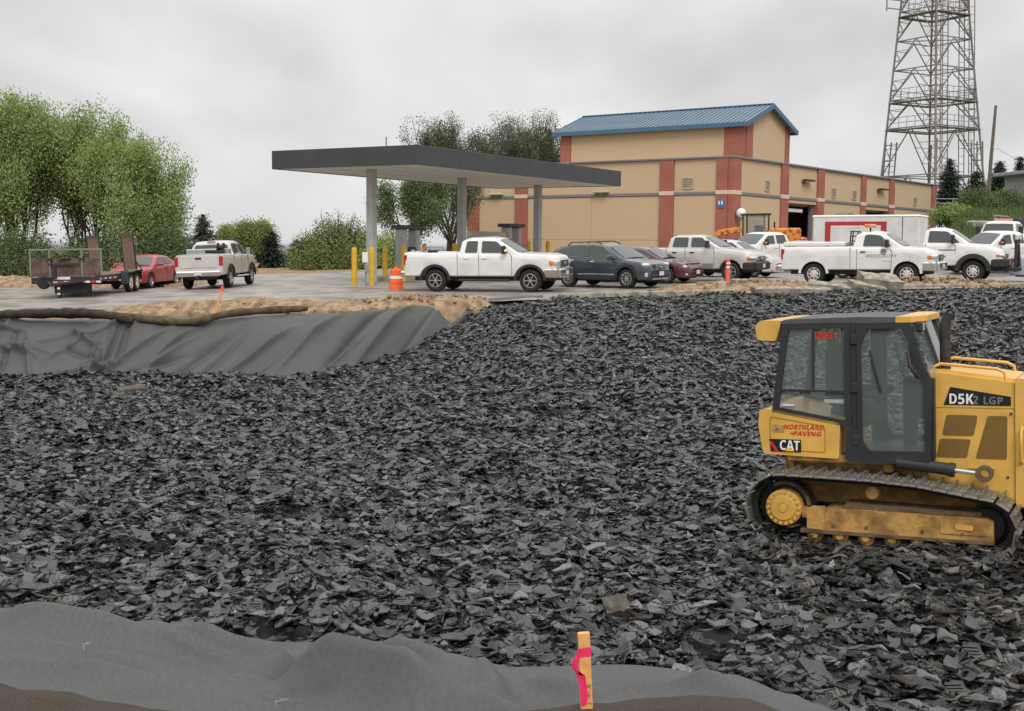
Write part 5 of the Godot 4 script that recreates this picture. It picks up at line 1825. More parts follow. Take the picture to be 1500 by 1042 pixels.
func grey_suv() -> void:
	var s := {"paint": "paint_navy", "xf": 2.3, "xr": -2.36, "axf": 1.38, "axr": -1.32, "wr": 0.37, "tw": 0.24, "rim": "alloy5", "arch": 0.43, "hw": 0.93, "sill": 0.3, "round_f": 0.6, "nose": 0.26, "round_r": 0.4, "tail": 0.14,
		"top": [Vector2(-2.36, 0.95), Vector2(-2.25, 1.2), Vector2(-1.9, 1.26), Vector2(-0.6, 1.12), Vector2(0.9, 1.06), Vector2(1.3, 1.06), Vector2(1.9, 0.98), Vector2(2.2, 0.86), Vector2(2.3, 0.7)],
		"roof": [Vector2(-2.3, 1.2), Vector2(-1.95, 1.5), Vector2(-1.3, 1.62), Vector2(-0.4, 1.66), Vector2(0.1, 1.63), Vector2(0.4, 1.56), Vector2(1.3, 1.06)], "roof_y": 1.66, "gw": 0.88, "gr": 0.64,
		"windows": [[Vector2(-0.3, 1.15), Vector2(0.82, 1.11), Vector2(0.22, 1.53), Vector2(-0.3, 1.57)], [Vector2(-1.15, 1.2), Vector2(-0.38, 1.15), Vector2(-0.38, 1.57), Vector2(-1.1, 1.54)], [Vector2(-1.95, 1.36), Vector2(-1.22, 1.21), Vector2(-1.2, 1.53), Vector2(-1.6, 1.49)]],
		"screen": [Vector2(1.22, 1.1), Vector2(0.45, 1.545)], "rear_screen": [Vector2(-2.24, 1.27), Vector2(-1.98, 1.47)],
		"handles": [[-0.15, 0.98], [-1.1, 1.02]], "handle_mat": "chrome", "mirror": [0.7, 1.14, 0.16], "mirror_mat": "paint_navy", "flare": "black_plastic",
		"seams": [[Vector2(0.88, 0.4), Vector2(0.92, 0.95), Vector2(0.86, 1.05)], [Vector2(-0.34, 0.35), Vector2(-0.34, 1.1)], [Vector2(-1.1, 0.8), Vector2(-1.2, 1.15)]]}
	var v := vehicle("suv", "dark blue grey SUV with roof rails parked behind the white crew pickup", "suv", s, "cars parked before the garage")
	for side in [1.0, -1.0]:
		# bright line round the side glass
		var st := nst()
		var ln := [Vector2(0.9, 1.095), Vector2(-0.34, 1.125), Vector2(-1.2, 1.18), Vector2(-2.0, 1.35), Vector2(-1.62, 1.51), Vector2(-1.2, 1.57), Vector2(-0.34, 1.605), Vector2(0.22, 1.565), Vector2(0.9, 1.095)]
		for k in ln.size() - 1:
			beam(st, Vector3(ln[k].x, ln[k].y, side * (side_z(s, ln[k].x, ln[k].y) + 0.008)), Vector3(ln[k + 1].x, ln[k + 1].y, side * (side_z(s, ln[k + 1].x, ln[k + 1].y) + 0.008)), 0.012, 0.022)
		obj(st, "window_trim", M.chrome, v)
		var rr := nst()
		tube(rr, [Vector3(-1.5, 1.58, side * 0.62), Vector3(-1.35, 1.7, side * 0.6), Vector3(-0.2, 1.73, side * 0.6), Vector3(0.1, 1.64, side * 0.61)], 0.022, 6)
		obj(rr, "roof_rail", M.black_plastic, v)
		part_box("headlight", Vector3(1.98, 0.86, side * 0.68), Vector3(0.5, 0.15, 0.3), M.lamp_clear, v, 0.05, Basis(Vector3.UP, side * 0.35))
		part_box("fog_lamp", Vector3(2.13, 0.5, side * 0.68), Vector3(0.2, 0.18, 0.26), M.lamp_clear, v, 0.04)
		part_box("tail_lamp", Vector3(-2.2, 1.05, side * 0.78), Vector3(0.26, 0.22, 0.2), M.lamp_red, v, 0.04)
		part_box("side_moulding", Vector3(0.0, 0.5, side * 0.932), Vector3(1.7, 0.05, 0.02), M.chrome, v, 0.006)
	part_box("grille", Vector3(2.25, 0.76, 0), Vector3(0.14, 0.26, 0.84), M.black_plastic, v, 0.05)
	for k in 4: part_box("grille_bar", Vector3(2.325, 0.67 + 0.06 * k, 0), Vector3(0.03, 0.022, 0.8 - 0.04 * k), M.chrome, v, 0.006)
	part_box("badge", Vector3(2.345, 0.77, 0), Vector3(0.02, 0.09, 0.17), M.chrome, v, 0.008)
	part_box("front_bumper", Vector3(2.27, 0.46, 0), Vector3(0.14, 0.14, 1.1), M.black_plastic, v, 0.04)
	part_box("skid_plate", Vector3(2.26, 0.34, 0), Vector3(0.14, 0.06, 1.0), M.alloy, v, 0.02)
	plate_on(v, Vector3(2.36, 0.54, 0))
	plate_on(v, Vector3(-2.4, 0.85, 0))
	settle(v, 3.72, 47.3, -deg_to_rad(39))

func silver_pickup() -> void:
	var s := pickup_spec("paint_silver")
	s.wr = 0.39
	s.arch = 0.48
	s.sill = 0.5
	s.windows = [[Vector2(-0.72, 1.4), Vector2(-0.04, 1.4), Vector2(-0.04, 1.8), Vector2(-0.66, 1.8)], [Vector2(0.1, 1.4), Vector2(0.98, 1.4), Vector2(0.55, 1.79), Vector2(0.1, 1.8)]]
	s.roof = [Vector2(-0.92, 1.36), Vector2(-0.84, 1.78), Vector2(-0.62, 1.87), Vector2(0.25, 1.88), Vector2(0.6, 1.82), Vector2(1.4, 1.36)]
	s.roof_y = 1.88
	s.screen = [Vector2(1.34, 1.4), Vector2(0.64, 1.8)]
	s.rear_screen = [Vector2(-0.915, 1.42), Vector2(-0.85, 1.74)]
	s.handle_mat = "black_plastic"
	s.handles = [[-0.6, 1.18], [0.18, 1.18]]
	s.top = [Vector2(-3.05, 1.36), Vector2(-0.93, 1.36), Vector2(-0.9, 1.33), Vector2(1.1, 1.32), Vector2(1.5, 1.32), Vector2(2.3, 1.24), Vector2(2.68, 1.14), Vector2(2.78, 1.06)]
	s.nose = 0.22
	var v := vehicle("pickup_truck", "silver crew cab pickup parked behind the orange delineator post", "pickup", s, "pickup trucks in the yard")
	pickup_front(v, s, "plain")
	pickup_rear(v, s)
	for side in [1.0, -1.0]:
		part_box("side_cladding", Vector3(0.1, 0.62, side * 1.005), Vector3(2.0, 0.22, 0.02), M.paint_grey, v, 0.006)
	settle(v, 7.75, 52.0, -deg_to_rad(29))

func left_facing_pickup(label: String, x: float, d: float, yaw: float, cat: String) -> void:
	var s := pickup_spec("paint_white_dull")
	s.windows = [[Vector2(-0.72, 1.42), Vector2(-0.04, 1.42), Vector2(-0.04, 1.84), Vector2(-0.66, 1.84)], [Vector2(0.1, 1.42), Vector2(1.0, 1.41), Vector2(0.5, 1.82), Vector2(0.1, 1.84)]]
	var v := vehicle("pickup_truck", label, cat, s, "pickup trucks in the yard")
	pickup_front(v, s, "chrome")
	pickup_rear(v, s)
	for side in [1.0, -1.0]:
		part_box("mirror_lamp", Vector3(0.955, 1.5, side * 1.12), Vector3(0.02, 0.1, 0.16), M.lamp_amber, v, 0.008)
	settle(v, x, d, deg_to_rad(yaw))

func white_utility_pickup() -> void:
	var s := pickup_spec("paint_white")
	s.axf = 1.69
	s.axr = -1.69
	s.xf = 2.66
	s.xr = -2.92
	s.rim = "steel"
	s.wr = 0.39
	s.arch = 0.5
	s.sill = 0.54
	s.top = [Vector2(-2.92, 1.4), Vector2(-0.3, 1.4), Vector2(-0.26, 1.37), Vector2(1.2, 1.36), Vector2(1.5, 1.37), Vector2(2.3, 1.3), Vector2(2.58, 1.2), Vector2(2.66, 1.12)]
	s.bed = [-2.85, -0.4, 0.95]
	s.roof = [Vector2(-0.26, 1.37), Vector2(-0.16, 1.82), Vector2(0.06, 1.92), Vector2(0.55, 1.94), Vector2(0.85, 1.87), Vector2(1.55, 1.37)]
	s.roof_y = 1.94
	s.windows = [[Vector2(0.1, 1.41), Vector2(1.14, 1.4), Vector2(0.72, 1.79), Vector2(0.3, 1.84), Vector2(0.16, 1.82)]]
	s.screen = [Vector2(1.49, 1.41), Vector2(0.89, 1.845)]
	s.rear_screen = [Vector2(-0.255, 1.44), Vector2(-0.17, 1.78)]
	s.handles = [[0.12, 1.2]]
	s.handle_mat = "black_plastic"
	s.mirror = [1.0, 1.5, 0.3]
	s.seams = [[Vector2(-0.34, 0.58), Vector2(-0.34, 1.4)], [Vector2(-0.1, 0.6), Vector2(-0.1, 1.3)], [Vector2(1.14, 0.62), Vector2(1.16, 1.2), Vector2(1.08, 1.35)]]
	s.flare = "paint_white"
	var v := vehicle("pickup_truck", "white single cab utility pickup with orange beacon and printed door crest", "pickup", s, "pickup trucks in the yard")
	pickup_front(v, s, "chrome")
	pickup_rear(v, s)
	# bed cover box, cab guard and beacon bar
	part_box("bed_cover", Vector3(-1.72, 1.5, 0), Vector3(2.3, 0.16, 1.8), M.white_plastic, v, 0.03)
	var gd := node("cab_guard", v)
	for z in [-0.75, -0.4, 0.4, 0.75]: bar("guard_post", Vector3(-0.42, 1.38, z), Vector3(-0.36, 1.98, z), 0.025, M.black_plastic, gd)
	for y in [1.6, 1.78, 1.96]: bar("guard_rail", Vector3(-0.38, y, -0.75), Vector3(-0.38, y, 0.75), 0.022, M.black_plastic, gd)
	var bc := node("beacon", v)
	bar("beacon_stem", Vector3(0.2, 1.93, 0.1), Vector3(0.2, 2.1, 0.1), 0.03, M.black_plastic, bc)
	part_box("beacon_bar", Vector3(0.2, 2.16, 0.1), Vector3(0.22, 0.12, 1.15), M.lamp_amber, bc, 0.03)
	# door crest: ring emblem above the town name, a small line below
	for side in [1.0, -1.0]:
		var cr := nst()
		var z: float = side * (s.hw + 0.004)
		lathe(cr, Vector3(0.86, 1.21, z), Vector3(0, 0, side), [Vector2(0.1, 0.0), Vector2(0.1, 0.004), Vector2(0.06, 0.004), Vector2(0.06, 0.0)], 20)
		cbox(cr, Vector3(0.86, 1.21, z), Vector3(0.11, 0.03, 0.008), 0.0)
		cbox(cr, Vector3(0.86, 1.25, z), Vector3(0.05, 0.05, 0.008), 0.0)
		obj(cr, "door_emblem", M.door_print, v)
		var bs := Basis() if side > 0 else Basis(Vector3.UP, PI)
		lettering("WOODBURY", 0.12, M.door_print, v, Transform3D(bs, Vector3(0.78, 1.05, z)), "door_lettering", false, 1.25)
		part_box("door_line", Vector3(1.0, 0.86, z), Vector3(0.36, 0.018, 0.006), M.door_print, v, 0.0)
	settle(v, 13.25, 46.3, -deg_to_rad(28))

func plow_truck() -> void:
	var s := pickup_spec("paint_white")
	s.xf = 2.9
	s.wr = 0.42
	s.rim = "truck"
	s.axr = -2.1
	s.xr = -3.0
	s.arch = 0.52
	s.sill = 0.62
	s.erase("bed")
	s.top = [Vector2(-3.0, 1.1), Vector2(-0.12, 1.1), Vector2(-0.1, 1.5), Vector2(1.3, 1.5), Vector2(1.8, 1.47), Vector2(2.5, 1.36), Vector2(2.8, 1.22), Vector2(2.9, 1.12)]
	s.roof = [Vector2(-0.08, 1.5), Vector2(-0.03, 2.0), Vector2(0.15, 2.1), Vector2(0.6, 2.11), Vector2(0.9, 2.04), Vector2(1.7, 1.49)]
	s.roof_y = 2.11
	s.windows = [[Vector2(0.08, 1.54), Vector2(1.3, 1.53), Vector2(0.8, 1.97), Vector2(0.12, 2.0)]]
	s.screen = [Vector2(1.64, 1.535), Vector2(0.95, 2.01)]
	s.rear_screen = [Vector2(-0.075, 1.56), Vector2(-0.03, 1.94)]
	s.handles = [[0.12, 1.3]]
	s.seams = [[Vector2(0.0, 0.66), Vector2(0.0, 1.5)], [Vector2(1.12, 1.1), Vector2(1.16, 1.3), Vector2(1.12, 1.48)]]
	s.mirror = [1.05, 1.66, 0.36]
	s.flare = "black_plastic"
	var v := vehicle("pickup_truck", "white chassis truck with black wheel flares and a black plow mount in front", "truck", s, "pickup trucks in the yard")
	pickup_front(v, s, "plain")
	# wide flares, running stripe, plow frame
	for side in [1.0, -1.0]:
		for a in [s.axf]:
			var fl := nst()
			var pts := []
			for k in 15:
				var t := PI * k / 14.0
				pts.append(Vector3(a - cos(t) * 0.6, 0.44 + sin(t) * 0.58, side * 1.03))
			for k in 14: beam(fl, pts[k], pts[k + 1], 0.12, 0.17)
			obj(fl, "wide_flare", M.black_plastic, v)
		part_box("door_stripe", Vector3(0.75, 1.24, side * 1.004), Vector3(0.8, 0.045, 0.006), M.door_print, v, 0.0)
		part_box("fender_badge", Vector3(0.7, 0.98, side * 1.004), Vector3(0.2, 0.03, 0.006), M.door_print, v, 0.0)
		part_box("step_bar", Vector3(0.2, 0.5, side * 0.92), Vector3(1.1, 0.1, 0.2), M.chrome, v, 0.03)
	var pf := node("plow_frame", v)
	for side in [1.0, -1.0]:
		part_box("upright", Vector3(3.3, 1.05, side * 0.42), Vector3(0.1, 1.3, 0.1), M.black_plastic, pf, 0.01)
		part_box("push_arm", Vector3(3.05, 0.5, side * 0.42), Vector3(0.8, 0.14, 0.12), M.black_plastic, pf, 0.01)
		part_box("plow_lamp", Vector3(3.34, 1.72, side * 0.5), Vector3(0.14, 0.16, 0.24), M.lamp_clear, pf, 0.04)
	for y in [0.75, 1.1, 1.5]: part_box("crossbar", Vector3(3.3, y, 0), Vector3(0.09, 0.1, 0.82), M.black_plastic, pf, 0.01)
	part_box("light_bar", Vector3(3.32, 1.82, 0), Vector3(0.1, 0.1, 1.3), M.white_plastic, pf, 0.03)
	bar("ram", Vector3(3.42, 0.6, 0), Vector3(3.36, 1.45, 0), 0.05, M.black_plastic, pf)
	# flat deck behind the cab
	part_box("flat_deck", Vector3(-1.65, 1.18, 0), Vector3(2.9, 0.12, 2.1), M.black_plastic, v, 0.02)
	settle(v, 16.85, 49.9, -deg_to_rad(28))

func utility_truck() -> void:
	var s := pickup_spec("paint_white_dull")
	s.xf = 2.6
	s.axf = 1.7
	s.axr = -2.2
	s.xr = -3.4
	s.erase("bed")
	s.rim = "truck"
	s.wr = 0.46
	s.arch = 0.56
	s.sill = 0.7
	s.top = [Vector2(-3.4, 1.3), Vector2(-0.3, 1.3), Vector2(-0.28, 1.75), Vector2(1.2, 1.75), Vector2(1.6, 1.6), Vector2(2.6, 1.4)]
	s.roof = [Vector2(-0.25, 1.75), Vector2(-0.2, 2.3), Vector2(0.0, 2.42), Vector2(0.8, 2.42), Vector2(1.1, 2.3), Vector2(1.35, 1.75)]
	s.roof_y = 2.42
	s.windows = [[Vector2(-0.05, 1.8), Vector2(1.05, 1.8), Vector2(0.9, 2.26), Vector2(0.0, 2.28)]]
	s.screen = [Vector2(1.33, 1.8), Vector2(1.12, 2.27)]
	s.rear_screen = [Vector2(-0.248, 1.85), Vector2(-0.2, 2.2)]
	s.handles = []
	s.seams = []
	s.mirror = [1.1, 1.95, 0.4]
	var v := vehicle("utility_truck", "white utility truck with rack and pump gear below the grassy rise", "truck", s)
	pickup_front(v, s, "chrome")
	for side in [1.0, -1.0]:
		part_box("locker", Vector3(-1.9, 1.65, side * 0.82), Vector3(2.8, 0.9, 0.4), M.paint_white_dull, v, 0.03)
		for x in [-3.1, -1.9, -0.7]: bar("rack_post", Vector3(x, 2.1, side * 0.8), Vector3(x, 2.75, side * 0.8), 0.04, M.grey_metal, v)
		bar("rack_rail", Vector3(-3.2, 2.75, side * 0.8), Vector3(-0.5, 2.75, side * 0.8), 0.04, M.grey_metal, v)
	part_box("tank", Vector3(-1.2, 2.3, 0), Vector3(1.0, 0.7, 0.9), M.black_plastic, v, 0.1)
	part_box("warning_light", Vector3(0.4, 2.5, 0), Vector3(0.2, 0.12, 0.9), M.lamp_amber, v, 0.03)
	settle(v, 26.3, 66.0, deg_to_rad(232))

func silver_rear_pickup() -> void:
	var s := pickup_spec("paint_silver")
	s.flare = "black_plastic"
	s.axr = -1.78
	s.axf = 1.79
	s.windows = [[Vector2(-0.9, 1.44), Vector2(-0.04, 1.44), Vector2(-0.04, 1.84), Vector2(-0.84, 1.84)], [Vector2(0.1, 1.44), Vector2(1.0, 1.42), Vector2(0.5, 1.82), Vector2(0.1, 1.84)]]
	s.top = [Vector2(-3.05, 1.42), Vector2(-1.13, 1.42), Vector2(-1.1, 1.38), Vector2(1.1, 1.36), Vector2(1.5, 1.4), Vector2(2.4, 1.3), Vector2(2.7, 1.22), Vector2(2.78, 1.1)]
	s.bed = [-2.98, -1.2, 0.95]
	s.roof = [Vector2(-1.1, 1.38), Vector2(-1.0, 1.86), Vector2(-0.8, 1.95), Vector2(0.2, 1.97), Vector2(0.55, 1.9), Vector2(1.42, 1.38)]
	s.rear_screen = [Vector2(-1.095, 1.45), Vector2(-1.01, 1.8)]
	s.seams = [[Vector2(-1.15, 0.6), Vector2(-1.15, 1.42)], [Vector2(0.03, 0.6), Vector2(0.03, 1.4)], [Vector2(1.14, 0.62), Vector2(1.14, 1.36)]]
	var v := vehicle("pickup_truck", "silver crew cab pickup seen from its tailgate beside the red sedan", "pickup", s, "pickup trucks in the yard")
	pickup_front(v, s, "chrome")
	pickup_rear(v, s)
	part_box("stop_lamp", Vector3(-1.02, 1.94, 0), Vector3(0.06, 0.05, 0.36), M.lamp_red, v, 0.01)
	part_box("tow_hitch", Vector3(-3.3, 0.48, 0), Vector3(0.25, 0.12, 0.12), M.black_plastic, v, 0.02)
	part_box("tool_chest", Vector3(-1.45, 1.5, 0), Vector3(0.5, 0.3, 1.8), M.alloy, v, 0.03)
	for side in [1.0, -1.0]: part_box("side_step", Vector3(0.05, 0.46, side * 0.97), Vector3(1.9, 0.07, 0.18), M.chrome, v, 0.03)
	settle(v, -12.75, 53.6, deg_to_rad(88))
	var g := thing("winch", "small black winch reel on the silver pickup tool chest", "winch", v.to_global(Vector3(-1.75, 1.5, 0.35)), v.rotation.y)
	part_box("base_plate", Vector3(0, 0.02, 0), Vector3(0.3, 0.12, 0.8), M.black_plastic, g, 0.02)
	var st := nst()
	lathe(st, Vector3(0, 0.2, 0.1), Vector3.BACK, [Vector2(0, 0), Vector2(0.2, 0), Vector2(0.2, 0.05), Vector2(0.1, 0.06), Vector2(0.1, 0.22), Vector2(0.2, 0.23), Vector2(0.2, 0.28), Vector2(0, 0.28)], 18)
	obj(st, "reel", M.black_plastic, g)

func flatbed_trailer() -> void:
	var t := thing("flatbed_trailer", "black tandem flatbed trailer with raised wooden ramps and rusty headboard", "trailer")
	# local x runs from the headboard back to the ramps
	var L := 6.0
	var dk := 0.74
	for z in [-1.05, 1.05]:
		part_box("side_rail", Vector3(0, dk - 0.1, z), Vector3(L, 0.2, 0.1), M.trailer_black, t, 0.01)
	for k in 12:
		part_box("deck_plank", Vector3(0, dk + 0.03, -0.99 + 0.18 * k), Vector3(L, 0.05, 0.17), M.old_wood, t, 0.008)
	part_box("end_beam", Vector3(-L * 0.5 - 0.05, dk - 0.12, 0), Vector3(0.1, 0.24, 2.5), M.trailer_black, t, 0.01)
	for k in 9:
		part_box("reflector", Vector3(-L * 0.5 - 0.106, dk - 0.17, -0.35 + 0.2 * k), Vector3(0.012, 0.07, 0.17), M.tape_white if k % 2 == 0 else M.tape_red, t, 0.0)
		part_box("reflector", Vector3(-2.7 + 0.3 * k, dk - 0.09, 1.106), Vector3(0.2, 0.06, 0.012), M.tape_white if k % 2 == 1 else M.tape_red, t, 0.0)
	part_box("marker_plate", Vector3(-L * 0.5 - 0.106, dk - 0.03, -0.1), Vector3(0.012, 0.1, 0.6), M.tape_white, t, 0.0)
	part_box("belly_box", Vector3(-2.5, 0.36, 0.1), Vector3(0.7, 0.46, 1.2), M.trailer_black, t, 0.02)
	for z in [-0.7, 0.7]: bar("tongue", Vector3(-L * 0.5, dk - 0.14, z), Vector3(-L * 0.5 - 1.2, 0.5, -0.1), 0.06, M.trailer_black, t)
	var sp := nst()
	lathe(sp, Vector3(-3.2, 0.56, -0.75), Vector3(-1, 0, 0.3), [Vector2(0, -0.1), Vector2(0.22, -0.1), Vector2(0.25, 0.0), Vector2(0.2, 0.1), Vector2(0.0, 0.08)], 18)
	obj(sp, "winch_drum", M.tyre, t)
	part_box("jack", Vector3(-3.3, 0.98, -0.3), Vector3(0.13, 0.6, 0.13), M.trailer_black, t, 0.02)
	part_box("jack_handle", Vector3(-3.3, 1.22, -0.1), Vector3(0.05, 0.05, 0.5), M.trailer_black, t, 0.01)
	part_box("jack_leg", Vector3(-3.3, 0.24, -0.15), Vector3(0.14, 0.6, 0.14), M.trailer_black, t, 0.02)
	for y in [0.14, 0.34]: part_box("leg_reflector", Vector3(-3.377, y, -0.15), Vector3(0.012, 0.07, 0.1), M.tape_white, t, 0.0)
	var hb := node("headboard", t)
	hb.position = Vector3(-2.86, dk + 0.06, 0)
	hb.rotation.y = -PI / 2
	part_box("plate", Vector3(0, 0.3, 0), Vector3(2.66, 0.66, 0.06), M.rust_panel, hb, 0.01)
	for x in [-1.32, -0.6, 0.6, 1.32]: part_box("upright", Vector3(x, 0.46, 0.06), Vector3(0.06, 0.96, 0.06), M.trailer_rail, hb, 0.008)
	part_box("top_rail", Vector3(0, 0.97, 0.06), Vector3(2.72, 0.06, 0.062), M.trailer_rail, hb, 0.008)
	part_box("latch_bar", Vector3(-0.05, 0.44, 0.12), Vector3(1.2, 0.05, 0.05), M.trailer_black, hb, 0.008)
	for x in [-0.6, 0.6]: part_box("hinge", Vector3(x, 0.63, 0.12), Vector3(0.26, 0.06, 0.06), M.trailer_black, hb, 0.008)
	part_box("latch", Vector3(0.0, 0.63, 0.06), Vector3(0.4, 0.06, 0.06), M.trailer_black, hb, 0.008)
	for z in [-0.72, 0.72]:
		var rp := node("ramp", t)
		rp.position = Vector3(2.85, dk + 0.05, z)
		rp.rotation.y = -PI / 2
		rp.rotation.z = 0.07
		for k in 3: part_box("ramp_plank", Vector3(-0.15 + 0.15 * k, 0.6, 0), Vector3(0.145, 1.2, 0.07), M.old_wood, rp, 0.01)
		part_box("ramp_lip", Vector3(0, 1.36, 0), Vector3(0.46, 0.31, 0.05), M.rust_panel, rp, 0.01)
		for s in [-0.25, 0.25]: part_box("ramp_rail", Vector3(s, 0.76, -0.03), Vector3(0.04, 1.52, 0.1), M.trailer_black, rp, 0.008)
		bar("ramp_brace", Vector3(0.25, 0.45, 0.05), Vector3(0.6, -0.02, 0.35), 0.03, M.trailer_black, rp)
	for side in [1.0, -1.0]:
		for x in [0.7, 1.56]:
			wheel(t, Vector3(x, 0.38, side * 1.25), 0.38, 0.22, "white", side)
		var fn := node("fender", t)
		part_box("fender_top", Vector3(1.1, 0.86, side * 1.26), Vector3(1.9, 0.04, 0.3), M.trailer_black, fn, 0.01)
		part_box("fender_front", Vector3(0.12, 0.6, side * 1.26), Vector3(0.06, 0.5, 0.3), mat("fender_green", Color(0.03, 0.04, 0.04), 0.5), fn, 0.02)
		part_box("fender_back", Vector3(2.08, 0.68, side * 1.26), Vector3(0.06, 0.34, 0.3), M.trailer_black, fn, 0.01)
		part_box("fender_trim", Vector3(1.1, 0.885, side * 1.4), Vector3(1.7, 0.02, 0.02), M.tape_white, fn, 0.0)
	for x in [0.7, 1.56]: bar("axle", Vector3(x, 0.38, -1.2), Vector3(x, 0.38, 1.2), 0.05, M.trailer_black, t)
	settle(t, -16.75, 49.0, deg_to_rad(91.0), 1.6)

func box_trailer() -> void:
	var t := thing("enclosed_trailer", "white enclosed box trailer with a red frame line behind the utility pickup", "trailer")
	part_box("box", Vector3(0, 1.62, 0), Vector3(4.5, 2.1, 2.2), M.paint_white_dull, t, 0.08)
	part_box("roof_rail", Vector3(0, 2.66, 0), Vector3(4.54, 0.12, 2.24), M.white_plastic, t, 0.05)
	part_box("red_line", Vector3(-0.4, 2.36, 1.104), Vector3(2.6, 0.16, 0.012), M.stripe_red, t, 0.0)
	for x in [-1.58, 0.78]: part_box("red_line", Vector3(x, 1.66, 1.104), Vector3(0.24, 1.236, 0.012), M.stripe_red, t, 0.0)
	part_box("panel_frame", Vector3(-0.4, 2.2, 1.104), Vector3(1.95, 0.04, 0.014), M.white_plastic, t, 0.0)
	part_box("seam", Vector3(1.55, 1.62, 1.102), Vector3(0.03, 2.0, 0.012), M.seam, t, 0.0)
	part_box("marker_light", Vector3(2.26, 2.0, 0.9), Vector3(0.03, 0.1, 0.1), M.lamp_clear, t, 0.01)
	for side in [1.0, -1.0]:
		wheel(t, Vector3(-0.9, 0.36, side * 1.0), 0.36, 0.22, "white", side)
		wheel(t, Vector3(-0.1, 0.36, side * 1.0), 0.36, 0.22, "white", side)
	part_box("chassis", Vector3(0, 0.5, 0), Vector3(4.4, 0.16, 1.6), M.chassis_paint, t, 0.01)
	bar("tongue", Vector3(2.1, 0.5, 0), Vector3(3.1, 0.5, 0), 0.06, M.trailer_black, t)
	settle(t, 15.55, 53.8, -deg_to_rad(27))

func wheel_loader() -> void:
	var v := thing("wheel_loader", "orange wheel loader with glazed cab parked by the open garage bay", "loader")
	part_box("rear_body", Vector3(-1.7, 1.7, 0), Vector3(2.4, 1.3, 1.5), M.machine_orange, v, 0.1)
	part_box("rear_weight", Vector3(-3.0, 1.3, 0), Vector3(0.5, 0.9, 1.9), M.machine_orange, v, 0.1)
	part_box("front_frame", Vector3(1.6, 1.1, 0), Vector3(2.2, 0.7, 1.1), M.machine_orange, v, 0.08)
	var cab := node("cab", v)
	part_box("cab_base", Vector3(-0.1, 1.55, 0), Vector3(1.5, 0.5, 1.5), M.machine_orange, cab, 0.04)
	part_box("cab_roof", Vector3(-0.1, 3.25, 0), Vector3(1.7, 0.14, 1.65), M.black_plastic, cab, 0.04)
	for x in [-0.8, 0.6]:
		for z in [-0.7, 0.7]: part_box("cab_post", Vector3(x, 2.5, z), Vector3(0.09, 1.42, 0.09), M.black_plastic, cab, 0.01)
	for z in [-0.7, 0.7]: part_box("side_glass", Vector3(-0.1, 2.5, z), Vector3(1.31, 1.4, 0.012), M.pane, cab, 0.0)
	part_box("front_glass", Vector3(0.6, 2.5, 0), Vector3(0.012, 1.4, 1.31), M.pane, cab, 0.0)
	part_box("seat", Vector3(-0.3, 2.1, 0), Vector3(0.5, 0.9, 0.5), M.seat_black, cab, 0.06)
	bar("exhaust", Vector3(-1.4, 2.0, 0.4), Vector3(-1.4, 2.75, 0.4), 0.06, M.black_plastic, v)
	for z in [-0.55, 0.55]:
		var arm := nst()
		beam(arm, Vector3(0.9, 2.3, z), Vector3(2.3, 2.1, z), 0.18, 0.32, 0.03)
		beam(arm, Vector3(2.3, 2.1, z), Vector3(3.3, 0.8, z), 0.18, 0.3, 0.03)
		obj(arm, "lift_arm", M.machine_orange, v)
	var bk := nst()
	prism(bk, PackedVector2Array([Vector2(3.2, 0.25), Vector2(4.4, 0.2), Vector2(3.8, 0.5), Vector2(3.5, 1.2), Vector2(3.2, 1.3)]), Vector3(0, 0, -1.3), Vector3.RIGHT, Vector3.UP, Vector3(0, 0, 2.6))
	obj(bk, "bucket", M.machine_orange, v)
	for x in [-1.6, 1.5]:
		for side in [1.0, -1.0]: wheel(v, Vector3(x, 0.75, side * 1.05), 0.75, 0.55, "truck", side)
	settle(v, 13.5, 69.0, deg_to_rad(180))
	v.scale = Vector3(0.86, 0.86, 0.86)
# ---------------------------------------------------------------- bulldozer
func ring_prism(st: SurfaceTool, outer: Array, inner: Array, o: Vector3, n: Vector3) -> void:
	var P := func(q: Vector2, k: float) -> Vector3: return o + Vector3(q.x, q.y, 0) + n * k
	var c := outer.size()
	for i in c:
		var j := (i + 1) % c
		quad(st, P.call(outer[i], 1.0), P.call(outer[j], 1.0), P.call(inner[j], 1.0), P.call(inner[i], 1.0))
		quad(st, P.call(outer[i], 0.0), P.call(inner[i], 0.0), P.call(inner[j], 0.0), P.call(outer[j], 0.0))
		quad(st, P.call(outer[i], 0.0), P.call(outer[j], 0.0), P.call(outer[j], 1.0), P.call(outer[i], 1.0))
		quad(st, P.call(inner[i], 0.0), P.call(inner[i], 1.0), P.call(inner[j], 1.0), P.call(inner[j], 0.0))

func V2(a: Array) -> Array:
	var out := []
	for k in range(0, a.size(), 2): out.append(Vector2(a[k], a[k + 1]))
	return out

func flat(parent: Node3D, called: String, pts: Array, z: float, t: float, m: Material, r := 0.0) -> MeshInstance3D:
	var st := nst()
	var poly := rounded(V2(pts), r) if r > 0.0 else PackedVector2Array(V2(pts))
	prism(st, poly, Vector3(0, 0, z), Vector3.RIGHT, Vector3.UP, Vector3(0, 0, t))
	return obj(st, called, m, parent)

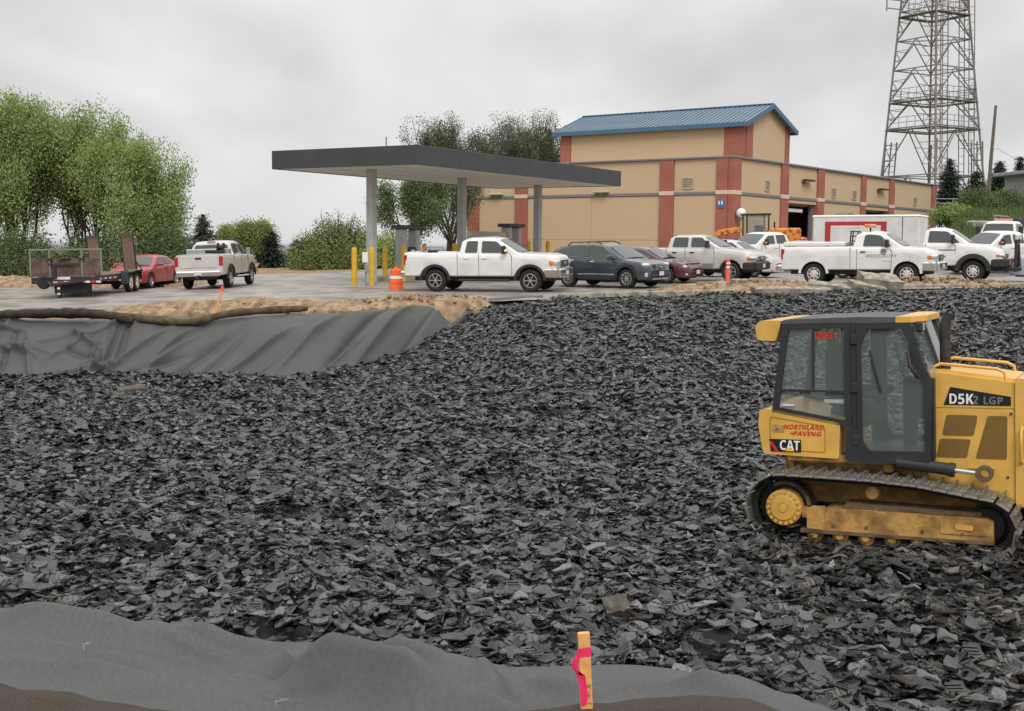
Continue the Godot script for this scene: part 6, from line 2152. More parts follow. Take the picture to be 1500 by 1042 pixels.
# closed line of the track chain: [point, tangent] every step
func track_line(step: float) -> Array:
	var sp := Vector2(-1.22, 0.42)
	var sr := 0.385
	var id := Vector2(1.15, 0.335)
	var ir := 0.29
	var pts := []
	for k in 25:
		var a := -PI / 2 - PI * k / 24.0       # sprocket: bottom, back, top
		pts.append(sp + Vector2(cos(a), sin(a)) * sr)
	pts.append(Vector2(-0.8, 0.80))
	pts.append(Vector2(-0.15, 0.785))
	pts.append(Vector2(0.4, 0.745))
	for k in 21:
		var a := PI / 2 - 0.25 - (PI - 0.25) * k / 20.0
		pts.append(id + Vector2(cos(a), sin(a)) * ir)
	var out := []
	var acc := 0.0
	var total := 0.0
	for k in pts.size(): total += (pts[(k + 1) % pts.size()] - pts[k]).length()
	var n := int(round(total / step))
	var ds := total / n
	var i := 0
	var seg: float = (pts[1] - pts[0]).length()
	for k in n:
		var want := ds * k
		while acc + seg < want:
			acc += seg
			i += 1
			seg = (pts[(i + 1) % pts.size()] - pts[i % pts.size()]).length()
		var a2: Vector2 = pts[i % pts.size()]
		var b2: Vector2 = pts[(i + 1) % pts.size()]
		out.append([a2.lerp(b2, (want - acc) / seg), (b2 - a2).normalized()])
	return out

func dozer_track(v: Node3D, side: float) -> void:
	var t := node("track", v)
	var zc := 0.95 * side
	var wd := 0.66
	var line := track_line(0.172)
	# shoes
	var sh := nst()
	cbox(sh, Vector3(0, 0.0, 0), Vector3(0.166, 0.02, wd), 0.004)
	prism(sh, PackedVector2Array([Vector2(-0.082, 0.009), Vector2(-0.05, 0.009), Vector2(-0.058, 0.058), Vector2(-0.074, 0.058)]), Vector3(0, 0, -wd * 0.5), Vector3.RIGHT, Vector3.UP, Vector3(0, 0, wd))
	sh.generate_normals()
	var shm := sh.commit()
	var bl := nst()
	for x in [-0.015, 0.045]:
		for z in [-0.07, 0.07]: lathe(bl, Vector3(x, 0.01, z), Vector3.UP, [Vector2(0.017, 0), Vector2(0.017, 0.014), Vector2(0, 0.016)], 6)
	bl.generate_normals()
	var blm := bl.commit()
	for q in line:
		var p: Vector2 = q[0]
		var d: Vector2 = q[1]
		var nrm := Vector2(-d.y, d.x)       # outwards for this winding
		var bs := Basis(Vector3(d.x, d.y, 0), Vector3(nrm.x, nrm.y, 0), Vector3(0, 0, 1))
		var o := put(shm, "track_shoe", M.shoe_steel, t)
		o.transform = Transform3D(bs, Vector3(p.x + nrm.x * 0.045, p.y + nrm.y * 0.045, zc))
		var b := put(blm, "shoe_bolts", M.bolt_steel, t)
		b.set_meta("kind", "stuff")
		b.transform = o.transform
	# chain rails under the shoes
	var cs := nst()
	var fine := track_line(0.06)
	for k in fine.size():
		var a: Vector2 = fine[k][0]
		var b: Vector2 = fine[(k + 1) % fine.size()][0]
		for z in [zc - 0.1, zc + 0.1]:
			beam(cs, Vector3(a.x, a.y, z), Vector3(b.x, b.y, z), 0.05, 0.07)
	obj(cs, "chain", M.chain_black, t)
	# sprocket with bolted hub
	var so := Vector3(-1.22, 0.42, zc)
	var spk := nst()
	lathe(spk, so, Vector3(0, 0, side), [Vector2(0, -0.03), Vector2(0.33, -0.03), Vector2(0.33, 0.03), Vector2(0, 0.03)], 30)
	for k in 23:
		var a := TAU * k / 23.0
		cbox(spk, so + Vector3(cos(a), sin(a), 0) * 0.335, Vector3(0.05, 0.03, 0.05), 0.006, Basis(Vector3.BACK, a))
	obj(spk, "sprocket", M.chain_black, t)
	var hub := nst()
	lathe(hub, so, Vector3(0, 0, side), [Vector2(0.225, 0.0), Vector2(0.225, 0.17), Vector2(0.165, 0.19), Vector2(0.15, 0.21), Vector2(0.07, 0.215), Vector2(0.065, 0.205), Vector2(0.058, 0.205), Vector2(0.05, 0.222), Vector2(0, 0.224)], 36)
	for k in 18:
		var a := TAU * k / 18.0
		lathe(hub, so + Vector3(cos(a) * 0.195, sin(a) * 0.195, side * 0.17), Vector3(0, 0, side), [Vector2(0.024, 0), Vector2(0.022, 0.035), Vector2(0, 0.038)], 6)
	obj(hub, "final_drive", M.cat_yellow, t)
	var gd := nst()
	var arc := []
	for k in 9:
		var a := deg_to_rad(118.0 - 14.0 * k)
		arc.append(so + Vector3(cos(a) * 0.3, sin(a) * 0.3, -side * 0.06))
	for k in 8: beam(gd, arc[k], arc[k + 1], 0.3, 0.04)
	obj(gd, "sprocket_guard", M.cat_dirt, t)
	# idler
	var idl := nst()
	lathe(idl, Vector3(1.15, 0.335, zc), Vector3(0, 0, side), [Vector2(0, -0.08), Vector2(0.2, -0.08), Vector2(0.21, -0.03), Vector2(0.24, -0.025), Vector2(0.24, 0.025), Vector2(0.21, 0.03), Vector2(0.2, 0.08), Vector2(0, 0.08)], 28)
	obj(idl, "idler", M.chain_black, t)
	# roller frame
	var fz := zc - 0.19
	var fr := nst()
	prism(fr, PackedVector2Array(V2([-0.72, 0.17, 1.24, 0.17, 1.24, 0.40, 1.16, 0.43, -0.62, 0.45, -0.72, 0.43])), Vector3(0, 0, fz), Vector3.RIGHT, Vector3.UP, Vector3(0, 0, 0.38))
	obj(fr, "roller_frame", M.cat_worn, t)
	var out := zc + side * 0.19
	var sgn := side * 0.012
	flat(t, "frame_collar", [-0.92, 0.19, -0.70, 0.18, -0.70, 0.47, -0.86, 0.47, -0.92, 0.40], out - side * 0.03, side * 0.05, M.cat_worn, 0.02)
	flat(t, "recoil_housing", [-0.50, 0.452, 1.1, 0.44, 1.1, 0.49, -0.45, 0.52], zc - 0.13, 0.26, M.cat_dirt)
	flat(t, "frame_plate", [0.65, 0.23, 1.18, 0.23, 1.18, 0.39, 0.65, 0.39], out, sgn, M.cat_worn, 0.04)
	flat(t, "access_plate", [0.82, 0.29, 1.02, 0.285, 1.02, 0.345, 0.82, 0.35], out + sgn, sgn, M.cat_yellow, 0.02)
	flat(t, "skid_rail", [-1.0, 0.135, 1.24, 0.135, 1.24, 0.165, -1.0, 0.18], zc - 0.2, 0.42, M.cat_dirt)
	for x in [-0.6, -0.2, 0.45, 0.9]:
		var wl := nst()
		lathe(wl, Vector3(x, 0.24, out), Vector3(0, 0, side), [Vector2(0.022, 0), Vector2(0.02, 0.018), Vector2(0, 0.02)], 6)
		obj(wl, "frame_bolt", M.cat_dirt, t)
	for k in 7:
		var x := -0.84 + 0.31 * k
		var ro := nst()
		lathe(ro, Vector3(x, 0.105, zc - 0.17), Vector3.BACK, [Vector2(0, 0), Vector2(0.05, 0), Vector2(0.06, 0.03), Vector2(0.1, 0.04), Vector2(0.1, 0.3), Vector2(0.06, 0.31), Vector2(0.055, 0.36), Vector2(0.035, 0.375), Vector2(0, 0.375)], 18)
		obj(ro, "roller", M.cat_worn, t)
	var cr := nst()
	lathe(cr, Vector3(-0.14, 0.655, zc - 0.12 * side), Vector3(0, 0, side), [Vector2(0.085, 0), Vector2(0.085, 0.2), Vector2(0.082, 0.26), Vector2(0.07, 0.275), Vector2(0, 0.28)], 22)
	obj(cr, "carrier_roller", M.cat_worn, t)
	flat(t, "yoke", [-1.0, 0.3, -0.86, 0.3, -0.86, 0.42, -1.0, 0.44], zc, side * 0.12, M.cat_worn, 0.02)

func build_dozer() -> void:
	var a := deg_to_rad(28.0)
	var near_point := Vector3(4.43, -1.755, -14.4)
	var v := thing("bulldozer", "yellow crawler bulldozer with glazed cab standing on the shredded tyre fill", "bulldozer", near_point - 1.28 * Vector3(-sin(a), 0, cos(a)), -a)
	v.rotation.z = deg_to_rad(2.8)       # nose slightly up on the loose fill
	dozer_track(v, 1.0)
	dozer_track(v, -1.0)
	# hull between the tracks
	var hull := nst()
	prism(hull, PackedVector2Array(V2([-1.3, 0.42, 1.25, 0.42, 1.3, 0.9, 0.3, 1.05, -1.35, 1.06])), Vector3(0, 0, -0.56), Vector3.RIGHT, Vector3.UP, Vector3(0, 0, 1.12))
	obj(hull, "main_frame", M.cat_worn, v)
	for s in [1.0, -1.0]:
		part_box("fender_deck", Vector3(-0.62, 1.0, s * 0.66), Vector3(1.3, 0.1, 0.2), M.cat_worn, v, 0.02)
		part_box("support_bracket", Vector3(-1.25, 0.92, s * 0.6), Vector3(0.08, 0.24, 0.1), M.cat_worn, v, 0.01)
		part_box("support_bracket", Vector3(-0.02, 0.95, s * 0.66), Vector3(0.12, 0.2, 0.14), M.cat_worn, v, 0.02)
	# rear side panels and tank
	var tank := nst()
	prism(tank, rounded(V2([-1.56, 1.04, -0.60, 1.01, -0.58, 1.46, -1.50, 1.62, -1.60, 1.60, -1.62, 1.4]), 0.03, 3), Vector3(0, 0, -0.8), Vector3.RIGHT, Vector3.UP, Vector3(0, 0, 1.6))
	obj(tank, "rear_body", M.cat_yellow, v)
	for s in [1.0, -1.0]:
		var z: float = 0.802 * s
		var door := nst()
		ring_prism(door, Array(rounded(V2([-1.47, 1.10, -0.76, 1.08, -0.76, 1.42, -1.47, 1.53]), 0.05, 3)), Array(rounded(V2([-1.458, 1.112, -0.772, 1.092, -0.772, 1.41, -1.458, 1.517]), 0.05, 3)), Vector3(0, 0, z - 0.002 * s), Vector3(0, 0, s * 0.006))
		obj(door, "panel_edge", mat("cat_edge", Color(0.42, 0.2, 0.03), 0.6), v)
		flat(v, "latch_plate", [-1.43, 1.33, -1.28, 1.33, -1.28, 1.42, -1.43, 1.42], z, s * 0.008, M.cat_worn, 0.01)
		var lk := nst()
		lathe(lk, Vector3(-1.37, 1.375, z), Vector3(0, 0, s), [Vector2(0.022, 0), Vector2(0.02, 0.022), Vector2(0, 0.024)], 10)
		obj(lk, "lock", M.bolt_steel, v)
	var zs := 0.804
	flat(v, "decal_plate", [-1.46, 1.075, -1.07, 1.075, -1.07, 1.235, -1.475, 1.235], zs, 0.004, M.decal_black)
	flat(v, "decal_stripe", [-1.47, 1.175, -1.40, 1.08, -1.355, 1.08, -1.445, 1.205, -1.47, 1.205], zs + 0.0042, 0.003, M.decal_red)
	lettering("CAT", 0.125, M.decal_white, v, Transform3D(Basis(), Vector3(-1.215, 1.157, zs + 0.0055)), "lettering", true, 0.85)
	flat(v, "decal_triangle", [-1.275, 1.085, -1.155, 1.085, -1.215, 1.14], zs + 0.009, 0.003, M.decal_yellow)
	var slant := Basis(Vector3(1, 0, 0), Vector3(0.3, 1, 0), Vector3(0, 0, 1))
	lettering("NORTHLAND", 0.062, M.decal_red, v, Transform3D(slant, Vector3(-1.03, 1.395, zs + 0.0)), "lettering", true, 1.0)
	lettering("PAVING", 0.055, M.decal_red, v, Transform3D(slant, Vector3(-0.99, 1.315, zs + 0.0)), "lettering", true, 1.3)
	flat(v, "decal_line", [-1.21, 1.31, -1.13, 1.31, -1.12, 1.322, -1.21, 1.322], zs, 0.003, M.decal_red)
	build_cab(v)
	# engine hood
	var hw := 0.6
	var hood := nst()
	prism(hood, PackedVector2Array(V2([0.44, 0.62, 1.42, 0.55, 1.42, 1.97, 0.40, 2.10])), Vector3(0, 0, -hw), Vector3.RIGHT, Vector3.UP, Vector3(0, 0, hw * 2.0))
	obj(hood, "hood", M.cat_yellow, v)
	var crown := nst()
	prism(crown, PackedVector2Array(V2([0.46, 2.088, 1.42, 1.968, 1.42, 2.005, 0.48, 2.125])), Vector3(0, 0, -hw + 0.09), Vector3.RIGHT, Vector3.UP, Vector3(0, 0, hw * 2.0 - 0.18))
	obj(crown, "hood_top", M.cat_yellow, v)
	var nose := nst()
	prism(nose, rounded(V2([1.428, 0.5, 1.9, 0.5, 1.9, 1.8, 1.8, 1.98, 1.428, 2.03]), 0.06, 4), Vector3(0, 0, -hw - 0.03), Vector3.RIGHT, Vector3.UP, Vector3(0, 0, hw * 2.0 + 0.06))
	obj(nose, "radiator_guard", M.cat_yellow, v)
	for k in 7: part_box("guard_slat", Vector3(1.905, 0.72 + 0.15 * k, 0), Vector3(0.03, 0.07, 1.0), M.cat_edge, v, 0.01)
	for s in [1.0, -1.0]:
		var z: float = s * hw
		for g in [[0.60, 1.32, 0.96, 1.32, 1.01, 1.57, 0.65, 1.57], [0.53, 1.05, 0.88, 1.05, 0.93, 1.28, 0.575, 1.28], [0.98, 1.05, 1.33, 1.05, 1.34, 1.57, 1.12, 1.57]]:
			flat(v, "hood_screen", g, z, s * 0.004, M.perforated, 0.03)
		flat(v, "hood_seam", [0.46, 1.655, 1.42, 1.655, 1.42, 1.667, 0.46, 1.667], z, s * 0.003, M.cat_edge)
		flat(v, "side_decal", [0.62, 1.69, 1.38, 1.69, 1.38, 1.80, 0.70, 1.91], z, s * 0.004, M.decal_black)
		flat(v, "hood_lip", [0.9, 0.93, 1.2, 0.93, 1.2, 0.95, 0.9, 0.95], z, s * 0.02, M.cat_yellow)
		for q in [[0.52, 1.6], [0.5, 1.2], [1.38, 1.6], [1.34, 0.84]]:
			var bo := nst()
			lathe(bo, Vector3(q[0], q[1], z), Vector3(0, 0, s), [Vector2(0.018, 0), Vector2(0.016, 0.012), Vector2(0, 0.014)], 8)
			obj(bo, "hood_bolt", M.cat_dirt, v)
		var hr := nst()
		tube(hr, [Vector3(0.5, 2.08, s * 0.5), Vector3(0.5, 2.15, s * 0.5), Vector3(0.58, 2.18, s * 0.5), Vector3(1.22, 2.12, s * 0.5), Vector3(1.3, 2.08, s * 0.5), Vector3(1.32, 1.98, s * 0.5)], 0.02, 8)
		obj(hr, "hood_rail", M.cat_yellow, v)
		var gh := nst()
		tube(gh, [Vector3(1.5, 1.02, s * 0.63), Vector3(1.49, 1.06, s * 0.7), Vector3(1.5, 1.4, s * 0.7), Vector3(1.51, 1.44, s * 0.63)], 0.018, 8)
		obj(gh, "grab_handle", M.cat_yellow, v)
		flat(v, "side_label", [1.55, 0.86, 1.8, 0.86, 1.8, 1.01, 1.55, 1.01], s * 0.632, s * 0.004, M.decal_black)
		# lift ram along the hood foot
		var rm := nst()
		tube(rm, [Vector3(0.1, 1.0, s * 0.78), Vector3(0.74, 0.93, s * 0.78)], 0.075, 14)
		tube(rm, [Vector3(0.70, 0.934, s * 0.78), Vector3(0.77, 0.927, s * 0.78)], 0.086, 14)
		obj(rm, "lift_cylinder", M.black_plastic, v)
		bar("ram_rod", Vector3(0.76, 0.928, s * 0.78), Vector3(1.02, 0.9, s * 0.78), 0.03, M.bolt_steel, v)
		var ey := nst()
		lathe(ey, Vector3(1.1, 0.9, s * 0.72), Vector3(0, 0, s), [Vector2(0.05, 0), Vector2(0.1, 0), Vector2(0.1, 0.1), Vector2(0.05, 0.1), Vector2(0.05, 0.0)], 18)
		obj(ey, "ram_eye", M.cat_dirt, v)
		var ar := nst()
		beam(ar, Vector3(1.1, 0.72, s * 0.5), Vector3(2.35, 0.35, s * 0.5), 0.16, 0.22, 0.02)
		obj(ar, "push_arm", M.cat_yellow, v)
	lettering("D5K", 0.125, M.decal_white, v, Transform3D(Basis(), Vector3(0.82, 1.765, hw + 0.006)), "lettering", true, 0.9)
	lettering("2", 0.1, M.decal_grey, v, Transform3D(Basis(), Vector3(0.985, 1.755, hw + 0.006)), "lettering", true, 0.9)
	lettering("LGP", 0.09, M.decal_grey, v, Transform3D(Basis(), Vector3(1.18, 1.75, hw + 0.006)), "lettering", true, 1.0)
	# exhaust stack
	var ex := nst()
	tube(ex, [Vector3(0.6, 2.0, 0.3), Vector3(0.6, 2.6, 0.3), Vector3(0.61, 2.7, 0.3), Vector3(0.65, 2.78, 0.3)], [0.065, 0.065, 0.063, 0.058], 16, false)
	tube(ex, [Vector3(0.645, 2.77, 0.3), Vector3(0.61, 2.68, 0.3)], [0.045, 0.045], 16)
	obj(ex, "exhaust_stack", M.exhaust, v)
	# blade, curved plate
	var bd := nst()
	var prof := []
	for k in 9:
		var t := k / 8.0
		prof.append(Vector2(2.42 + 0.16 * pow(2.0 * t - 1.0, 2.0) * (1.0 if t > 0.5 else 1.2), 0.05 + 1.05 * t))
	for k in range(8, -1, -1): prof.append(prof[k] - Vector2(0.05, 0))
	prism(bd, PackedVector2Array(prof), Vector3(0, 0, -1.6), Vector3.RIGHT, Vector3.UP, Vector3(0, 0, 3.2))
	obj(bd, "blade", M.cat_worn, v)

func build_cab(v: Node3D) -> void:
	var c := node("cab", v)
	c.position.x = 0.06
	for s in [1.0, -1.0]:
		var z: float = 0.74 * s
		var n := Vector3(0, 0, 0.06 * s)
		var rear := nst()
		ring_prism(rear, V2([-1.50, 1.58, -1.34, 2.70, -0.50, 2.71, -0.50, 1.40]), V2([-1.41, 1.64, -1.265, 2.625, -0.575, 2.64, -0.575, 1.49]), Vector3(0, 0, z), n)
		obj(rear, "rear_frame", M.cab_grey, c)
		flat(c, "window_bar", [-1.38, 1.845, -0.575, 1.835, -0.575, 1.862, -1.375, 1.875], z, 0.055 * s, M.cab_grey)
		flat(c, "window_mullion", [-0.985, 1.876, -0.955, 1.876, -0.945, 2.608, -0.975, 2.606], z + 0.012 * s, 0.03 * s, M.cab_grey)
		flat(c, "side_pane", [-1.415, 1.635, -1.262, 2.63, -0.57, 2.645, -0.57, 1.485], z + 0.022 * s, 0.006 * s, M.pane)
		var pil := nst()
		prism(pil, PackedVector2Array(V2([-0.498, 1.02, -0.42, 1.02, -0.42, 2.70, -0.498, 2.71])), Vector3(0, 0, z - 0.02 * s), Vector3.RIGHT, Vector3.UP, Vector3(0, 0, 0.07 * s))
		obj(pil, "door_pillar", M.cab_grey, c)
		var door := nst()
		ring_prism(door, V2([-0.58, 1.02, -0.56, 1.38, -0.418, 1.40, -0.418, 2.5, -0.418, 2.70, 0.21, 2.69, 0.28, 2.5, 0.33, 2.28, 0.45, 2.02, 0.43, 1.02]), V2([-0.29, 1.13, -0.365, 1.25, -0.372, 1.35, -0.372, 2.40, -0.3, 2.63, 0.10, 2.63, 0.19, 2.48, 0.20, 2.26, 0.375, 1.97, 0.37, 1.14]), Vector3(0, 0, z + 0.005 * s), Vector3(0, 0, 0.07 * s))
		obj(door, "door_frame", M.cab_grey, c)
		flat(c, "door_pane", [-0.3, 1.125, -0.37, 1.25, -0.377, 2.41, -0.31, 2.635, 0.105, 2.635, 0.195, 2.485, 0.205, 2.265, 0.38, 1.975, 0.375, 1.135], z + 0.03 * s, 0.006 * s, M.pane)
		flat(c, "door_step", [-0.54, 0.985, 0.42, 0.985, 0.42, 1.05, -0.54, 1.05], z, 0.1 * s, M.cab_grey)
		var hnd := nst()
		tube(hnd, [Vector3(0.20, 2.36, z + 0.06 * s), Vector3(0.20, 2.34, z + 0.13 * s), Vector3(0.22, 2.18, z + 0.13 * s), Vector3(0.30, 2.06, z + 0.13 * s), Vector3(0.30, 2.04, z + 0.06 * s)], 0.022, 8)
		obj(hnd, "door_handle", M.black_plastic, c)
		for y in [2.5, 1.9, 1.25]:
			part_box("hinge", Vector3(-0.45, y, z + 0.07 * s), Vector3(0.09, 0.12, 0.03), M.black_plastic, c, 0.008)
		var wp := nst()
		beam(wp, Vector3(-0.27, 2.36, z + 0.045 * s), Vector3(-0.14, 1.85, z + 0.045 * s), 0.02, 0.02)
		obj(wp, "wiper", M.black_plastic, c)
		part_box("rear_latch", Vector3(-1.28, 1.66, z + 0.07 * s), Vector3(0.16, 0.04, 0.04), M.bolt_steel, c, 0.01)
		# front corner post
		var fp := nst()
		beam(fp, Vector3(0.29, 2.70, s * 0.42), Vector3(0.51, 2.02, s * 0.42), 0.06, 0.06, 0.01)
		obj(fp, "front_post", M.cab_grey, c)
	# front and rear glass, sills
	var fg := nst()
	quad(fg, Vector3(0.29, 2.69, 0.40), Vector3(0.29, 2.69, -0.40), Vector3(0.51, 2.03, -0.40), Vector3(0.51, 2.03, 0.40))
	obj(fg, "front_pane", M.pane, c)
	for s2 in [1.0, -1.0]:
		var cg := nst()
		quad(cg, Vector3(0.22, 2.69, s2 * 0.74), Vector3(0.29, 2.69, s2 * 0.44), Vector3(0.51, 2.03, s2 * 0.44), Vector3(0.45, 2.03, s2 * 0.74))
		obj(cg, "corner_pane", M.pane, c)
	var rg := nst()
	quad(rg, Vector3(-1.49, 1.6, -0.7), Vector3(-1.33, 2.68, -0.7), Vector3(-1.33, 2.68, 0.7), Vector3(-1.49, 1.6, 0.7))
	obj(rg, "rear_pane", M.pane, c)
	part_box("front_wall", Vector3(0.44, 1.52, 0), Vector3(0.06, 1.0, 1.42), M.cab_grey, c, 0.01)
	part_box("cab_floor", Vector3(-0.1, 1.04, 0), Vector3(1.0, 0.06, 1.4), M.cab_grey, c, 0.01)
	part_box("front_sill", Vector3(0.5, 2.04, 0), Vector3(0.08, 0.06, 1.0), M.cab_grey, c, 0.01)
	# roof
	var rf := nst()
	prism(rf, PackedVector2Array(V2([-1.36, 2.70, 0.04, 2.70, 0.04, 2.765, -0.4, 2.775, -1.30, 2.755, -1.38, 2.73])), Vector3(0, 0, -0.78), Vector3.RIGHT, Vector3.UP, Vector3(0, 0, 1.56))
	obj(rf, "roof", M.roof_grey, c)
	flat(c, "roof_rear", [-1.68, 2.50, -1.44, 2.48, -1.37, 2.70, -1.37, 2.745, -1.64, 2.74, -1.70, 2.67], -0.78, 1.56, M.cat_yellow, 0.03)
	# the cab narrows towards the engine, and its roof with it
	var rfr := nst()
	prism(rfr, PackedVector2Array(V2([0.042, -0.78, 0.22, -0.78, 0.36, -0.44, 0.36, 0.44, 0.22, 0.78, 0.042, 0.78])), Vector3(0, 2.70, 0), Vector3.RIGHT, Vector3.BACK, Vector3(0, 0.07, 0))
	obj(rfr, "roof_front", M.cat_yellow, c)
	for s in [1.0, -1.0]:
		part_box("work_lamp", Vector3(0.28, 2.64, s * 0.62), Vector3(0.12, 0.13, 0.14), M.black_plastic, c, 0.02)
		part_box("lamp_lens", Vector3(0.346, 2.64, s * 0.62), Vector3(0.012, 0.09, 0.1), M.lamp_clear, c, 0.004)
	# inside
	part_box("seat", Vector3(-0.62, 1.5, 0), Vector3(0.55, 0.3, 0.55), M.seat_black, c, 0.08)
	part_box("seat_back", Vector3(-0.88, 2.0, 0), Vector3(0.16, 0.8, 0.52), M.seat_black, c, 0.07)
	part_box("headrest", Vector3(-0.9, 2.46, 0), Vector3(0.12, 0.2, 0.3), M.seat_black, c, 0.05)
	part_box("armrest", Vector3(-0.45, 1.78, 0.38), Vector3(0.5, 0.1, 0.14), M.seat_black, c, 0.04)
	part_box("armrest", Vector3(-0.45, 1.78, -0.38), Vector3(0.5, 0.1, 0.14), M.seat_black, c, 0.04)
	part_box("console", Vector3(0.0, 1.5, -0.35), Vector3(0.16, 0.9, 0.2), M.seat_black, c, 0.04)
	part_box("dash", Vector3(0.32, 1.75, 0), Vector3(0.2, 0.5, 1.1), M.seat_black, c, 0.05)
	bar("joystick", Vector3(-0.2, 1.8, 0.38), Vector3(-0.16, 2.0, 0.38), 0.025, M.seat_black, c)
	part_box("papers", Vector3(-0.72, 1.72, 0.72), Vector3(0.26, 0.05, 0.08), M.white_plastic, c, 0.01)
	lettering("D901", 0.1, M.decal_red, c, Transform3D(Basis(), Vector3(-0.80, 2.545, 0.774)), "lettering", true, 0.95)
# ---------------------------------------------------------------- small things
func rubble(called: String, label: String, at: Vector3, size: Vector3, turn: Vector3, seed_: int, cat := "concrete slab", m: Material = null) -> void:
	var t := thing(called, label, cat, at)
	t.rotation = turn
	var r := RandomNumberGenerator.new()
	r.seed = seed_
	var nx := 7
	var nz := 5
	var st := nst()
	var top := []
	var bot := []
	for j in nz:
		for i in nx:
			var rim := i == 0 or j == 0 or i == nx - 1 or j == nz - 1
			var x := (i / float(nx - 1) - 0.5) * size.x + r.randf_range(-0.5, 0.5) * size.x / nx * (0.7 if rim else 0.3)
			var z := (j / float(nz - 1) - 0.5) * size.z + r.randf_range(-0.5, 0.5) * size.z / nz * 0.5
			top.append(Vector3(x, size.y * (1.0 - (r.randf_range(0.05, 0.25) if rim else r.randf() * 0.06)), z))
			bot.append(Vector3(x * 0.94, -size.y * 0.2, z * 0.94))
	for j in nz - 1:
		for i in nx - 1:
			var a := j * nx + i
			quad(st, top[a], top[a + 1], top[a + nx + 1], top[a + nx])
			quad(st, bot[a], bot[a + nx], bot[a + nx + 1], bot[a + 1])
	var loop := []
	for i in nx: loop.append(i)
	for j in range(1, nz): loop.append(j * nx + nx - 1)
	for i in range(nx - 2, -1, -1): loop.append((nz - 1) * nx + i)
	for j in range(nz - 2, 0, -1): loop.append(j * nx)
	for k in loop.size(): quad(st, top[loop[k]], bot[loop[k]], bot[loop[(k + 1) % loop.size()]], top[loop[(k + 1) % loop.size()]])
	obj(st, "piece", m if m else M.concrete, t)

func staple(at: Vector3, turn: float, label: String) -> void:
	var t := thing("fabric_staple", label, "staple", at, turn, "steel staples in the fabric")
	var st := nst()
	tube(st, [Vector3(-0.07, -0.02, 0.02), Vector3(-0.075, 0.03, 0.012), Vector3(0.0, 0.036, 0.0), Vector3(0.03, 0.03, -0.03), Vector3(-0.05, 0.026, -0.045)], 0.0028, 6)
	obj(st, "wire", M.staple, t)
	t.scale = Vector3(0.55, 0.55, 0.55)

func mound(called: String, label: String, c: Vector2, sx: float, sd: float, h: float, seed_: int) -> void:
	var n := FastNoiseLite.new()
	n.seed = seed_
	n.frequency = 0.9
	n.fractal_octaves = 5
	var g := grid(110, 50, func(i: int, j: int):
		var u := i / 109.0 * 2.0 - 1.0
		var w := j / 49.0 * 2.0 - 1.0
		var x := c.x + u * sx
		var d := c.y + w * sd
		var k := maxf(0.0, 1.0 - u * u) * maxf(0.0, 1.0 - w * w)
		var y := h * pow(k, 0.7) * (0.75 + 0.55 * n.get_noise_2d(x * 0.8, d * 0.8)) + n.get_noise_2d(x * 3.0, d * 3.0) * 0.09 * sqrt(k)
		return Vector3(x, ground_y(x, d) + y + 0.07 - 0.25 * smoothstep(0.12, 0.0, k), -d))
	structure(put(g, called, M.sand), label)

# many copies of one small mesh, as one object nobody would count
func scatter(called: String, label: String, mesh: Mesh, m: Material, places: Array) -> void:
	var mm := MultiMesh.new()
	mm.transform_format = MultiMesh.TRANSFORM_3D
	mm.mesh = mesh
	mm.instance_count = places.size()
	for k in places.size(): mm.set_instance_transform(k, places[k])
	var mi := MultiMeshInstance3D.new()
	mi.name = numbered(called)
	mi.multimesh = mm
	mi.material_override = m
	add_child(mi)
	mi.set_meta("kind", "stuff")
	mi.set_meta("label", label)

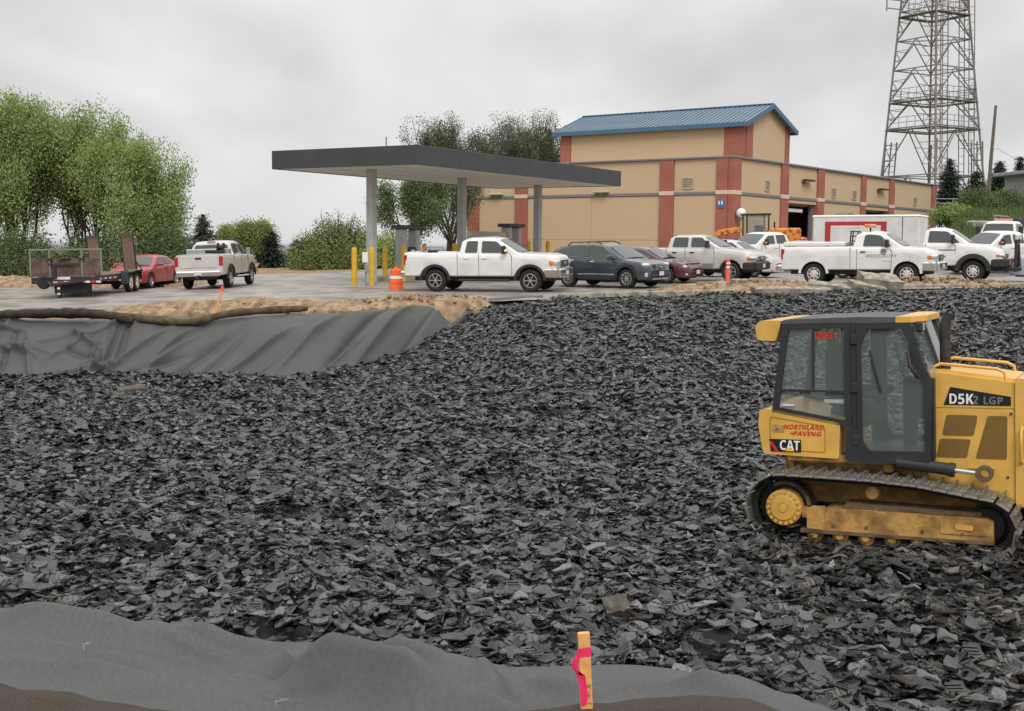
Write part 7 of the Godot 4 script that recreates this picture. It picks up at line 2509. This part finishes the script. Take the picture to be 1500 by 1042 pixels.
func loose_ground() -> void:
	var r := RandomNumberGenerator.new()
	r.seed = 301
	var st := nst()
	var ball := []
	for j in 5:
		var ring := []
		for i in 7:
			var a := TAU * i / 7.0
			var b := PI * j / 4.0
			ring.append(Vector3(sin(b) * cos(a), cos(b) * 0.7, sin(b) * sin(a)) * r.randf_range(0.75, 1.15))
		ball.append(ring)
	for j in 4:
		for i in 7:
			quad(st, ball[j][i], ball[j][(i + 1) % 7], ball[j + 1][(i + 1) % 7], ball[j + 1][i])
	st.generate_normals()
	var places := []
	for q in [[-8.8, 38.0, 4.4, 1.5, 420], [-3.0, 38.6, 3.2, 1.2, 220], [8.2, 43.2, 3.4, 1.3, 260], [14.2, 43.0, 3.6, 1.0, 240], [-22.0, 57.5, 8.0, 2.6, 300]]:
		for k in q[4]:
			var x: float = q[0] + r.randf_range(-1, 1) * q[2]
			var d: float = q[1] + r.randf_range(-1, 1) * q[3]
			var u: float = (x - q[0]) / q[2]
			var w: float = (d - q[1]) / q[3]
			var s := 0.03 + 0.09 * pow(r.randf(), 3.0)
			var y := ground_y(x, d) + 0.3 * maxf(0.0, 1.0 - u * u) * maxf(0.0, 1.0 - w * w) + 0.07
			places.append(Transform3D((Basis(Vector3.UP, r.randf() * TAU) * Basis(Vector3.RIGHT, r.randf() * TAU)).scaled(Vector3(s, s, s)), Vector3(x, y, -d)))
	scatter("sand_clods", "loose clods of tan sand on the spoil heaps", st.commit(), M.sand, places)
	var gt := nst()
	for k in 12:
		var a := r.randf() * TAU
		var p := Vector3(cos(a), 0, sin(a)) * r.randf_range(0, 0.16)
		var tip := p + Vector3(cos(a) * 0.1, r.randf_range(0.16, 0.34), sin(a) * 0.1)
		var s2 := Vector3(-sin(a), 0, cos(a)) * 0.02
		var c := r.randf_range(0.7, 1.3)
		gt.set_color(Color(c, c, c * 0.9))
		tri(gt, p - s2, p + s2, tip)
	gt.generate_normals()
	places = []
	for k in 5200:
		var d := r.randf_range(71.0, 104.0)
		var x := d * r.randf_range(0.338, 0.45)
		var s3 := r.randf_range(0.7, 1.7)
		places.append(Transform3D(Basis(Vector3.UP, r.randf() * TAU).scaled(Vector3(s3, s3, s3)), Vector3(x, lot(x, d) + 0.08, -d)))
	scatter("grass", "rough grass growing over the rise behind the parked trucks", gt.commit(), M.shrub, places)

func build_small() -> void:
	loose_ground()
	# grade stake at the bank edge
	var s := thing("wooden_stake", "pale wooden survey stake with pink ribbon driven in at the bank", "stake", Vector3(0.275, 0.15, -4.15))
	s.rotation.z = 0.055
	s.rotation.y = 0.12
	part_box("lath", Vector3(0, 0.055, 0), Vector3(0.042, 0.55, 0.018), M.stake_wood, s, 0.003)
	var rb := nst()
	rb.set_smooth_group(1)
	for sg in [[0.0095, 1.0], [-0.0105, -1.0]]:
		for k in 4:
			var x0 := lerpf(-0.0225, 0.0225, k / 4.0)
			var x1 := lerpf(-0.0225, 0.0225, (k + 1) / 4.0)
			quad(rb, Vector3(x0, 0.345, sg[0]), Vector3(x1, 0.35, sg[0]), Vector3(x1, 0.316, sg[0]), Vector3(x0, 0.312, sg[0]))
	obj(rb, "ribbon_wrap", M.ribbon_pink, s).position.y = -0.07
	var tl := nst()
	tl.set_smooth_group(1)
	var lpts := [[Vector3(-0.012, 0.345, 0.013), Vector3(-0.022, 0.31, 0.014)], [Vector3(-0.036, 0.33, 0.03), Vector3(-0.03, 0.29, 0.028)], [Vector3(-0.054, 0.30, 0.034), Vector3(-0.028, 0.262, 0.03)], [Vector3(-0.036, 0.262, 0.026), Vector3(-0.004, 0.252, 0.022)], [Vector3(-0.026, 0.225, 0.02), Vector3(0.0, 0.222, 0.018)], [Vector3(-0.022, 0.17, 0.02), Vector3(0.004, 0.174, 0.016)], [Vector3(-0.022, 0.145, 0.018), Vector3(-0.002, 0.148, 0.016)]]
	for k in lpts.size() - 1: quad(tl, lpts[k][0], lpts[k][1], lpts[k + 1][1], lpts[k + 1][0])
	obj(tl, "ribbon_tail", M.ribbon_pink, s).position.y = -0.07
	var turned := Basis(Vector3.BACK, -PI / 2)
	lettering("8' ~v~ 7", 0.014, mat("pencil", Color(0.22, 0.1, 0.04), 0.8), s, Transform3D(turned, Vector3(0.009, 0.11, 0.0085)), "pencil_note", false, 1.1)
	# staples pinning the fabric
	staple(Vector3(-1.85, near_y(-1.85) + 0.07, -5.3), 0.9, "bent steel staple pinning the fabric farthest from the wooden stake")
	staple(Vector3(-0.88, near_y(-0.88) + 0.07, -4.72), 0.1, "bent steel staple in the fabric by the dark soil edge")
	staple(Vector3(0.16, near_y(0.16) + 0.08, -4.52), 0.7, "bent steel staple close beside the wooden stake")
	# erosion socks along the far bank
	for q in [[[-22.0, -17.0, -13.6, -12.0, -11.0, -10.0, -9.0, -8.2, -7.2, -6.0], [35.6, 35.5, 35.3, 35.0, 34.7, 34.5, 34.6, 35.1, 35.6, 36.0], 0.105, "long dusty erosion sock sagging along the fabric top edge", "sock_dusty"], [[-19.5, -16.0, -13.3, -12.1, -11.3, -10.6], [35.2, 35.1, 35.0, 34.8, 34.5, 34.3], 0.12, "short black erosion sock lying over the long dusty one", "sock"]]:
		var t := thing("erosion_sock", q[3], "erosion sock", Vector3.ZERO, 0.0, "erosion socks on the far bank")
		var st := nst()
		var pts := []
		var rad := []
		for k in q[0].size():
			pts.append(Vector3(q[0][k], ground_y(q[0][k], q[1][k]) + q[2] + 0.14 + (0.08 if q[2] > 0.11 else 0.0), -q[1][k]))
		var cv := Curve3D.new()
		for k in pts.size():
			var tan: Vector3 = (pts[mini(k + 1, pts.size() - 1)] - pts[maxi(k - 1, 0)]) * 0.2
			cv.add_point(pts[k], -tan, tan)
		var fine := []
		var m := 60
		for k in m + 1:
			fine.append(cv.sample_baked(cv.get_baked_length() * k / m, true))
			rad.append(q[2] * (1.0 + 0.12 * sin(k * 1.7) + 0.06 * sin(k * 4.1)) * (0.5 if k == 0 or k == m else 1.0))
		tube(st, fine, rad, 12)
		obj(st, "tube", M[q[4]], t)
	# spoil heaps
	mound("sand_mound", "tan sand spoil heap along the fabric edge", Vector2(-8.8, 38.0), 4.6, 1.5, 0.42, 31)
	mound("sand_mound", "tan sand spoil at the end of the pit bank", Vector2(-3.0, 38.6), 3.4, 1.2, 0.25, 32)
	mound("sand_mound", "sandy spoil in front of the parked row", Vector2(8.2, 43.2), 3.4, 1.3, 0.3, 33)
	mound("sand_mound", "reddish sand in front of the utility pickup", Vector2(14.2, 43.0), 3.6, 1.0, 0.2, 34)
	mound("sand_mound", "sandy verge below the maples", Vector2(-22.0, 57.5), 8.0, 2.6, 0.45, 35)
	# markers
	var fs := thing("marker_stake", "small orange topped wooden stake leaning at the sand heap", "stake", Vector3(-8.9, ground_y(-8.9, 36.6) + 0.0, -36.6))
	fs.rotation.z = -0.28
	part_box("lath", Vector3(0, 0.4, 0), Vector3(0.07, 0.9, 0.03), M.stake_wood, fs, 0.004)
	part_box("paint_tip", Vector3(0, 0.9, 0), Vector3(0.075, 0.14, 0.035), M.safety_orange, fs, 0.004)
	var dl := thing("delineator_post", "upright orange delineator post in front of the silver pickup", "marker post", Vector3(7.6, lot(7.6, 43.5) + 0.1, -43.5))
	var dst := nst()
	lathe(dst, Vector3.ZERO, Vector3.UP, [Vector2(0.1, 0.0), Vector2(0.085, 0.4), Vector2(0.06, 1.0), Vector2(0.055, 1.05), Vector2(0, 1.06)], 14)
	obj(dst, "post", mat("faded_orange", Color(0.75, 0.13, 0.07), 0.55), dl)
	for y in [0.72, 0.86]:
		var bst := nst()
		lathe(bst, Vector3.ZERO, Vector3.UP, [Vector2(0.08, y), Vector2(0.075, y + 0.06)], 14)
		obj(bst, "band", M.tape_white, dl)
	part_box("base", Vector3(0, 0.03, 0), Vector3(0.36, 0.07, 0.36), M.safety_orange, dl, 0.02)
	rubble("field_stone", "pale pinkish round stone at the foot of the delineator post", Vector3(7.95, lot(7.95, 43.2) + 0.15, -43.2), Vector3(0.5, 0.3, 0.4), Vector3(0, 0.4, 0), 51, "stone")
	var br := thing("traffic_barrel", "orange traffic barrel with pale bands beside the white crew pickup tail", "barrel", Vector3(-4.5, lot(-4.5, 47.5) + 0.05, -47.5))
	var bst2 := nst()
	lathe(bst2, Vector3.ZERO, Vector3.UP, [Vector2(0.3, 0.0), Vector2(0.29, 0.1), Vector2(0.27, 0.12), Vector2(0.265, 0.3), Vector2(0.25, 0.32), Vector2(0.245, 0.5), Vector2(0.235, 0.52), Vector2(0.23, 0.72), Vector2(0.2, 0.76), Vector2(0.1, 0.78), Vector2(0.09, 0.84), Vector2(0, 0.84)], 22)
	obj(bst2, "drum", M.safety_orange, br)
	for y in [0.14, 0.38]:
		var b3 := nst()
		lathe(b3, Vector3.ZERO, Vector3.UP, [Vector2(0.276 - y * 0.05, y), Vector2(0.272 - y * 0.05, y + 0.12)], 22)
		obj(b3, "band", M.cone_white, br)
	# notice box by the first canopy post
	var nb := thing("notice_stand", "white notice board on a post by the first canopy post", "sign", Vector3(-6.0, lot(-6.0, 50.2), -50.2), 0.2)
	bar("pole", Vector3(0, -0.1, 0), Vector3(0, 1.4, 0), 0.03, M.grey_metal, nb)
	part_box("board", Vector3(-0.03, 1.2, 0.04), Vector3(0.22, 0.42, 0.03), M.white_plastic, nb, 0.006)
	part_box("meter_box", Vector3(0.03, 0.75, 0.06), Vector3(0.16, 0.36, 0.12), M.grey_metal, nb, 0.02)
	# tank cabinet behind the crew pickup
	var tk := thing("tank_cabinet", "beige rounded tank cabinet with red stripe behind the white crew pickup", "cabinet", Vector3(-1.3, lot(-1.3, 60.0), -60.0), deg_to_rad(12))
	var tst := nst()
	prism(tst, rounded(V2([-0.85, 0, 0.85, 0, 0.85, 2.1, -0.85, 2.1]), 0.25, 5), Vector3(0, 0, -0.7), Vector3.RIGHT, Vector3.UP, Vector3(0, 0, 1.4))
	obj(tst, "shell", M.beige, tk)
	part_box("stripe", Vector3(-0.3, 1.62, 0.706), Vector3(1.0, 0.14, 0.012), mat("faded_red", Color(0.4, 0.12, 0.1), 0.6), tk, 0.0)
	# kerbs and broken concrete
	for q in [[8.2, 41.1, 11.1, 41.5, "concrete kerb in front of the silver pickup"], [12.6, 41.7, 19.5, 43.0, "pale concrete kerb in front of the utility pickup"], [1.5, 40.6, 7.6, 41.0, "concrete kerb edging the shredded tyre bank by the grey SUV"]]:
		var a := Vector3(q[0], lot(q[0], q[1]), -q[1])
		var b := Vector3(q[2], lot(q[2], q[3]), -q[3])
		var k := thing("kerb", q[4], "kerb", a)
		var n := int((b - a).length() / 1.5)
		for i in n:
			var kst := nst()
			beam(kst, (b - a) * (float(i) / n) + Vector3(0.01, 0.06, 0), (b - a) * ((i + 1.0) / n) + Vector3(-0.01, 0.06, 0), 0.22, 0.26, 0.03)
			obj(kst, "kerb_stone", M.concrete, k)
	rubble("concrete_slab", "long broken concrete slab tipped against the shredded tyre bank", Vector3(10.5, lot(10.5, 41.0) + 0.16, -40.9), Vector3(1.4, 0.16, 0.5), Vector3(0.25, -0.1, -0.12), 61)
	rubble("concrete_slab", "broken concrete slab lying next to the big tan block", Vector3(11.75, lot(11.75, 41.0) + 0.1, -40.8), Vector3(1.2, 0.18, 0.5), Vector3(0.25, 0.1, -0.16), 62)
	rubble("concrete_slab", "big tan concrete block propped in front of the utility pickup door", Vector3(12.3, lot(12.3, 41.4) + 0.2, -41.3), Vector3(1.35, 0.34, 0.8), Vector3(0.3, 0.05, -0.08), 63)
	rubble("concrete_slab", "low grey concrete slab at the kerb end", Vector3(9.2, lot(9.2, 40.6) + 0.0, -40.5), Vector3(2.6, 0.24, 0.6), Vector3(0.1, 0.05, 0.0), 64)
	rubble("field_stone", "tan stone lying among the rubber chips before the bulldozer", Vector3(1.05, fill_y(1.05, 11.7) + 0.06, -11.7), Vector3(0.24, 0.16, 0.2), Vector3(0.5, 0.2, 0.2), 65, "stone", M.dusty_lump)
	rubble("field_stone", "flat grey stone half buried in the chips below the fabric wall", Vector3(-9.0, fill_y(-9.0, 29.0) + 0.08, -29.0), Vector3(0.6, 0.16, 0.4), Vector3(0.1, 0.3, 0.1), 66, "stone", M.dusty_lump)
